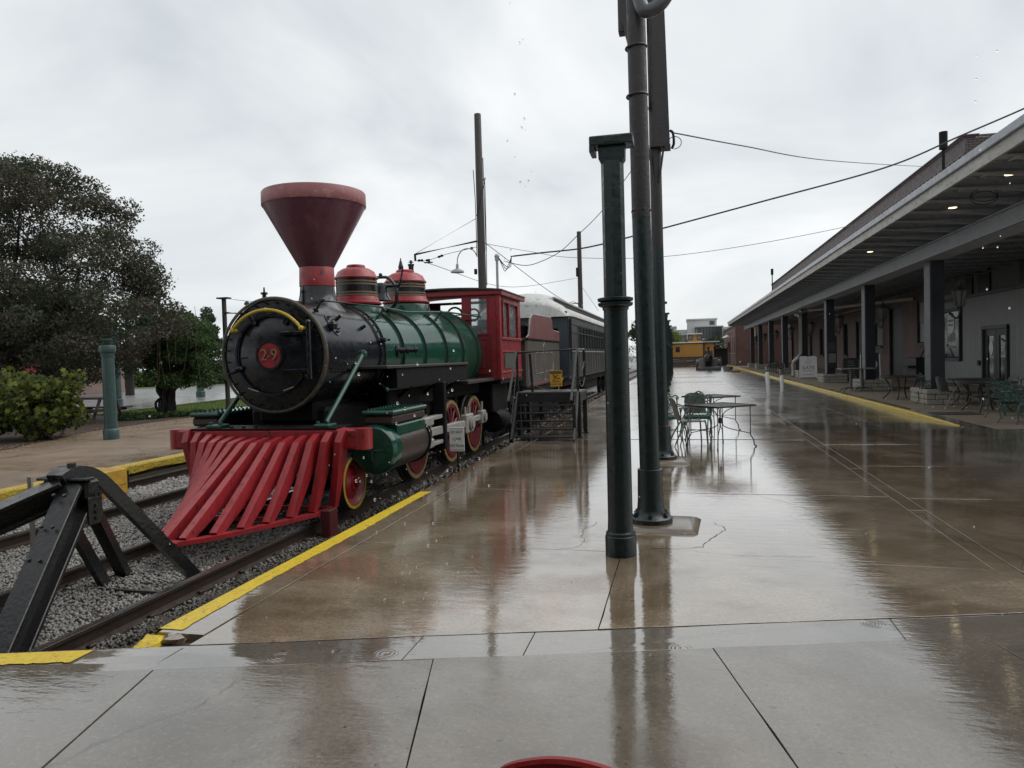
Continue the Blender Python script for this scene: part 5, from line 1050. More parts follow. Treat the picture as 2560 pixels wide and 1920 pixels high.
sw = sw.build('shop_window', sidd, sd_); MB().quad((SX+.03, 35.2, 1.1), (SX+.03, 37.75, 1.1), (SX+.03, 37.75, 3.2), (SX+.03, 35.2, 3.2)).build('pane', window, sw, smooth=0)
bub = paint('decal_white', (.85, .85, .85), (.8, .8, .8), .7)
c = V(SX+.018, 36.5, 2.66); n = 28; MB().prism([c+V(0, .47*math.cos(2*math.pi*i/n), .47*math.sin(2*math.pi*i/n)) for i in range(n)], (-.006, 0, 0)).prism([c+V(0, .30, -.35), c+V(0, .30, -.62), c+V(0, .08, -.44)], (-.006, 0, 0)).build('speech_bubble', bub, sw, smooth=0)
for t_, z in (('SOMETHING FUNNY', 2.77), ('IS GOING ON HERE!', 2.58)): add_text('lettering', t_, .135, (SX+.008, 36.5, z), (0, -1, 0), (0, 0, 1), ink, sw, .001, sx=.58)
panelm = paint('pane_panel', (.15, .19, .185), (.12, .15, .15), .5); MB().box((SX+.02, 36.0, 1.85), (SX+.026, 36.42, 2.25)).box((SX+.02, 36.5, 1.85), (SX+.026, 36.95, 2.25)).box((SX+.02, 36.0, 1.55), (SX+.026, 36.95, 1.66)).build('pane_panels', panelm, sw, smooth=0)  # flat grey-green panels set just in front of the pane
dd_ = MB().bar((SX-.05, 30.4, 0), (SX-.05, 30.4, 2.3), .12, .12, (0, 1, 0)).bar((SX-.05, 32.65, 0), (SX-.05, 32.65, 2.3), .12, .12, (0, 1, 0)).bar((SX-.05, 30.34, 2.33), (SX-.05, 32.71, 2.33), .12, .14).build('shop_door', sidd, sd_)
for y0, y1 in ((30.46, 31.5), (31.54, 32.58)):
    lf = wall_with_holes(MB(), (SX-.01, y0, 0), (0, 1, 0), (0, 0, 1), y1-y0, 2.26, [(.24, y1-y0-.24, .25, 2.0)], .05, (1, 0, 0)).build('door_leaf', sidd, dd_, smooth=0)
    MB().quad((SX+.02, y0+.24, .25), (SX+.02, y1-.24, .25), (SX+.02, y1-.24, 2.0), (SX+.02, y0+.24, 2.0)).build('door_pane', window, dd_, smooth=0)
MB().cyl((SX-.05, 31.62, 1.05), (SX-.05, 31.62, 1.35), .015, None, 6).sph((SX-.05, 31.6, .9), .03, 8, 6).build('door_handle', steel, dd_)
c = V(SX+.012, 32.06, 1.55); MB().prism([c+V(0, .2*math.cos(2*math.pi*i/20), .28*math.sin(2*math.pi*i/20)) for i in range(20)], (-.004, 0, 0)).box((SX+.008, 31.85, 1.90), (SX+.012, 32.25, 1.93)).box((SX+.008, 31.85, 1.17), (SX+.012, 32.2, 1.19)).box((SX+.008, 30.75, 1.2), (SX+.012, 31.15, 1.22)).box((SX+.008, 30.75, 1.25), (SX+.012, 31.15, 1.265)).build('door_decal', bub, dd_, smooth=0)
for t_, z in (('Wicky', 1.84), ('Wacky', 1.74)): pass
MB().bar((SX+.008, 31.12, 1.9), (SX+.008, 30.98, 1.83), .004, .07, (1, 0, 0)).bar((SX+.008, 31.0, 1.83), (SX+.008, 30.8, 1.74), .004, .09, (1, 0, 0)).box((SX+.006, 30.83, 1.52), (SX+.012, 31.1, 1.57)).box((SX+.006, 30.86, 1.42), (SX+.012, 31.06, 1.46)).build('door_decal', bub, dd_, smooth=0)
MB().box((SX-.12, 32.95, .85), (SX-.04, 33.15, 1.05), .02).build('meter_box', frm, sd_)
# canopy
deck = MB().prism([(EX+.05, CY0, 5.0), (6.9, CY0, 4.84), (WX+.3, CY0, 4.9), (WX+.3, CY0, 5.02), (6.9, CY0, 5.0), (EX+.05, CY0, 5.06)], (0, CY1-CY0, 0)).build('canopy_deck', deckm, dep, smooth=0)
for x in np.arange(5.3, 11.5, .42): MB().bar((x, CY0, 4.98-.085*(x-EX) if x < 6.9 else 4.835+.0125*(x-6.9)), (x, CY1, 4.98-.085*(x-EX) if x < 6.9 else 4.835+.0125*(x-6.9)), .06, .035).build('deck_rib', deckm, deck, smooth=0)
y = CY0+.3; jn = None
while y < CY1:
    q = [(EX+.06, 4.76), (6.9, 4.58), (WX, 4.58), (WX, 4.80), (6.9, 4.80), (EX+.06, 4.955)]
    if jn is None: jn = MB().prism([(a, CY0+.3-.05, b) for a, b in q], (0, .10, 0)).prism([(a, CY0+.3-.09, b) for a, b in ((EX+.06, 4.755), (WX, 4.575), (WX, 4.59), (6.9, 4.59), (EX+.06, 4.77))], (0, .18, 0)).build('joist', steelp, dep, smooth=0); y_0 = y
    else: o = jn.copy(); COL.objects.link(o); o.location = (0, y-y_0, 0)
    y += 1.25
fb = MB().box((EX, CY0, 4.72), (EX+.05, CY1, 4.93)).build('fascia', fasc, dep, smooth=0)
MB().box((EX-.06, CY0-.05, 4.932), (EX+.15, CY1+.02, 5.08), .01).build('eave_gutter', flash, fb, smooth=0)
MB().box((EX+.05, CY1-.06, 4.6), (WX, CY1, 5.05)).build('end_fascia', fasc, dep, smooth=0)
MB().box((6.88, CY0, 4.18), (6.94, CY1, 4.56)).box((6.76, CY0, 4.14), (7.4, CY1, 4.18)).box((6.80, CY0, 4.54), (7.3, CY1, 4.575)).box((7.22, CY0, 4.18), (7.28, CY1, 4.54)).build('main_beam', steelp, dep, smooth=0)
MB().tube([(6.7, CY0, 4.10), (6.7, 47, 4.12)], .035, 8).build('conduit', steelp, dep)
for z, x in ((4.35, 9.6), (4.2, 10.4)): MB().tube([(x, CY0, z), (x, 44, z), (x+.3, 46, z-.1), (x+.3, 62, z-.1)], .06, 8).build('ceiling_pipe', paint('pipe_pale', (.16, .165, .17), (.13, .135, .14), .5), dep)
CYS = (15.4, 23.67, 31.56, 39.56, 47.71, 56.25, 64.73, 73.59, 81.92)
for y in CYS:
    cm = MB().box((7.03, y, .0), (7.38, y+.5, 4.14), .01).build('canopy_column', dk, dep, smooth=0)
    MB().box((7.0, y+.01, .0), (7.026, y+.54, 4.135)).build('column_lit_side', dklit, cm, smooth=0)  # thin sheet on the drive side, its lit look painted in
# lit downlights on the canopy
lampm = NT('lamp_glow'); lampm.set(color=(.9, .8, .6), emit=(1, .80, .50), estr=2.2); lampm = lampm.m
for x, y in ((5.86, 15.3), (5.93, 18.45), (5.9, 25.8), (5.9, 42.9)):
    z = 4.98-.085*(x-EX)-.03; l = MB().cyl((x, y, z-.14), (x, y, z), .10, .08, 14).build('downlight_can', steelp, dep); MB().cyl((x, y, z-.148), (x, y, z-.141), .085, None, 14).build('lamp_disc', lampm, l)
for (x, y) in ((5.87, 16.5), (6.1, 12.5)):
    m = MB()
    for k in range(2): m.tube([V(x+.24*math.cos(t)+.03*k, y+.1*k, 4.62+.13*math.sin(t)-.04*k) for t in [2*math.pi*i/18 for i in range(18)]], .007, 5, closed=True)
    m.build('cable_coil', under, dep)
# upper brick storey rising behind the canopy: real bricks on its near end
PY0, PY1, PX, PZ = 34.9, 104.0, 11.7, 10.42
core = MB().box((PX+.06, PY0+.06, 5.0), (PX+9, PY1, PZ-.06)).build('upper_storey', paint('mortar_grey', (.11, .10, .092), (.08, .074, .068), .7, coords='World', scale=.8), dep, smooth=0)
bm1 = paint('parapet_brick', (.095, .062, .058), (.070, .056, .056), .55, scale=1.5, dirt=(.16, .12, .11), dirt_amt=.45, coords='World'); bmm = {}
BW, BH = .30, .098
def bricks_side(y0, y1, z0, z1):
    L = []; k = 0; z = z0
    while z < z1-.01:
        y = y0-(BW/2 if k % 2 else 0)
        while y < y1: a = max(y, y0); b = min(y+BW, y1); (L.append((a, b, z)) if b-a > .05 else None); y += BW
        z += BH; k += 1
    return L
proud = lambda z: .05 if z > PZ-.12 else (.05 if PZ-1.0 < z < PZ-.7 else 0)
shared = {}
def add_brick(kind, L, pos):
    key = (kind, round(L, 2))
    if key not in shared:
        m = MB().box((0, .006, .006), (.10, L-.006, BH-.006), .007) if kind == 'side' else MB().box((.006, 0, .006), (L-.006, .10, BH-.006), .007)
        me = m.mesh('brick', smooth=0); me.materials.append(bm1); shared[key] = me
    o = link('brick', shared[key], core); o.location = (pos[0]-9, pos[1]-50, pos[2]); return o
nb_ = 0; rest = MB()
allb = [('side', a, b, z) for a, b, z in bricks_side(PY0, PY1, 8.0, PZ)]+[('end', a, b, z) for a, b, z in bricks_side(0, 4.2, 8.3, PZ)]
allb.sort(key=lambda q: (0 if q[0] == 'end' and q[3] > 8.8 and q[1] < 3.2 else 1, q[1] + (8 if q[3] < 9.3 else 0)))
for q in allb:
    k, a, b, z = q; j = random.uniform(-.006, .004); pr_ = proud(z); dent = .07 if (abs(z-(PZ-.86)) < .05 and int(a/BW) % 2) else 0
    if k == 'side': pos = (PX-pr_+j-.0+dent, a, z)
    else: pos = (PX+a, PY0-pr_+j, z)
    if nb_ < 290: add_brick(k, b-a, pos); nb_ += 1
    elif z > 8.0:
        if k == 'side': rest.box((pos[0], a+.005, z+.005), (pos[0]+.1, b-.005, z+BH-.005))
        else: rest.box((pos[0]+.005, pos[1], z+.005), (pos[0]+(b-a)-.005, pos[1]+.1, z+BH-.005))
r_ = rest.build('brickwork', bm1, core, smooth=0); r_['kind'] = 'stuff'
MB().box((PX-.16, PY0-.16, PZ), (PX+.5, PY1, PZ+.05), .01).build('coping', bm1, core, smooth=0)
# chimney flues and vent pipes on the roof
MB().cyl((10.6, 34.0, 5.0), (10.6, 34.0, 10.0), .06, None, 10).cyl((10.6, 34.0, 9.75), (10.6, 34.0, 10.45), .16, None, 14).build('vent_pipe', under, dep)
MB().cyl((10.4, 92, 5.0), (10.4, 92, 10.6), .06, None, 8).cyl((10.4, 92, 10.6), (10.4, 92, 11.3), .15, None, 10).build('vent_pipe', under, dep)
# wall lanterns on the columns
lant = paint('lantern_iron', (.018, .022, .022), (.025, .03, .03), .5); lglass = glass('lantern_glass', (.10, .11, .10), .12)
def lantern(x, y, z, lab):
    t = thing('wall_lantern', (0, 0, 0), lab, 'lantern', 'lanterns on the canopy columns', world=False); t.location = (x, y, z)
    MB().tube(spline([(0, 0, .0), (.08, -.08, .02), (.14, -.2, -.12), (.2, -.36, -.16), (.24, -.42, -.02), (.24, -.42, .12)]), .03, 8).tube(arc((.06, -.1, .0), .06, 0, 300, 12, (0, 1, 0), (0, 0, 1)), .015, 6).build('scroll_bracket', lant, t)
    MB().lathe((.24, -.42, 0), [(.05, .1), (.10, .14), (.10, .17)], 6).build('lantern_base', lant, t, smooth=0); MB().lathe((.24, -.42, 0), [(.24, .58), (.20, .62), (.08, .72), (.05, .74), (.05, .78), (.02, .8), (.035, .84), (.01, .9)], 6).build('lantern_cap', lant, t, smooth=0)
    MB().lathe((.24, -.42, 0), [(.105, .165), (.20, .585)], 6).build('lantern_glass', lglass, t, smooth=0)
    m = MB()
    for i in range(6): a = 2*math.pi*i/6; c_ = V(.24, -.42, 0); d = V(math.sin(a), math.cos(a), 0); m.bar(c_+d*.112+V(0, 0, .16), c_+d*.215+V(0, 0, .59), .018, .018)
    m.build('glazing_bars', lant, t); return t
L0 = lantern(7.30, 23.38, 2.60, 'iron lantern on the nearest visible canopy column')
for i, y in enumerate(CYS[2:]):
    q = copy_tree(L0); place(q, (7.30, y-.02, 2.60), 0, f'iron lantern on the {["second", "third", "fourth", "fifth", "sixth", "seventh", "farthest"][i]} canopy column counted from the shop door')
# stone planters round the column feet, stone by stone
stn = paint('planter_stone', (.36, .33, .28), (.27, .25, .215), .7, scale=7, dirt=(.13, .12, .10), dirt_amt=.35, bump=.8, bscale=25, bd=.012); soilm = paint('planter_soil', (.03, .025, .02), (.02, .018, .015), .8)
def planter(y, k):
    t = thing('stone_planter', (7.25, y+.3, 0), '', 'planter', 'stone planters round the canopy columns'); x0, x1, y0, y1 = 6.72, 7.85, y-.55, y+1.0
    MB().box((x0+.12, y0+.12, .0), (x1-.12, y1-.12, .36)).build('planter_core', soilm, t, smooth=0); rows = 3
    for r in range(rows):
        z0 = .004+r*.145; per = [('x', y0, x0, x1), ('y', x0, y0, y1), ('x', y1-.16, x0, x1), ('y', x1-.16, y0, y1)]
        for ax, fx, a, b in per:
            q = a+(.16 if ax == 'y' else 0); e = b-(.16 if ax == 'y' else 0)
            while q < e-.02:
                w = min(random.uniform(.22, .46), e-q)
                if e-q-w < .12: w = e-q
                j = random.uniform(-.02, .015)
                if ax == 'x': A, B = (q+.005, fx+j, z0), (q+w-.005, fx+.16+j, z0+.138)
                else: A, B = (fx+j, q+.005, z0), (fx+.16+j, q+w-.005, z0+.138)
                MB().box(A, B, .02).build('stone', stn, t, smooth=0); q += w
    return t
for i, y in enumerate(CYS[1:]): planter(y, i)['label'] = f'rough pale stone planter at the foot of the {["nearest", "second", "third", "fourth", "fifth", "sixth", "seventh", "farthest"][i]} visible canopy column'
# rainwater downpipe with its swan neck
dpm = paint('downpipe_cream', (.42, .41, .37), (.35, .34, .31), .5, scale=3)
dp = thing('downpipe', (6.8, 48.4, 0), 'cream rainwater downpipe with swan neck beside the white folding sign', 'pipe')
MB().tube([(6.9, 47.3, 3.85), (6.9, 47.35, 1.45), (6.86, 47.6, 1.25), (6.66, 48.4, .98), (6.63, 48.5, .8), (6.66, 48.6, .18), (6.58, 48.5, .06)], .105, 12).build('lower_pipe', dpm, dp)
MB().tube([(6.72, 47.0, 3.72), (7.3, 47.6, 4.02), (7.6, 47.4, 4.05), (9.5, 44, 4.06), (11.4, 41, 4.1)], .09, 10).tube([(6.6, 47.2, 3.78), (7.2, 47.6, 4.05)], .06, 8).build('upper_pipe', dpm, dp)
# ------------------------------------------------------------------ tables and chairs
chg = paint('chair_grey', (.20, .20, .18), (.16, .16, .145), .45, scale=6); tubeg = paint('tube_grey', (.17, .17, .165), (.13, .13, .125), .35, metal=.3)
blk = paint('iron_black', (.012, .012, .013), (.02, .02, .021), .32); orn = paint('cast_green', (.030, .110, .078), (.022, .085, .060), .38, scale=9, dirt=(.10, .17, .13), dirt_amt=.35); ornd = paint('cast_green_dark', (.020, .058, .044), (.016, .046, .035), .4, scale=9, dirt=(.14, .18, .15), dirt_amt=.3)
def stack_chair(lab, group, feet=False):
    t = thing('stacking_chair', (0, 0, 0), lab, 'chair', group, world=False)     # faces +y
    def seat(u, v):
        x = (u-.5)*.44*(1-.08*v); y = -.20+.44*v; return (x, y, .445+.012*math.cos((u-.5)*3)-.03*max(0, v-.85)/.15-.012*math.sin(v*3))
    m = MB().grid(seat, 6, 8).grid(lambda u, v: tuple(V(seat(1-u, v))-V(0, 0, .014)), 6, 8); m.build('seat', chg, t)
    def back(u, v): w = .42*(1-.12*v**4); return ((u-.5)*w, -.20-.10*v-.04*math.cos((u-.5)*math.pi)*1+.0, .46+.40*v-.05*(v**3)*abs(2*u-1)**3)
    MB().grid(back, 8, 8).grid(lambda u, v: tuple(V(back(1-u, v))-V(0, .014, 0)), 8, 8).build('backrest', chg, t)
    for s in (-1, 1):
        MB().tube(spline([(s*.20, .20, .45), (s*.215, .235, .40), (s*.235, .26, .02)], 5)+[V(s*.236, .262, 0)], .0135, 8).build('front_leg', tubeg, t)
        MB().tube(spline([(s*.255, -.33, 0), (s*.245, -.24, .2), (s*.235, -.02, .55), (s*.24, .06, .645), (s*.235, .03, .68), (s*.225, -.10, .69), (s*.21, -.24, .675)], 5), .0135, 8).build('arm_and_rear_leg', tubeg, t)
        if feet:
            for y in (.262, -.33): MB().sph((s*.24, y, .015), .022, 8, 6).build('foot_cap', white, t)
    return t
def ornate_chair(lab, group, mat, arms=True):
    t = thing('ornate_chair', (0, 0, 0), lab, 'chair', group, world=False); B = lambda x, z: V(x, -.20-(z-.44)*.16, z)
    m = MB().tube(spline([B(-.22, .45), B(-.225, .72), B(-.21, .80)], 5), .013, 6).tube(spline([B(.22, .45), B(.225, .72), B(.21, .80)], 5), .013, 6)
    m.tube(spline([B(-.235, .74), B(-.25, .79), B(-.20, .83), B(-.12, .80), B(-.06, .87), B(0, .90), B(.06, .87), B(.12, .80), B(.20, .83), B(.25, .79), B(.235, .74)], 5), .013, 6).build('back_frame', mat, t)
    m = MB()
    for s in (-1, 1):
        m.tube(arc(B(s*.05, .835), .038, 0, 340, 14, (1, 0, 0), (0, -.16, 1)), .011, 6).tube(spline([B(0, .78), B(s*.075, .77), B(s*.10, .69), B(s*.06, .60), B(s*.02, .52), B(0, .46)], 5), .012, 6)
        m.tube(spline([B(s*.05, .74), B(s*.055, .67), B(s*.02, .60), B(0, .57)], 5), .009, 6).tube(arc(B(s*.10, .75), .03, 90, 400, 10, (1, 0, 0), (0, -.16, 1)), .008, 5).tube(spline([B(0, .48), B(s*.09, .475), B(s*.15, .50), B(s*.215, .47)], 5), .010, 6)
        m.tube(arc(B(s*.085, .63), .026, 0, 330, 10, (1, 0, 0), (0, -.16, 1)), .008, 5)
    m.sph(B(0, .79), .022, 8, 6).sph(B(0, .55), .018, 8, 6).build('scroll_back', mat, t)
    m = MB().tube([(-.22, -.2, .44), (.22, -.2, .44), (.235, .22, .44), (-.235, .22, .44)], .016, 6, closed=True)
    for i in range(7): x = -.18+i*.06; m.bar((x, -.2, .44), (x, .22, .44), .018, .012)
    for i in range(6): y = -.14+i*.065; m.bar((-.22, y, .441), (.22, y, .441), .014, .011)
    m.build('pierced_seat', mat, t); m = MB()
    for s in (-1, 1): m.bar((s*.228, -.2, .415), (s*.235, .22, .415), .012, .05)
    m.bar((-.22, .22, .415), (.22, .22, .415), .012, .05).build('seat_apron', mat, t)
    for sx in (-1, 1):
        MB().tube(spline([(sx*.215, .205, .43), (sx*.245, .24, .30), (sx*.215, .215, .12), (sx*.235, .25, .015)], 5), [.02]*6+[.014]*6+[.011]*4, 6).sph((sx*.237, .255, .012), .018, 6, 5).build('leg', mat, t)
        MB().tube(spline([(sx*.21, -.19, .43), (sx*.235, -.23, .28), (sx*.22, -.22, .12), (sx*.235, -.27, .015)], 5), [.018]*6+[.013]*6+[.011]*4, 6).sph((sx*.237, -.275, .012), .018, 6, 5).build('leg', mat, t)
        if arms:
            MB().tube(spline([B(sx*.225, .66), (sx*.25, -.12, .655), (sx*.26, .05, .65), (sx*.265, .17, .63), (sx*.26, .19, .59), (sx*.24, .15, .52), (sx*.235, .18, .45)], 5), .012, 6).tube(arc((sx*.25, .0, .545), .05, 0, 320, 12, (0, 1, 0), (0, 0, 1)), .009, 5).tube(arc((sx*.25, .1, .52), .035, 0, 320, 12, (0, 1, 0), (0, 0, 1)), .008, 5).build('arm', mat, t)
    MB().bar((-.22, .21, .16), (.22, -.21, .16), .012, .012).bar((-.22, -.21, .165), (.22, .21, .165), .012, .012).build('stretcher', mat, t); return t
def mesh_table(lab):
    t = thing('mesh_table', (0, 0, 0), lab, 'table', 'black mesh tables on the platform', world=False); h = .72; a = .43
    m = MB()
    for s in (-1, 1): m.bar((-a, s*a, h), (a, s*a, h), .02, .03).bar((s*a, -a, h), (s*a, a, h), .02, .03)
    m.build('top_frame', blk, t)
    for i in range(27): x = -a+.03+i*(2*a-.06)/26; MB().bar((x, -a, h+.004), (x, a, h+.004), .016, .005).build('top_slat', blk, t, smooth=0)
    MB().bar((-a, 0, h-.012), (a, 0, h-.012), .03, .01).cyl((0, 0, h-.01), (0, 0, h+.01), .03, None, 10).build('top_stay', blk, t)
    for sx in (-1, 1):
        for sy in (-1, 1):
            c = V(sx*.36, sy*.36, 0); MB().tube([(c.x, c.y, h-.01), (c.x, c.y, .2), (c.x*1.10, c.y*1.10, .12), (c.x*1.12, c.y*1.12, .03), (c.x*1.16, c.y*1.16, .012)], .011, 6).sph((c.x*1.17, c.y*1.17, .012), .018, 6, 5).build('leg', blk, t)
            MB().tube(spline([(c.x*.55, c.y*.55, h-.02), (c.x*.16, c.y*.16, h-.12), (sx*.03, sy*.03, h-.28), (c.x*.2, c.y*.2, .33), (c.x*.98, c.y*.98, .23)], 6), .008, 6).build('curved_brace', blk, t)
    MB().cyl((0, 0, h-.32), (0, 0, h-.22), .03, None, 10).build('centre_hub', blk, t); return t
G1 = 'chairs and tables grouped on the wet platform'
tb = mesh_table('black mesh-topped square table nearest the drive, on the wet platform'); place(tb, (.62, 13.55, 0), R(38))
tb2 = copy_tree(tb); place(tb2, (.56, 16.35, 0), R(36), 'second black mesh table just behind the nearest one')
ch = stack_chair('grey plastic stacking chair pulled up to the near mesh table', G1); place(ch, (.10, 13.75, 0), R(-78))
c2 = copy_tree(ch); place(c2, (.27, 15.6, 0), R(-12), 'grey stacking chair behind the mesh table, facing away')
oc = ornate_chair('green scrolled cast chair against the near mesh table', G1, orn); place(oc, (.27, 14.75, 0), R(176))
oc2 = copy_tree(oc); place(oc2, (-.32, 14.7, 0), R(-172), 'green scrolled cast chair half hidden behind the second pipe post')
# on the shop walk
def round_table(lab, r=.5, mat=None):
    t = thing('round_table', (0, 0, 0), lab, 'table', world=False); mat = mat or blk
    MB().lathe((0, 0, 0), [(.02, .70), (r-.02, .705), (r, .715), (r, .73), (r-.012, .74), (.02, .742)], 40).build('table_top', mat, t)
    for i in range(4):
        a = R(45+90*i); d = V(math.cos(a), math.sin(a), 0); MB().tube(spline([d*r*.78+V(0, 0, .7), d*r*.60+V(0, 0, .5), d*r*.52+V(0, 0, .35), d*r*.66+V(0, 0, .15), d*r*.86+V(0, 0, .01)], 5), .022, 8).build('leg', mat, t)
    MB().tube(arc((0, 0, .36), r*.52, 0, 345, 24, (1, 0, 0), (0, 1, 0)), .014, 6, closed=True).build('stretcher_ring', mat, t); return t
bt = paint('table_bronze', (.030, .024, .022), (.022, .02, .02), .35)
ta = round_table('round dark table with splayed legs alone between two canopy columns', .66, bt); place(ta, (6.82, 25.9, 0), .3)
ta2 = copy_tree(ta); place(ta2, (7.75, 22.6, 0), .8, 'dark round table beside the nearest canopy column'); ta3 = copy_tree(ta); place(ta3, (7.35, 20.6, 0), .2, 'dark round table behind the two green chairs'); ta3.scale = (1.0, 1.0, 1)
ta4 = copy_tree(ta); place(ta4, (7.6, 17.6, 0), .5, 'dark table cut by the picture edge behind the rightmost green chair')
o1 = ornate_chair('dark green scrolled chair in front of the nearest stone planter', 'chairs on the shop walk', ornd); place(o1, (6.95, 23.55, 0), R(-82))
s1 = stack_chair('black and silver tube chair with white foot caps by the round table', 'chairs on the shop walk', True); place(s1, (6.95, 21.85, 0), R(-72))
for c in s1.children:
    if c.name.startswith(('seat', 'backrest')): c.data.materials.clear(); c.data.materials.append(blk)
orn2 = paint('cast_green_mid', (.032, .085, .066), (.024, .066, .05), .4, scale=9, dirt=(.10, .15, .12), dirt_amt=.3)
o2 = ornate_chair('first of two mid green scrolled chairs, the one set back', 'chairs on the shop walk', orn2); place(o2, (7.05, 18.75, 0), R(-68))
o3 = copy_tree(o2); place(o3, (6.82, 17.45, 0), R(-66), 'mid green scrolled chair nearest the camera on the shop walk')
o4 = copy_tree(o2); place(o4, (7.75, 19.6, 0), R(120), 'green scrolled chair behind the round table near the shop door')
s2 = copy_tree(s1); place(s2, (7.95, 21.3, 0), R(100), 'tube chair on the far side of the round table')
bch = ornate_chair('dark chair tucked at the table beside the shop door', 'chairs on the shop walk', blk); place(bch, (8.4, 20.2, 0), R(140))
# pedestal café table
pt = thing('pedestal_table', (0, 0, 0), 'narrow grey table on twin pedestals with claw feet', 'table', world=False); pt.location = (6.55, 31.0, 0)
MB().box((-.62, -.35, .86), (.62, .35, .90), .012).build('table_top', chg, pt)
for x in (-.2, .2):
    MB().cyl((x, 0, .1), (x, 0, .86), .06, None, 14).build('pedestal', tubeg, pt)
    for i in range(4): a = R(45+90*i); d = V(math.cos(a), math.sin(a), 0); MB().tube(spline([V(x, 0, .16), V(x, 0, .14)+d*.2, V(x, 0, .1)+d*.38, V(x, 0, .01)+d*.45], 5), .018, 6).build('claw_foot', blk, pt)
# far seating along the walk
def dark_set(x, y, rz, lab):
    q = copy_tree(bch); place(q, (x, y, 0), rz, lab); return q
far = [(6.5, 57.5, 1.2, 'dark chair beside the seventh column, nearest the kerb'), (6.9, 58.6, -.8, 'dark chair just behind the kerbside dark chair'), (7.6, 56.0, .4, 'dark chair in the shade beyond the downpipe'), (6.55, 55.0, 2.2, 'dark chair at the small far table'), (7.3, 60.5, 1.9, 'dark chair left of the far seating group'), (6.6, 61.5, .2, 'farthest dark chair of the seating on the walk')]
for x, y, r_, l in far: dark_set(x, y, r_, l)
ft = copy_tree(ta); place(ft, (7.0, 56.6, 0), 0, 'dark far table among the distant chairs')
wk = stack_chair('pale woven chair by the distant seating', 'chairs on the shop walk'); place(wk, (7.0, 53.2, 0), R(-100))
for c in wk.children:
    if c.name.startswith(('seat', 'backrest')): c.data.materials.clear(); c.data.materials.append(paint('woven_tan', (.24, .21, .17), (.18, .155, .125), .6, scale=30))
# litter bin
lb = thing('litter_bin', (7.35, 51.0, 0), 'grey litter bin beside the downpipe', 'bin'); MB().box((7.05, 50.6, .02), (7.6, 51.2, 1.1), .03).build('bin_body', sidd, lb); MB().box((7.02, 50.57, 1.1), (7.63, 51.23, 1.22), .04).build('bin_lid', frm, lb)
# folding signs
def aframe(name, loc, rz, lab, w, h, mat, frame_mat):
    t = thing(name, (0, 0, 0), lab, 'sign', world=False); t.location = loc; t.rotation_euler = (0, 0, rz); pr__ = []
    for s, ttl in ((-1, 'front_board'), (1, 'rear_board')):
        d = .26; top = V(0, s*.03, h); m = MB()
        P = [(-w/2, .06), (w/2, .06), (w/2-.03, h-.06), (w/2-.08, h), (-w/2+.08, h), (-w/2+.03, h-.06)]
        m.prism([(x, s*(.03+d*(1-z/h)), z) for x, z in P], (0, s*-.025, 0)); o = m.build(ttl, mat, t, smooth=0); pr__.append(o)
        f = MB()
        for sx in (-1, 1): f.bar((sx*w/2, s*(.035+d), .0), (sx*(w/2-.03), s*.035, h-.06), .045, .04, (0, 1, 0), .006)
        f.build('leg', frame_mat, t)
    return t, pr__[0]
g11, fb_ = aframe('folding_sign', (7.15, 46.2, 0), R(-8), 'white folding sign reading gate eleven on the shop walk', .95, 1.3, white, white)
tilt = V(0, .26, 1.3).normalized()
def on_sign(x, z, h=1.3): return V(x, -(.03+.26*(1-z/h))-.004, z)
add_text('lettering', 'GATE', .25, on_sign(0, .62), (1, 0, 0), tilt, ink, fb_, .002, spacing=1.15); add_text('lettering', 'ELEVEN', .13, on_sign(0, .45), (1, 0, 0), tilt, ink, fb_, .002, spacing=1.4)
dq = [on_sign(*p) for p in ((0, 1.16), (.19, .98), (0, .80), (-.19, .98))]; MB().tube(dq, .009, 4, closed=True).build('diamond_outline', ink, fb_); add_text('numeral', '11', .15, on_sign(0, .98), (1, 0, 0), tilt, ink, fb_, .002)
MB().bar(on_sign(-.3, .22), on_sign(.3, .22), .02, .025).build('rule_line', chg, fb_); MB().box((-.1, -.05, 1.27), (.1, .05, 1.33), .01).build('carry_handle', ink, g11)
chb = paint('chalkboard', (.02, .022, .022), (.03, .032, .032), .7); wood = paint('frame_wood', (.10, .085, .07), (.07, .06, .05), .6); chalk = paint('chalk_white', (.45, .45, .43), (.35, .35, .34), .8)
k1, kf = aframe('folding_chalkboard', (8.05, 39.3, 0), R(-5), 'dark folding chalkboard with chalk writing behind the third planter', .75, 1.2, chb, wood)
rr = random.Random(4)
for i in range(8):
    z = 1.05-i*.11; w = rr.uniform(.1, .26); MB().tube([on_sign(-w+2*w*j/12, z+rr.uniform(-.02, .02), 1.2) for j in range(13)], .008, 4).build('chalk_line', chalk, kf)
k2, kf2 = aframe('folding_chalkboard', (8.0, 35.2, 0), R(-12), 'pale framed chalkboard with round badge beside the second planter', .8, 1.45, chb, white)
c = V(.1, 0, 0); MB().prism([on_sign(.12+.17*math.cos(2*math.pi*i/20), .95+.2*math.sin(2*math.pi*i/20), 1.45) for i in range(20)], (0, -.004, 0)).build('round_badge', chalk, kf2)
for z in (.45, .35): MB().bar(on_sign(-.2, z, 1.45), on_sign(.22, z, 1.45), .01, .02).build('chalk_line', chalk, kf2)
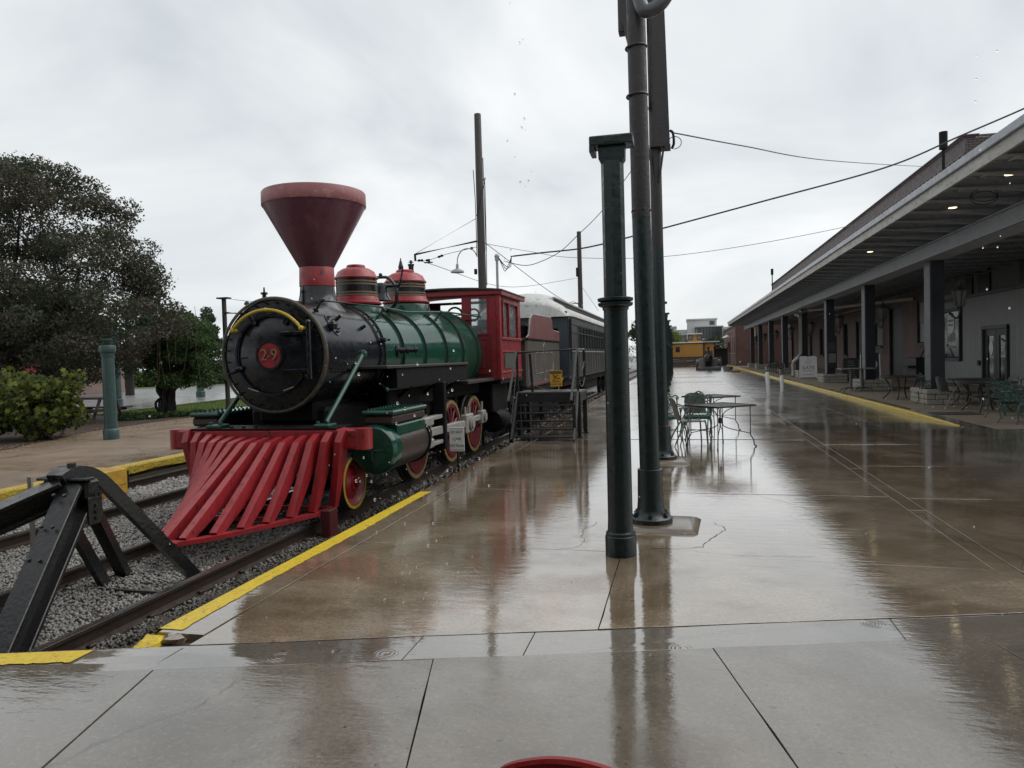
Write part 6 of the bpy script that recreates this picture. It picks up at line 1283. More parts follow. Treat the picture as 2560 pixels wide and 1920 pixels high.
# menu boards on the third column, hanging banner, surfboard leaning on the wall
mb_ = thing('menu_board', (7.22, 39.5, .7), 'tall dark menu board fixed on the third canopy column', 'board'); MB().box((7.02, 39.50, .72), (7.46, 39.545, 2.3), .005).build('board_panel', chb, mb_)
for z0, z1, mm in ((2.05, 2.2, chb), (1.55, 2.0, sidd), (1.0, 1.45, chg)): MB().box((7.07, 39.485, z0), (7.41, 39.498, z1)).build('menu_sheet', mm, mb_, smooth=0)
tag(MB().box((6.95, 76.0, 3.15), (6.98, 77.2, 4.1), .01).build('hanging_banner', paint('banner_cream', (.42, .38, .28), (.35, .31, .22), .7, scale=14, dirt=(.10, .08, .05), dirt_amt=.8), loc=(6.96, 76.6, 3.15)), 'cream banner hanging from the canopy beam far along the walk', 'banner')
sb = MB().lathe((11.2, 48.2, 2.3), [(.01, -1.15), (.16, -.8), (.24, -.2), (.24, .3), (.15, .9), (.01, 1.2)], 16); sb.v = [(11.2+(x-11.2)*.25+.12*(z-2.3)*.0, y, z) for x, y, z in sb.v]; tag(sb.build('surfboard', blind, loc=(11.2, 48.2, 1.1)), 'pale leaning surfboard in front of the brick wall', 'surfboard')
pn = thing('upright_piano', (10.9, 38.6, 0), 'dark upright piano against the wall behind the nearest canopy column', 'piano'); MB().box((10.7, 38.3, 0), (11.5, 39.9, 1.15), .02).build('piano_case', frm, pn); MB().box((10.35, 38.3, .68), (10.7, 39.9, .78), .01).build('keyboard', blk, pn); MB().bar((10.9, 38.35, 1.15), (11.2, 38.35, 1.75), .03, .06).build('lid_prop', sidd, pn)
# white bollards in the drive
def bollard(x, y, h, lab, lean):
    t = thing('bollard', (0, 0, 0), lab, 'bollard', 'white bollards in the drive', world=False); t.location = (x, y, dz(x, y)-.01); t.rotation_euler = (0, lean, 0)
    MB().lathe((0, 0, 0), [(.075, 0), (.075, h-.03), (.06, h-.005), (.01, h)], 18).build('post', white, t); MB().lathe((0, 0, 0), [(.11, 0), (.11, .02), (.076, .03)], 18).build('base_ring', steel, t)
bollard(3.05, 28.6, .92, 'nearer white plastic bollard standing in the wet drive', R(-3)); bollard(3.95, 32.1, .72, 'farther, shorter white bollard by the kerb', R(-1))
# red tubular chair right in front of the photographer
rc = thing('red_chair', (0, 0, 0), 'red metal chair whose curved top rail shows at the bottom edge', 'chair', world=False); rc.location = (-.24, 1.03, 0.03); rc.rotation_euler = (0, 0, R(170))
chr_ = paint('chair_red', (.36, .016, .014), (.28, .012, .012), .3)
MB().tube(spline([(-.2, -.19, .45), (-.195, -.24, .72), (-.16, -.262, .83), (-.09, -.27, .868), (0, -.274, .88), (.09, -.27, .868), (.16, -.262, .83), (.195, -.24, .72), (.2, -.19, .45)], 6), .014, 10).build('back_rail', chr_, rc)
for x in (-.09, 0, .09): MB().bar((x, -.2, .46), (x, -.268, .86), .035, .008, (0, 1, 0)).build('back_slat', chr_, rc)
MB().box((-.2, -.2, .435), (.2, .2, .455), .01).build('seat', chr_, rc)
for sx in (-1, 1):
    for sy in (-1, 1): MB().tube([(sx*.18, sy*.18, .44), (sx*.2, sy*.22, 0)], .013, 8).build('leg', chr_, rc)
# ------------------------------------------------------------------ utility poles, lamp and wires
polew = paint('pole_wood', (.050, .042, .036), (.036, .031, .027), .6, scale=3, stretch=(4, 4, .3), bump=.6, bscale=20, bd=.01, dirt=(.09, .085, .08), dirt_amt=.3)
wirem = paint('cable_black', (.012, .012, .013), (.016, .016, .017), .5)
u1 = thing('utility_pole', (-6.75, 25, -.45), 'tall weathered wooden pole with bracket arm and goose-neck lamp behind the cab', 'pole')
MB().lathe((-6.75, 25, 0), [(.17, -.5), (.15, 3), (.118, 10.1), (.11, 10.12)], 16).build('pole_shaft', polew, u1)
a_ = MB().tube([(-6.9, 25, 5.76), (-9.2, 25, 5.43)], .035, 8).tube([(-6.92, 25, 6.54), (-9.2, 25, 5.45)], .010, 5).tube([(-9.2, 25, 5.45), (-9.19, 25, 5.2)], .04, 8).build('bracket_arm', under, u1)
m = MB().tube([(-9.19, 25, 5.21), (-8.68, 25, 5.2), (-8.01, 25, 5.38), (-6.9, 25, 5.56)], .009, 5)
for x, z in ((-9.05, 5.21), (-8.95, 5.21), (-8.75, 5.2), (-8.3, 5.3), (-8.2, 5.33), (-7.1, 5.53)): m.sph((x, 25, z), .045, 8, 6, (1.4, 1, 1))
m.box((-8.85, 24.97, 5.10), (-8.55, 25.03, 5.14)).cyl((-8.68, 25, 5.14), (-8.68, 25, 5.24), .04, None, 8).build('insulator_string', under, a_)
lg = paint('lamp_galvanised', (.36, .37, .37), (.28, .29, .29), .4, metal=.3)
MB().tube(spline([(-6.9, 24.95, 5.22), (-7.0, 24.9, 5.42), (-7.2, 24.85, 5.5), (-7.42, 24.85, 5.44), (-7.57, 24.85, 5.22), (-7.6, 24.85, 4.95)], 5), .018, 6).build('goose_neck', lg, u1)
MB().lathe((-7.6, 24.85, 0), [(.045, 4.98), (.05, 4.84), (.07, 4.82), (.20, 4.77), (.235, 4.72), (.235, 4.69), (.2, 4.70), (.02, 4.75)], 24).build('lamp_shade', lg, u1)
for pts in ([(-6.6, 24.98, 8.6), (-6.58, 24.95, 7.2), (-6.57, 24.95, 5.4)], [(-6.95, 24.95, 8.2), (-6.9, 24.93, 7), (-6.9, 24.93, 5.2)], [(-6.5, 24.9, 7.9), (-6.65, 24.85, 7.3), (-6.85, 24.85, 6.6)], [(-6.6, 24.9, 7.8), (-6.53, 24.9, 7.6), (-6.56, 24.9, 4.2)]): MB().tube(spline(pts, 4), .014, 5).build('riser_cable', wirem, u1)
MB().box((-6.98, 24.8, 4.6), (-6.9, 24.92, 4.78)).build('junction_box', under, u1)
u2 = thing('utility_pole', (-6.75, 50.6, -.45), 'farther wooden pole rising over the coach roof', 'pole')
MB().lathe((-6.75, 50.6, 0), [(.2, -.5), (.17, 5), (.145, 10.15), (.13, 10.17)], 14).build('pole_shaft', polew, u2)
MB().tube([(-6.8, 50.6, 5.3), (-8.6, 50.6, 5.25)], .04, 6).tube(arc((-7.3, 50.5, 4.9), .5, 0, 150, 12, (1, 0, 0), (0, 0, 1)), .02, 5).build('bracket_arm', under, u2); MB().box((-6.98, 50.35, 7.1), (-6.88, 50.5, 7.7)).build('junction_box', under, u2)
u3 = thing('service_mast', (-6.98, 28, -.45), 'thin steel service mast with weatherhead between the wooden poles', 'mast')
MB().cyl((-6.98, 28, -.5), (-6.95, 28, 5.5), .055, .05, 10).build('mast_pipe', lg, u3); MB().sph((-6.95, 28, 5.62), .10, 10, 8).cyl((-6.95, 28, 5.45), (-6.95, 28, 5.58), .085, None, 10).build('weatherhead', lg, u3)
for k in range(3): MB().tube(spline([(-6.88, 27.95, 5.58), (-6.75+.04*k, 27.9, 5.3), (-6.62+.05*k, 27.9, 5.02+.08*k), (-6.52+.06*k, 27.95, 5.2), (-6.37, 28, 5.56)], 5), .014, 5).build('drip_loop', wirem, u3)
def wire(pts, r, lab): 
    P = spline(pts, 10); o = MB().tube(P, r, 5).build('overhead_wire', wirem, loc=tuple(P[0])); return tag(o, lab, 'wire')
wire([(-6.4, 28, 5.58), (-5.18, 28, 5.65), (-3.81, 28, 5.71), (-2.9, 28, 5.83), (-1.81, 28, 6.04), (-.66, 28, 6.27), (2.79, 28, 6.98), (6.9, 28, 7.85), (9.24, 28, 8.71), (11.2, 28, 9.45), (13, 28, 10.2)], .030, 'thick black cable rising to the depot roof')
wire([(-.1, 11.5, 4.97), (1.18, 14.6, 5.49), (3.96, 21.3, 6.66), (11.7, 40, 10.4)], .012, 'thin wire from the bracketed post to the brick parapet')
wire([(-6.68, 28, 5.42), (-5.88, 28, 5.21), (-5.28, 28, 5.3), (-4.49, 28, 5.64), (-3.8, 28, 6.21), (-2.87, 28, 7.05), (-1.79, 28, 8.39), (-.6, 28, 9.9)], .014, 'slack wire sweeping up behind the iron column')
wire([(-6.75, 25.1, 5.7), (-6.18, 30, 6.05), (-4.09, 30, 5.65), (-.09, 30, 5.52), (5.83, 30, 6.19), (11.7, 36, 8.2)], .010, 'faint long wire crossing low behind the posts')
wire([(-6.7, 25.1, 5.75), (-5.27, 30, 4.35), (-4.5, 33, 3.8)], .012, 'wire dropping from the wooden pole to the coach roof')
wire([(-6.75, 50.4, 7.0), (-9.3, 40, 5.6), (-9.0, 25, 5.2)], .012, 'trolley wire running back between the wooden poles')
wire([(-6.75, 50.6, 6.6), (-4.6, 42, 4.2)], .012, 'short wire from the farther pole to the coach')
wire([(-16.1, 23.94, 4.1), (-11.5, 22, 3.45), (-7, 20, 3.0)], .008, 'thin wire from the small pole towards the smokebox')
sp = thing('steel_post', (-16.2, 23.94, 0), 'slim dark steel post with flat cap on the lawn left of the smokebox', 'post')
MB().cyl((-16.2, 23.94, -.05), (-16.2, 23.94, 4.1), .085, .08, 12).build('post_shaft', rustp, sp); MB().box((-16.42, 23.8, 4.1), (-15.98, 24.08, 4.15)).build('post_cap', rustp, sp); MB().tube([(-16.2, 23.94, 3.6), (-15.2, 23.5, 3.5)], .05, 8).build('side_arm', rustp, sp)
# ------------------------------------------------------------------ far platform, garden and trees on the left
lp = tag(MB().box((-16.6, 5.0, -.6), (-9.3, 110, -.06)).build('far_platform', base, smooth=0), kind='structure')
y = 5.0; 
for a, b in ((2, 7.2), (7.2, 10.6), (10.6, 13.2), (13.2, 16.2), (16.2, 19.2), (19.2, 22.4), (22.4, 26), (26, 30), (30, 36), (36, 44)):
    for x0, x1 in ((-12.4, -9.42), (-16.6, -12.4)): slab(lp, [(x0, a), (x1, a), (x1, b), (x0, b)], random.uniform(-.004, .004), conc_l)
sheet('far_platform_end', [(-16.6, 44), (-9.42, 44), (-9.42, 110), (-16.6, 110)], -.002, conc_l)
for pts in ([(-10, 9.6), (-11, 10.4), (-12, 10.5), (-13, 11.3)], [(-9.8, 12.4), (-10.8, 12.9), (-11.6, 13.9), (-12, 14.2)], [(-12.6, 13.2), (-13.2, 14), (-14, 14.6)], [(-10.3, 15.3), (-11.4, 15.5), (-12.2, 16.6)]): crack(lp, pts, .02)
crust = paint('flaked_yellow', (.50, .36, .03), (.36, .25, .03), .5, scale=6, dirt=(.09, .07, .045), dirt_amt=1.0, coords='World', bump=1.0, bscale=28, bd=.02)
lk = tag(MB().box((-9.42, 2.0, -.62), (-9.26, 110, -.2)).build('far_kerb', base, smooth=0), kind='structure')
y = 2.0
while y < 60:
    y1 = y+2.6; rs = []
    for i in range(9):
        q = y+.005+(y1-y-.01)*i/8; j = random.uniform(-.015, .012); rs.append([V(-9.44, q, -.02), V(-9.44, q, .006), V(-9.25+j, q, .006+j*.3), V(-9.235+j, q, -.02), V(-9.235+j*.6, q, -.13+random.uniform(-.02, .02)), V(-9.27, q, -.15)])
    MB().rings(rs).build('kerb_stone', crust, lk, smooth=0); y = y1
mulch = paint('bark_mulch', (.030, .018, .012), (.050, .030, .020), .75, scale=9, coords='World', bump=1.0, bscale=30, bd=.03, dirt=(.09, .06, .04), dirt_amt=.5)
sheet('mulch_bed', [(-30, 6), (-14.0, 11.5), (-14.15, 13), (-15.6, 17), (-15.9, 20.5), (-15.6, 22.4), (-17, 23.2), (-22, 22.6), (-30, 20)], .012, mulch)
lawn_m = paint('lawn_green', (.075, .115, .030), (.10, .14, .04), .7, scale=2, coords='World', bump=1.0, bscale=60, bd=.03)
sheet('lawn', [(-22.2, 21.0), (-15.2, 22.2), (-15.2, 30), (-18, 60), (-22, 60), (-20.6, 24)], .008, lawn_m)
sheet('garden_path', [(-20.9, 20), (-22.3, 32), (-27, 60), (-33, 60), (-24.7, 28.4), (-23, 20)], .006, conc_r)
lot = paint('gravel_lot', (.20, .20, .195), (.15, .15, .148), .3, scale=1.2, coords='World', bump=.6, bscale=18, bd=.02, dirt=(.09, .088, .085), dirt_amt=.5)
sheet('gravel_lot', [(-110, 15), (-22.8, 15), (-24.7, 28.4), (-33, 60), (-40, 85), (-110, 85)], .002, lot)
sheet('far_verge', [(-140, 52), (-44, 50), (-38, 62), (-38, 140), (-140, 140)], .02, lawn_m)
# grass blades on the lawn
n = 26000; gx = RNG.uniform(-22, -15.3, n); gy = 22.4+RNG.random(n)**1.5*18; ok = (gx > -20.9-(gy-24)*.13); gx, gy = gx[ok], gy[ok]; n = len(gx); h = RNG.uniform(.05, .11, n); a = RNG.uniform(0, 6.28, n); w = .012
P = np.stack([np.stack([gx-w*np.cos(a), gy-w*np.sin(a), np.zeros(n)], 1), np.stack([gx+w*np.cos(a), gy+w*np.sin(a), np.zeros(n)], 1), np.stack([gx+RNG.normal(0, .03, n), gy+RNG.normal(0, .03, n), h], 1)], 1)
gm = foliage('grass_blade', (.09, .14, .03), (.11, .16, .04), (.16, .20, .06), trans=.3); tag(np_mesh('grass', P.reshape(-1, 3), np.arange(3*n).reshape(-1, 3), gm, k=3), 'short green grass on the lawn strip', 'grass', kind='stuff')
# fallen leaves over mulch and paving edge
def flat(n):
    x = RNG.uniform(-17.2, -12.6, n); y = RNG.uniform(11.5, 22.5, n); e = -14.0-(y-12)*.17; ok = (RNG.random(n) < np.exp(-((x-e)/.7)**2)) & (x < e+1.1); x, y = x[ok], y[ok]; return np.stack([x, y, np.full(len(x), .02)+RNG.random(len(x))*.015], 1)
v_, f_ = leaves(9000, flat, .055); v_[:, 2] = .016+np.abs(v_[:, 2]-.02)*.35
tag(np_mesh('fallen_leaves', v_, f_, foliage('leaf_litter', (.22, .16, .09), (.12, .075, .04), (.36, .28, .16), trans=.05)), 'tan fallen leaves strewn along the mulch edge', 'leaves', kind='stuff')
bark = paint('bark', (.030, .024, .020), (.018, .015, .013), .7, scale=5, stretch=(3, 3, .6), bump=1.0, bscale=25, bd=.02)
def inpoly(x, z, poly):
    c = False; n = len(poly)
    for i in range(n):
        (x1, z1), (x2, z2) = poly[i], poly[(i+1) % n]
        if (z1 > z) != (z2 > z) and x < (x2-x1)*(z-z1)/(z2-z1)+x1: c = not c
    return c
def limb(m, p0, p1, r0, r1, bend=.25, n=7):
    p0 = V(p0); p1 = V(p1); L = (p1-p0).length; mid = p0.lerp(p1, .5)+V(random.uniform(-1, 1), random.uniform(-1, 1), random.uniform(0, 1))*L*bend*.4
    P = bez([p0, mid, p1], n); m.tube(P, [r0+(r1-r0)*i/n for i in range(n+1)], 7); return P
# large dark tree; crown outline in X-Z, real depth in Y
poly = [(-27, 6.5), (-25, 8.0), (-23.5, 8.9), (-21.5, 8.75), (-20.4, 8.65), (-19.5, 8.3), (-18.3, 7.5), (-18.2, 7.1), (-18.6, 6.7), (-17.5, 6.2), (-17.0, 5.6), (-16.4, 4.7), (-16.0, 4.0), (-15.8, 3.3), (-16.0, 2.4), (-16.6, 1.6), (-18.6, 1.15), (-20, 1.3), (-21.5, 1.2), (-24, 1.6), (-27, 2.5)]
rt_ = random.Random(5); cl = []
while len(cl) < 330:
    x = rt_.uniform(-27, -14.8); z = rt_.uniform(1.2, 9)
    if not inpoly(x, z, poly): continue
    dmin = min(math.hypot(x-(a[0]+(b[0]-a[0])*t), z-(a[1]+(b[1]-a[1])*t)) for a, b in zip(poly, poly[1:]+poly[:1]) for t in (0, .25, .5, .75))
    r = min(rt_.uniform(.34, .72), dmin*1.0+.2); dep_ = 1.2+min(2.4, dmin*1.3); cl.append((x, 20.6+rt_.uniform(-1, 1)*dep_, z, r*1.15, r*1.15, r*.72))
tr = thing('crape_myrtle_tree', (-21.5, 20.6, 0), 'large dark reddish-green tree spreading over the mulch bed', 'tree')
m = MB(); random.seed(3)
for bx, by in ((-21.7, 20.5), (-21.2, 20.9), (-20.9, 20.4)):
    P = limb(m, (bx, by, -.05), (bx+random.uniform(-1.5, 1.8), 20.6+random.uniform(-1, 1), 3.4), .17, .10)
    for c in rt_.sample(cl, 16):
        q = limb(m, P[-1], (c[0], c[1], c[2]), .06, .012, .35)
        for d in rt_.sample(cl, 2):
            if (V(d[:3])-q[4]).length < 2.2: limb(m, q[4], d[:3], .025, .008, .3, 5)
m.build('trunk', bark, tr)
v_, f_ = leaves(150000, blob_pts(cl), .105); np_mesh('crown', v_-np.array((-21.5, 20.6, 0)), f_, foliage('myrtle_leaf', (.042, .070, .042), (.068, .066, .046), (.135, .095, .072), trans=.25, scale=.55), tr)
# smaller bright tree with vine-wrapped trunk
gt = thing('green_tree', (-18.0, 23.0, 0), 'smaller bright green tree with tangled vine trunk left of the smokebox', 'tree')
cg = [(-17.1+rt_.uniform(-.95, .95), 23.0+rt_.uniform(-.9, .9), rt_.uniform(1.15, 3.35), rt_.uniform(.3, .5), rt_.uniform(.3, .5), rt_.uniform(.25, .42)) for _ in range(60)]
m = MB()
for k in range(12):
    a = 2*math.pi*k/12; r0 = random.uniform(.15, .42); m.tube(spline([(-18.1+r0*math.cos(a), 23+r0*math.sin(a)*.7, -.03), (-18.1+r0*math.cos(a)*.9+random.uniform(-.12, .12), 23+random.uniform(-.2, .2), .45), (-18.05+random.uniform(-.28, .35), 23+random.uniform(-.2, .2), .95), (-17.8+random.uniform(-.5, .8), 23+random.uniform(-.4, .4), 1.7)], 6), random.uniform(.03, .085), 6)
for dx, lean in ((-.16, -.1), (.02, .05), (.2, .25)): m.tube(spline([(-18.05+dx*.7, 23, -.05), (-18.05+dx, 23.02, .6), (-18.0+dx+lean, 23, 1.7)], 5), [.14]*4+[.11]*4+[.08]*3, 8)
for c in cg[::4]: limb(m, (-17.9, 23, 1.4), c[:3], .04, .01, .4, 5)
m.build('trunk', bark, gt); v_, f_ = leaves(34000, blob_pts(cg), .095); np_mesh('crown', v_-np.array((-18.0, 23.0, 0)), f_, foliage('bright_leaf', (.042, .088, .030), (.060, .108, .038), (.10, .14, .055)), gt)
# dead vine tresses hanging from the dark tree
vt = MB()
for k in range(9):
    x = -16.2+random.uniform(-.9, .75); y = 21.4+random.uniform(-.6, .6); z = random.uniform(2.6, 4.0); L = random.uniform(1.0, 2.2); vt.tube(spline([(x, y, z), (x+random.uniform(-.1, .1), y, z-L*.4), (x+random.uniform(-.15, .15), y, z-L)], 4), .007, 4)
vt.build('hanging_vines', paint('dead_vine', (.10, .075, .05), (.07, .05, .035), .7), tr)
# broad-leaved bush with yellow-green leaves
def maple(n, pts_fn, size):
    P = pts_fn(n); sh = np.array([(0, -.5), (.18, -.25), (.5, -.28), (.3, .0), (.48, .28), (.16, .2), (0, .55), (-.16, .2), (-.48, .28), (-.3, .0), (-.5, -.28), (-.18, -.25)]); a = RNG.normal(size=(n, 3))*.6+np.array((.1, -.75, .45)); a /= np.linalg.norm(a, axis=1)[:, None]
    up = RNG.normal(size=(n, 3))*.5+np.array((0, 0, -1.)); up -= a*(a*up).sum(1)[:, None]; up /= np.linalg.norm(up, axis=1)[:, None]; s = np.cross(a, up); z = size*RNG.uniform(.6, 1.25, n)
    v = P[:, None]+(s[:, None]*sh[None, :, :1]+up[:, None]*sh[None, :, 1:])*z[:, None, None]-a[:, None]*(np.abs(sh[None, :, :1])*.35*z[:, None, None]); return v.reshape(-1, 3), np.arange(12*n).reshape(-1, 12)
bu = thing('broadleaf_bush', (-14.9, 14.6, 0), 'broad-leaved bush with yellowing leaves at the left edge of the mulch bed', 'bush')
cbz = [(-15.25+rt_.uniform(-1.3, .6), 14.7+rt_.uniform(-.8, .8), rt_.uniform(.35, 1.45), .38, .38, .3) for _ in range(44)]
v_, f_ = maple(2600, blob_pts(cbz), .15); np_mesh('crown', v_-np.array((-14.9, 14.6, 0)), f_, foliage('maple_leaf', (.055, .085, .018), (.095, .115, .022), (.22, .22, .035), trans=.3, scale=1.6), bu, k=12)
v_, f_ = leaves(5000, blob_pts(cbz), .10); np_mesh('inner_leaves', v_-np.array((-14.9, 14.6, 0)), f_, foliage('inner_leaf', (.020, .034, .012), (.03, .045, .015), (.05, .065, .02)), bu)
m = MB()
for c in cbz[::2]: limb(m, (-14.9+random.uniform(-.3, .3), 14.7, 0), c[:3], .022, .007, .3, 5)
m.build('stem', bark, bu)
# low ground-cover plants at the end of the mulch
gcm = foliage('groundcover_leaf', (.022, .045, .018), (.035, .06, .022), (.06, .09, .03))
for i, (x, y, r) in enumerate(((-17.3, 20.3, .4), (-16.9, 20.9, .36), (-16.5, 21.5, .36), (-17.4, 21.3, .36), (-16.0, 21.9, .3), (-17.9, 20.9, .38))):
    v_, f_ = leaves(700, blob_pts([(0, 0, .10, r, r, .13), (r*.5, .1, .08, r*.6, r*.6, .1), (-r*.5, 0, .08, r*.6, r*.6, .11)]), .085); o = np_mesh('low_shrub', v_, f_, gcm); place(tag(o, f'low dark shrub {["left of the vine trunk", "in front of the vine trunk", "right of the vine trunk", "behind the front shrub by the trunk", "at the tip of the mulch bed", "nearest the picnic table"][i]}', 'shrub', 'low shrubs at the mulch tip'), (x, y, 0), 0)
# picnic table
wd = paint('picnic_dark', (.020, .017, .015), (.028, .024, .021), .5, scale=4, stretch=(1, 6, 6)); pc = thing('picnic_table', (-18.1, 19.6, 0), 'dark timber picnic table under the large tree', 'table')
for i in range(5): MB().box((-19.0, 19.25+i*.15, .74), (-17.3, 19.39+i*.15, .78), .005).build('top_plank', wd, pc, smooth=0)
for s in (-1, 1):
    for k in range(2): MB().box((-19.0, 19.6+s*.72+k*.15-.15, .42), (-17.3, 19.6+s*.72+k*.15-.01, .46), .005).build('seat_plank', wd, pc, smooth=0)
for x in (-18.8, -17.5): MB().bar((x, 19.3, .74), (x, 18.95, 0), .09, .04).bar((x, 19.9, .74), (x, 20.25, 0), .09, .04).bar((x, 18.8, .40), (x, 20.4, .40), .04, .1).build('trestle', wd, pc)
# hedge, distant trees, far coach and house behind the garden
def hedge(name, pts, h, w, lab, n=9000):
    cs = []; P = spline([V(*p, 0) for p in pts], 12)
    for p in P: cs += [(p.x+random.uniform(-w, w)*.4, p.y+random.uniform(-w, w)*.4, h*.5, w, w, h*.55)]
    v_, f_ = leaves(n, blob_pts(cs), .3); o = np_mesh(name, v_, f_, foliage('hedge_leaf', (.04, .075, .02), (.06, .09, .025), (.09, .12, .04)))
    return tag(o, lab, 'hedge')
hedge('hedge', [(-62, 50), (-52, 54), (-46, 57)], 1.5, 1.5, 'clipped green hedge beyond the gravel lot'); hedge('hedge', [(-46, 66), (-40, 70), (-34, 80)], 1.2, 1.6, 'low hedge at the edge of the far verge', 6000)
def tree(name, x, y, h, r, lab, mat, conifer=False, n=7000, ls=.35, group='trees far behind the garden'):
    t = thing(name, (x, y, 0), lab, 'tree', group); cs = []
    if conifer:
        k = 0
        while k < 46:
            q = random.random(); z = h*(.22+.76*q); rr_ = r*(1.05-q)*random.uniform(.5, 1); a = random.uniform(0, 6.28); cs.append((x+rr_*math.cos(a), y+rr_*math.sin(a), z, r*.32, r*.32, h*.045)); k += 1
    else:
        for _ in range(40): a = random.uniform(0, 6.28); q = random.random()**.5; zz_ = random.uniform(-1, 1); cs.append((x+r*q*math.cos(a)*math.sqrt(1-zz_*zz_*.6), y+r*q*math.sin(a), h*.62+zz_*h*.32, r*.34, r*.34, r*.26))
    v_, f_ = leaves(n, blob_pts(cs), ls); np_mesh('crown', v_-np.array((x, y, 0)), f_, mat, t); m = MB().lathe((x, y, 0), [(.28, -.3), (.2, h*.4), (.06, h*.93)], 8)
    for c in cs[::5]: limb(m, (x, y, max(.8, c[2]-.8)), c[:3], .06, .02, .2, 4)
    m.build('trunk', bark, t); return t
pine = foliage('pine_needle', (.045, .070, .040), (.060, .085, .050), (.09, .11, .07)); yg = foliage('spring_leaf', (.10, .14, .03), (.13, .17, .04), (.17, .21, .06)); dg_ = foliage('dark_leaf', (.028, .045, .022), (.04, .058, .028), (.06, .075, .035))
for i, (x, y, h, r) in enumerate(((-49.5, 70, 8.2, 2.0), (-53.5, 72, 7.6, 2.2), (-46.8, 74, 7.2, 1.8), (-57, 70, 7.2, 2.2), (-44, 78, 6.6, 2.0), (-61, 68, 7.5, 2.4))): tree('pine_tree', x, y, h, r, f'{["tallest", "second", "third", "fourth", "fifth", "leftmost"][i]} of the soft grey-green pines behind the smokebox', pine, True)
for i, (x, y, h, r) in enumerate(((-34, 40, 6.5, 3.2), (-44, 44, 7.5, 3.6), (-52, 40, 8, 4))): tree('broadleaf_tree', x, y, h, r, f'{["nearest", "middle", "leftmost"][i]} dark broadleaf tree behind the big myrtle crown', dg_, False, 5000, .3)
tree('broadleaf_tree', -4.2, 92, 6.2, 2.2, 'dark green tree seen between the coach and the posts', dg_, False, 4000, .3)
fc = thing('passenger_coach', (-43.4, 66, 0), 'tiny white-roofed coach far across the lot left of the smokebox', 'railway coach'); MB().box((-45, 60, .5), (-41.8, 74, 2.2), .05).build('coach_body', cblue, fc); MB().prism([(-45.1, 60, 2.2), (-41.7, 60, 2.2), (-42.0, 60, 2.55), (-43.4, 60, 2.75), (-44.8, 60, 2.55)], (0, 14, 0)).build('coach_roof', croof, fc)
for y in (61, 63, 65, 67, 69, 71): MB().box((-41.79, y, 1.3), (-41.77, y+1.2, 1.9)).build('window', window, fc, smooth=0)
rbm = paint('pink_brick_wall', (.24, .16, .14), (.18, .12, .11), .7, scale=4, coords='World'); rh = thing('garden_house', (-44, 40, 0), 'pale house with red door glimpsed under the left tree', 'house'); MB().box((-50, 40, 0), (-39.5, 46, 3.4), .02).build('wall', rbm, rh, smooth=0); MB().box((-42.2, 39.96, 1.6), (-41.0, 39.99, 2.9)).build('door', red, rh, smooth=0); MB().prism([(-50.5, 39.7, 3.4), (-39, 39.7, 3.4), (-39, 43, 4.8), (-50.5, 43, 4.8)], (0, 0, .15)).build('roof', sidd, rh, smooth=0)
# ------------------------------------------------------------------ the far end: caboose, roller, brick annex, white apartments
cabo = paint('caboose_orange', (.52, .26, .045), (.45, .22, .04), .5, scale=1.5, dirt=(.30, .14, .03), dirt_amt=.3)
cb = thing('caboose', (1, 96, 0), 'yellow-orange caboose with roof cupola on a timber deck at the far end', 'caboose'); CYB = 95
b = MB().box((-4.5, CYB, 1.15), (2.55, CYB+2.8, 2.9), .02).build('caboose_body', cabo, cb, smooth=0)
for z in (2.88, 1.17): MB().box((-4.5, CYB-.03, z-.06), (2.58, CYB, z+.05)).build('trim_band', frm, b, smooth=0)
MB().box((2.45, CYB-.04, 1.15), (2.62, CYB, 2.95)).build('corner_post', frm, b, smooth=0)
w_ = MB().box((-.86, CYB-.03, 1.85), (-.34, CYB-.005, 2.5)).build('window', frm, b, smooth=0); MB().box((-.78, CYB-.04, 1.92), (-.42, CYB-.032, 2.43)).build('pane', window, w_, smooth=0)
e_ = MB().box((2.63, CYB+.3, 1.15), (3.75, CYB+2.6, 2.85)).build('end_vestibule', cabo, cb, smooth=0); MB().box((2.7, CYB+.26, .6), (3.6, CYB+.29, 1.9)).build('vestibule_door', sidd, e_, smooth=0)
MB().box((-4.6, CYB-.2, 2.93), (2.6, CYB+3, 3.06), .02).build('roof', white, cb, smooth=0); MB().box((2.45, CYB-.2, 2.95), (4.45, CYB+3, 3.1), .02).build('porch_roof', croof, cb, smooth=0)
cu = MB().box((.65, CYB+.4, 3.06), (2.3, CYB+2.2, 4.0), .01).build('cupola', cabo, cb, smooth=0); MB().box((.55, CYB+.2, 4.0), (2.4, CYB+2.4, 4.14), .02).build('cupola_roof', white, cu, smooth=0)
for x in (.68, 1.75): q = MB().box((x, CYB+.36, 3.3), (x+.55, CYB+.39, 3.95)).build('window', frm, cu, smooth=0); MB().box((x+.08, CYB+.34, 3.38), (x+.47, CYB+.355, 3.88)).build('pane', chg, q, smooth=0)
dkm = paint('deck_timber', (.075, .050, .038), (.05, .035, .028), .6, scale=3, stretch=(.3, 1, 4))
dk_ = thing('timber_deck', (0, 94, 0), 'brown timber deck with steps below the orange caboose', 'deck')
for i in range(6): MB().box((-5, 93.5, -.05+i*.2), (4.6, 94.2, .13+i*.2)).build('deck_board', dkm, dk_, smooth=0)
for i in range(3): MB().box((-2.2, 92.2+i*.35, -.05), (.9-.1*i, 92.55+i*.35, .17+i*.22), .01).build('step', dkm, dk_, smooth=0)
tag(MB().bar((.7, 92.3, .05), (2.0, 91.6, .28), .25, .06).build('loose_plank', paint('raw_timber', (.30, .15, .08), (.25, .12, .06), .6), loc=(1.3, 92, 0), smooth=0), 'reddish plank leaning by the deck steps', 'plank')
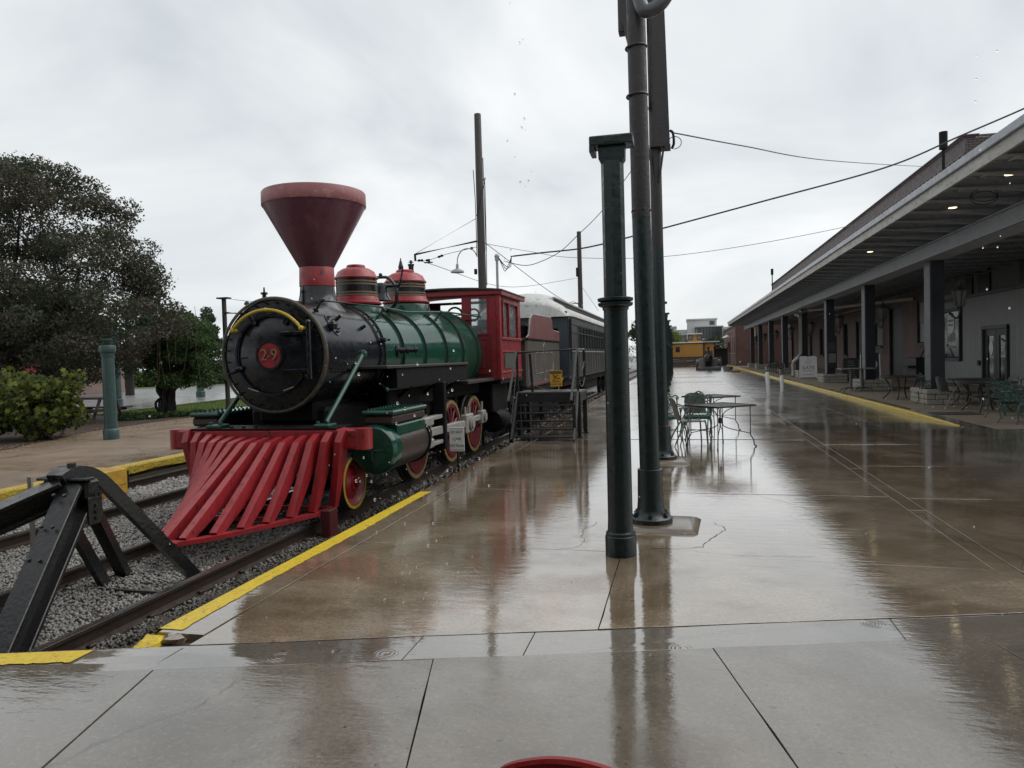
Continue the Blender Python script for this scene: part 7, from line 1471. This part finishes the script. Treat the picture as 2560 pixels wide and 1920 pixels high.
# steam roller facing the camera
ro = thing('steam_roller', (2.35, 73, -.1), 'dark old steam roller with round boiler front and tall stack', 'roller')
MB().lathe((2.33, 71.6, 1.15), [(.02, -.06), (.3, -.04), (.36, .0), (.36, .05), (.38, .06), (.38, 2.2)], 24, AY).build('boiler', black, ro); MB().lathe((2.33, 72.0, 0), [(.12, 1.4), (.09, 1.6), (.09, 2.05), (.13, 2.1), (.13, 2.2), (.05, 2.2)], 14).build('stack', black, ro)
MB().box((2.05, 71.8, -.0), (2.62, 72.6, .95), .05).build('saddle_casting', under, ro); MB().cyl((1.35, 71.7, .14), (3.4, 71.7, .14), .24, None, 24).build('front_roller', tyre, ro); MB().box((1.3, 71.35, -.1), (3.45, 71.42, .25), .02).build('scraper_plate', sidd, ro)
for s, x in ((-1, 1.35), (1, 3.35)): MB().cyl((x-.14, 73.4, .45), (x+.14, 73.4, .45), .58, None, 28).build('rear_wheel', rustp, ro); MB().box((x+(.15 if s < 0 else -.7), 72.4, .35), (x+(.7 if s < 0 else -.15), 72.9, 1.15), .03).build('water_tank', paint('tank_grey', (.16, .15, .135), (.12, .11, .10), .5), ro)
tu = MB().lathe((3.95, 69.5, dz(3.95, 69)), [(.38, 0), (.46, .42), (.48, .44), (.44, .44), (.4, .3)], 24, cap=True).build('round_tub', chg, loc=(3.95, 69.5, -.12)); tag(tu, 'grey round tub on the wet drive by the roller', 'tub')
tag(MB().box((4.0, 65.9, -.13), (4.75, 66.3, .1), .03).build('orange_crate', paint('crate_orange', (.35, .10, .03), (.28, .08, .025), .5), loc=(4.4, 66.1, -.13)), 'low orange-brown crate beside the grey tub', 'crate')
# brick annex beyond the canopy
an = thing('brick_annex', (9, 105, 0), 'low red brick annex with tall narrow windows beyond the canopy end', 'building')
wn_ = [(1.6+3.4*i, 2.6+3.4*i, 1.6, 3.6) for i in range(6)]
w0 = wall_with_holes(MB(), (6.2, 93, -.2), (0, 1, 0), (0, 0, 1), 24, 5.0, [(a, b, c+.2, d+.2) for a, b, c, d in wn_], .3, (1, 0, 0)).build('wall', bend, an, smooth=0); MB().box((6.5, 92.7, -.2), (16, 93, 4.8)).build('end_wall', brickmat('annex_end_brick', (.17, .075, .058), (.13, .055, .045), (.17, .15, .13), 'XZ'), an, smooth=0)
for a, b, c, d in wn_: q = MB().box((6.3, 93+a, c), (6.36, 93+b, d)).build('window', frm, w0, smooth=0); MB().box((6.1, 93+a-.1, c-.14), (6.3, 93+b+.1, c)).build('sill', stn, w0, smooth=0)
for i in range(3): q = MB().tube([(6.2, 96+3.4*i, 3.95), (5.7, 96+3.4*i, 4.0), (5.4, 96+3.4*i, 3.85)], .03, 6).build('lamp_arm', frm, an); MB().lathe((5.4, 96+3.4*i, 3.6), [(.28, 0), (.26, .04), (.1, .14), (.06, .25)], 16).build('lamp_shade', white, an)
MB().box((6.05, 93, 4.8), (16, 118, 5.0)).build('roof', sidd, an, smooth=0)
pg = thing('pergola', (4.6, 104, 0), 'grey roofed pergola between the caboose and the brick annex', 'pergola')
for x in (3.4, 5.9): MB().box((x-.08, 104, -.4), (x+.08, 104.16, 2.4)).build('post', sidd, pg, smooth=0)
MB().prism([(3.2, 103.6, 2.4), (6.15, 103.6, 3.0), (6.15, 103.6, 3.12), (3.2, 103.6, 2.52)], (0, 5, 0)).build('roof', chg, pg, smooth=0); MB().box((3.3, 106, -.4), (6.1, 106.1, 2.2)).build('back_panel', frm, pg, smooth=0)
# white apartment building on the rise beyond
wm_ = paint('render_white', (.55, .55, .53), (.48, .48, .465), .7, scale=.2, coords='World'); wg = paint('render_grey', (.36, .37, .37), (.32, .33, .33), .7, scale=.2, coords='World')
ap = thing('apartment_building', (5, 190, 0), 'white modern apartment block with dark balcony glazing on the skyline', 'building'); AYB = 190
def block(x0, x1, z0, z1, y, mat, name='wall'): return MB().box((x0, y, z0), (x1, y+14, z1), .02).build(name, mat, ap, smooth=0)
wA = block(-9, -1.6, 0, 8.3, AYB+2, wm_); wB = block(-1.6, 1.2, 0, 7.7, AYB+3, wm_); wC = block(1.2, 8.3, 0, 9.9, AYB, wm_); wD = block(3.0, 9.6, 0, 4.9, AYB-4, wg); wE = block(8.3, 16, 0, 8.0, AYB+1, wm_)
for x0, x1, z, y in ((-9.2, -1.4, 8.3, AYB+1.6), (1.0, 8.5, 9.9, AYB-.4)): MB().box((x0, y, z), (x1, y+14.6, z+.3)).build('cornice', wm_, ap, smooth=0)
def awin(x0, x1, z0, z1, y, par):
    q = MB().box((x0, y-.12, z0), (x1, y-.02, z1)).build('window', frm, par, smooth=0); k = max(1, round((x1-x0)/.7))
    for i in range(k): MB().box((x0+(x1-x0)*i/k+.07, y-.16, z0+.08), (x0+(x1-x0)*(i+1)/k-.07, y-.125, z1-.08)).build('pane', window, par, smooth=0)
for x in (-7.8, -5.6, -3.6): awin(x, x+1.3, 4.2, 6.6, AYB+2, wA); awin(x, x+1.3, .8, 3.2, AYB+2, wA)
for x in (-1.4, -.6, .3): awin(x, x+.6, 4.6, 6.3, AYB+3, wB)
for x in (2.0, 3.0): awin(x, x+.7, 4.7, 6.4, AYB, wC)
awin(3.6, 9.3, 5.3, 7.9, AYB-3.8, wD); MB().box((3.0, AYB-4.6, 7.9), (9.7, AYB, 8.15)).build('balcony_roof', wg, ap, smooth=0)
for x in (3.1, 3.9, 9.3): MB().box((x-.1, AYB-4.3, 4.9), (x+.1, AYB-4.1, 7.9)).build('balcony_post', sidd, ap, smooth=0)
for x0, x1, z0 in ((4.6, 7.0, 3.9), (9.8, 12.6, 4.0)): MB().box((x0, AYB-5.0, z0), (x1, AYB-4.2, z0+1.2)).build('balcony_front', wm_, ap, smooth=0)
awin(5.0, 7.3, 2.2, 3.7, AYB-4, wD); awin(9.9, 12.4, 5.4, 7.4, AYB+1, wE); awin(6.6, 7.8, 8.6, 9.5, AYB, wC)
tree('broadleaf_tree', -2.0, 120, 5.2, 2.6, 'yellow-green tree behind the caboose roof', yg, False, 6000, .3, 'trees at the far end'); tree('broadleaf_tree', 5.5, 135, 4.6, 2.2, 'dull green tree between pergola and white flats', dg_, False, 4000, .3, 'trees at the far end'); tree('broadleaf_tree', 2.2, 138, 4.4, 1.8, 'small reddish tree below the white flats', foliage('rusty_leaf', (.09, .05, .03), (.07, .07, .03), (.12, .08, .05)), False, 4000, .3, 'trees at the far end')
hedge('hedge', [(-40, 150), (-10, 160), (30, 165), (70, 150)], 4.0, 5, 'dark tree belt along the horizon behind the far roofs', 16000)
# concourse roof over the photographer (behind the camera) from whose edge the rain drips
cr = tag(MB().box((-22, -16, 4.5), (26, 1.7, 4.8)).build('concourse_roof', deckm, smooth=0), kind='structure'); MB().box((-22, -16.3, -.1), (26, -16, 4.5)).build('concourse_wall', sidd, cr, smooth=0)
# rain drops falling from the roof edge and through the air
water = NT('rain_water'); water.set(color=(1, 1, 1), rough=.0, trans=1.0, ior=1.33); water = water.m
m = MB(); rd = random.Random(9)
def drop(p, r): m.sph(p, r, 8, 6, (1, 1, 1.25))
for k in range(90): drop((-1.25+rd.gauss(0, .16), 3.1+rd.uniform(-.5, .7), rd.uniform(.45, 1.75)), rd.choice((.0022, .003, .0045, .006)))
for k in range(34): drop((-.62+rd.gauss(0, .035), 2.9+rd.uniform(-.15, .15), rd.uniform(1.9, 4.3)), rd.choice((.002, .003, .0045)))
for k in range(22): drop((1.45+rd.gauss(0, .05), 4.0+rd.uniform(-.2, .2), rd.uniform(1.6, 4.2)), rd.choice((.002, .003, .004)))
for k in range(60): drop((rd.uniform(-2.4, 2.6), rd.uniform(2.6, 6), rd.uniform(.1, 2.2)), rd.choice((.002, .003, .004)))
tag(m.build('rain_drops', water), 'falling drops of rain dripping from the roof edge', 'rain', kind='stuff')
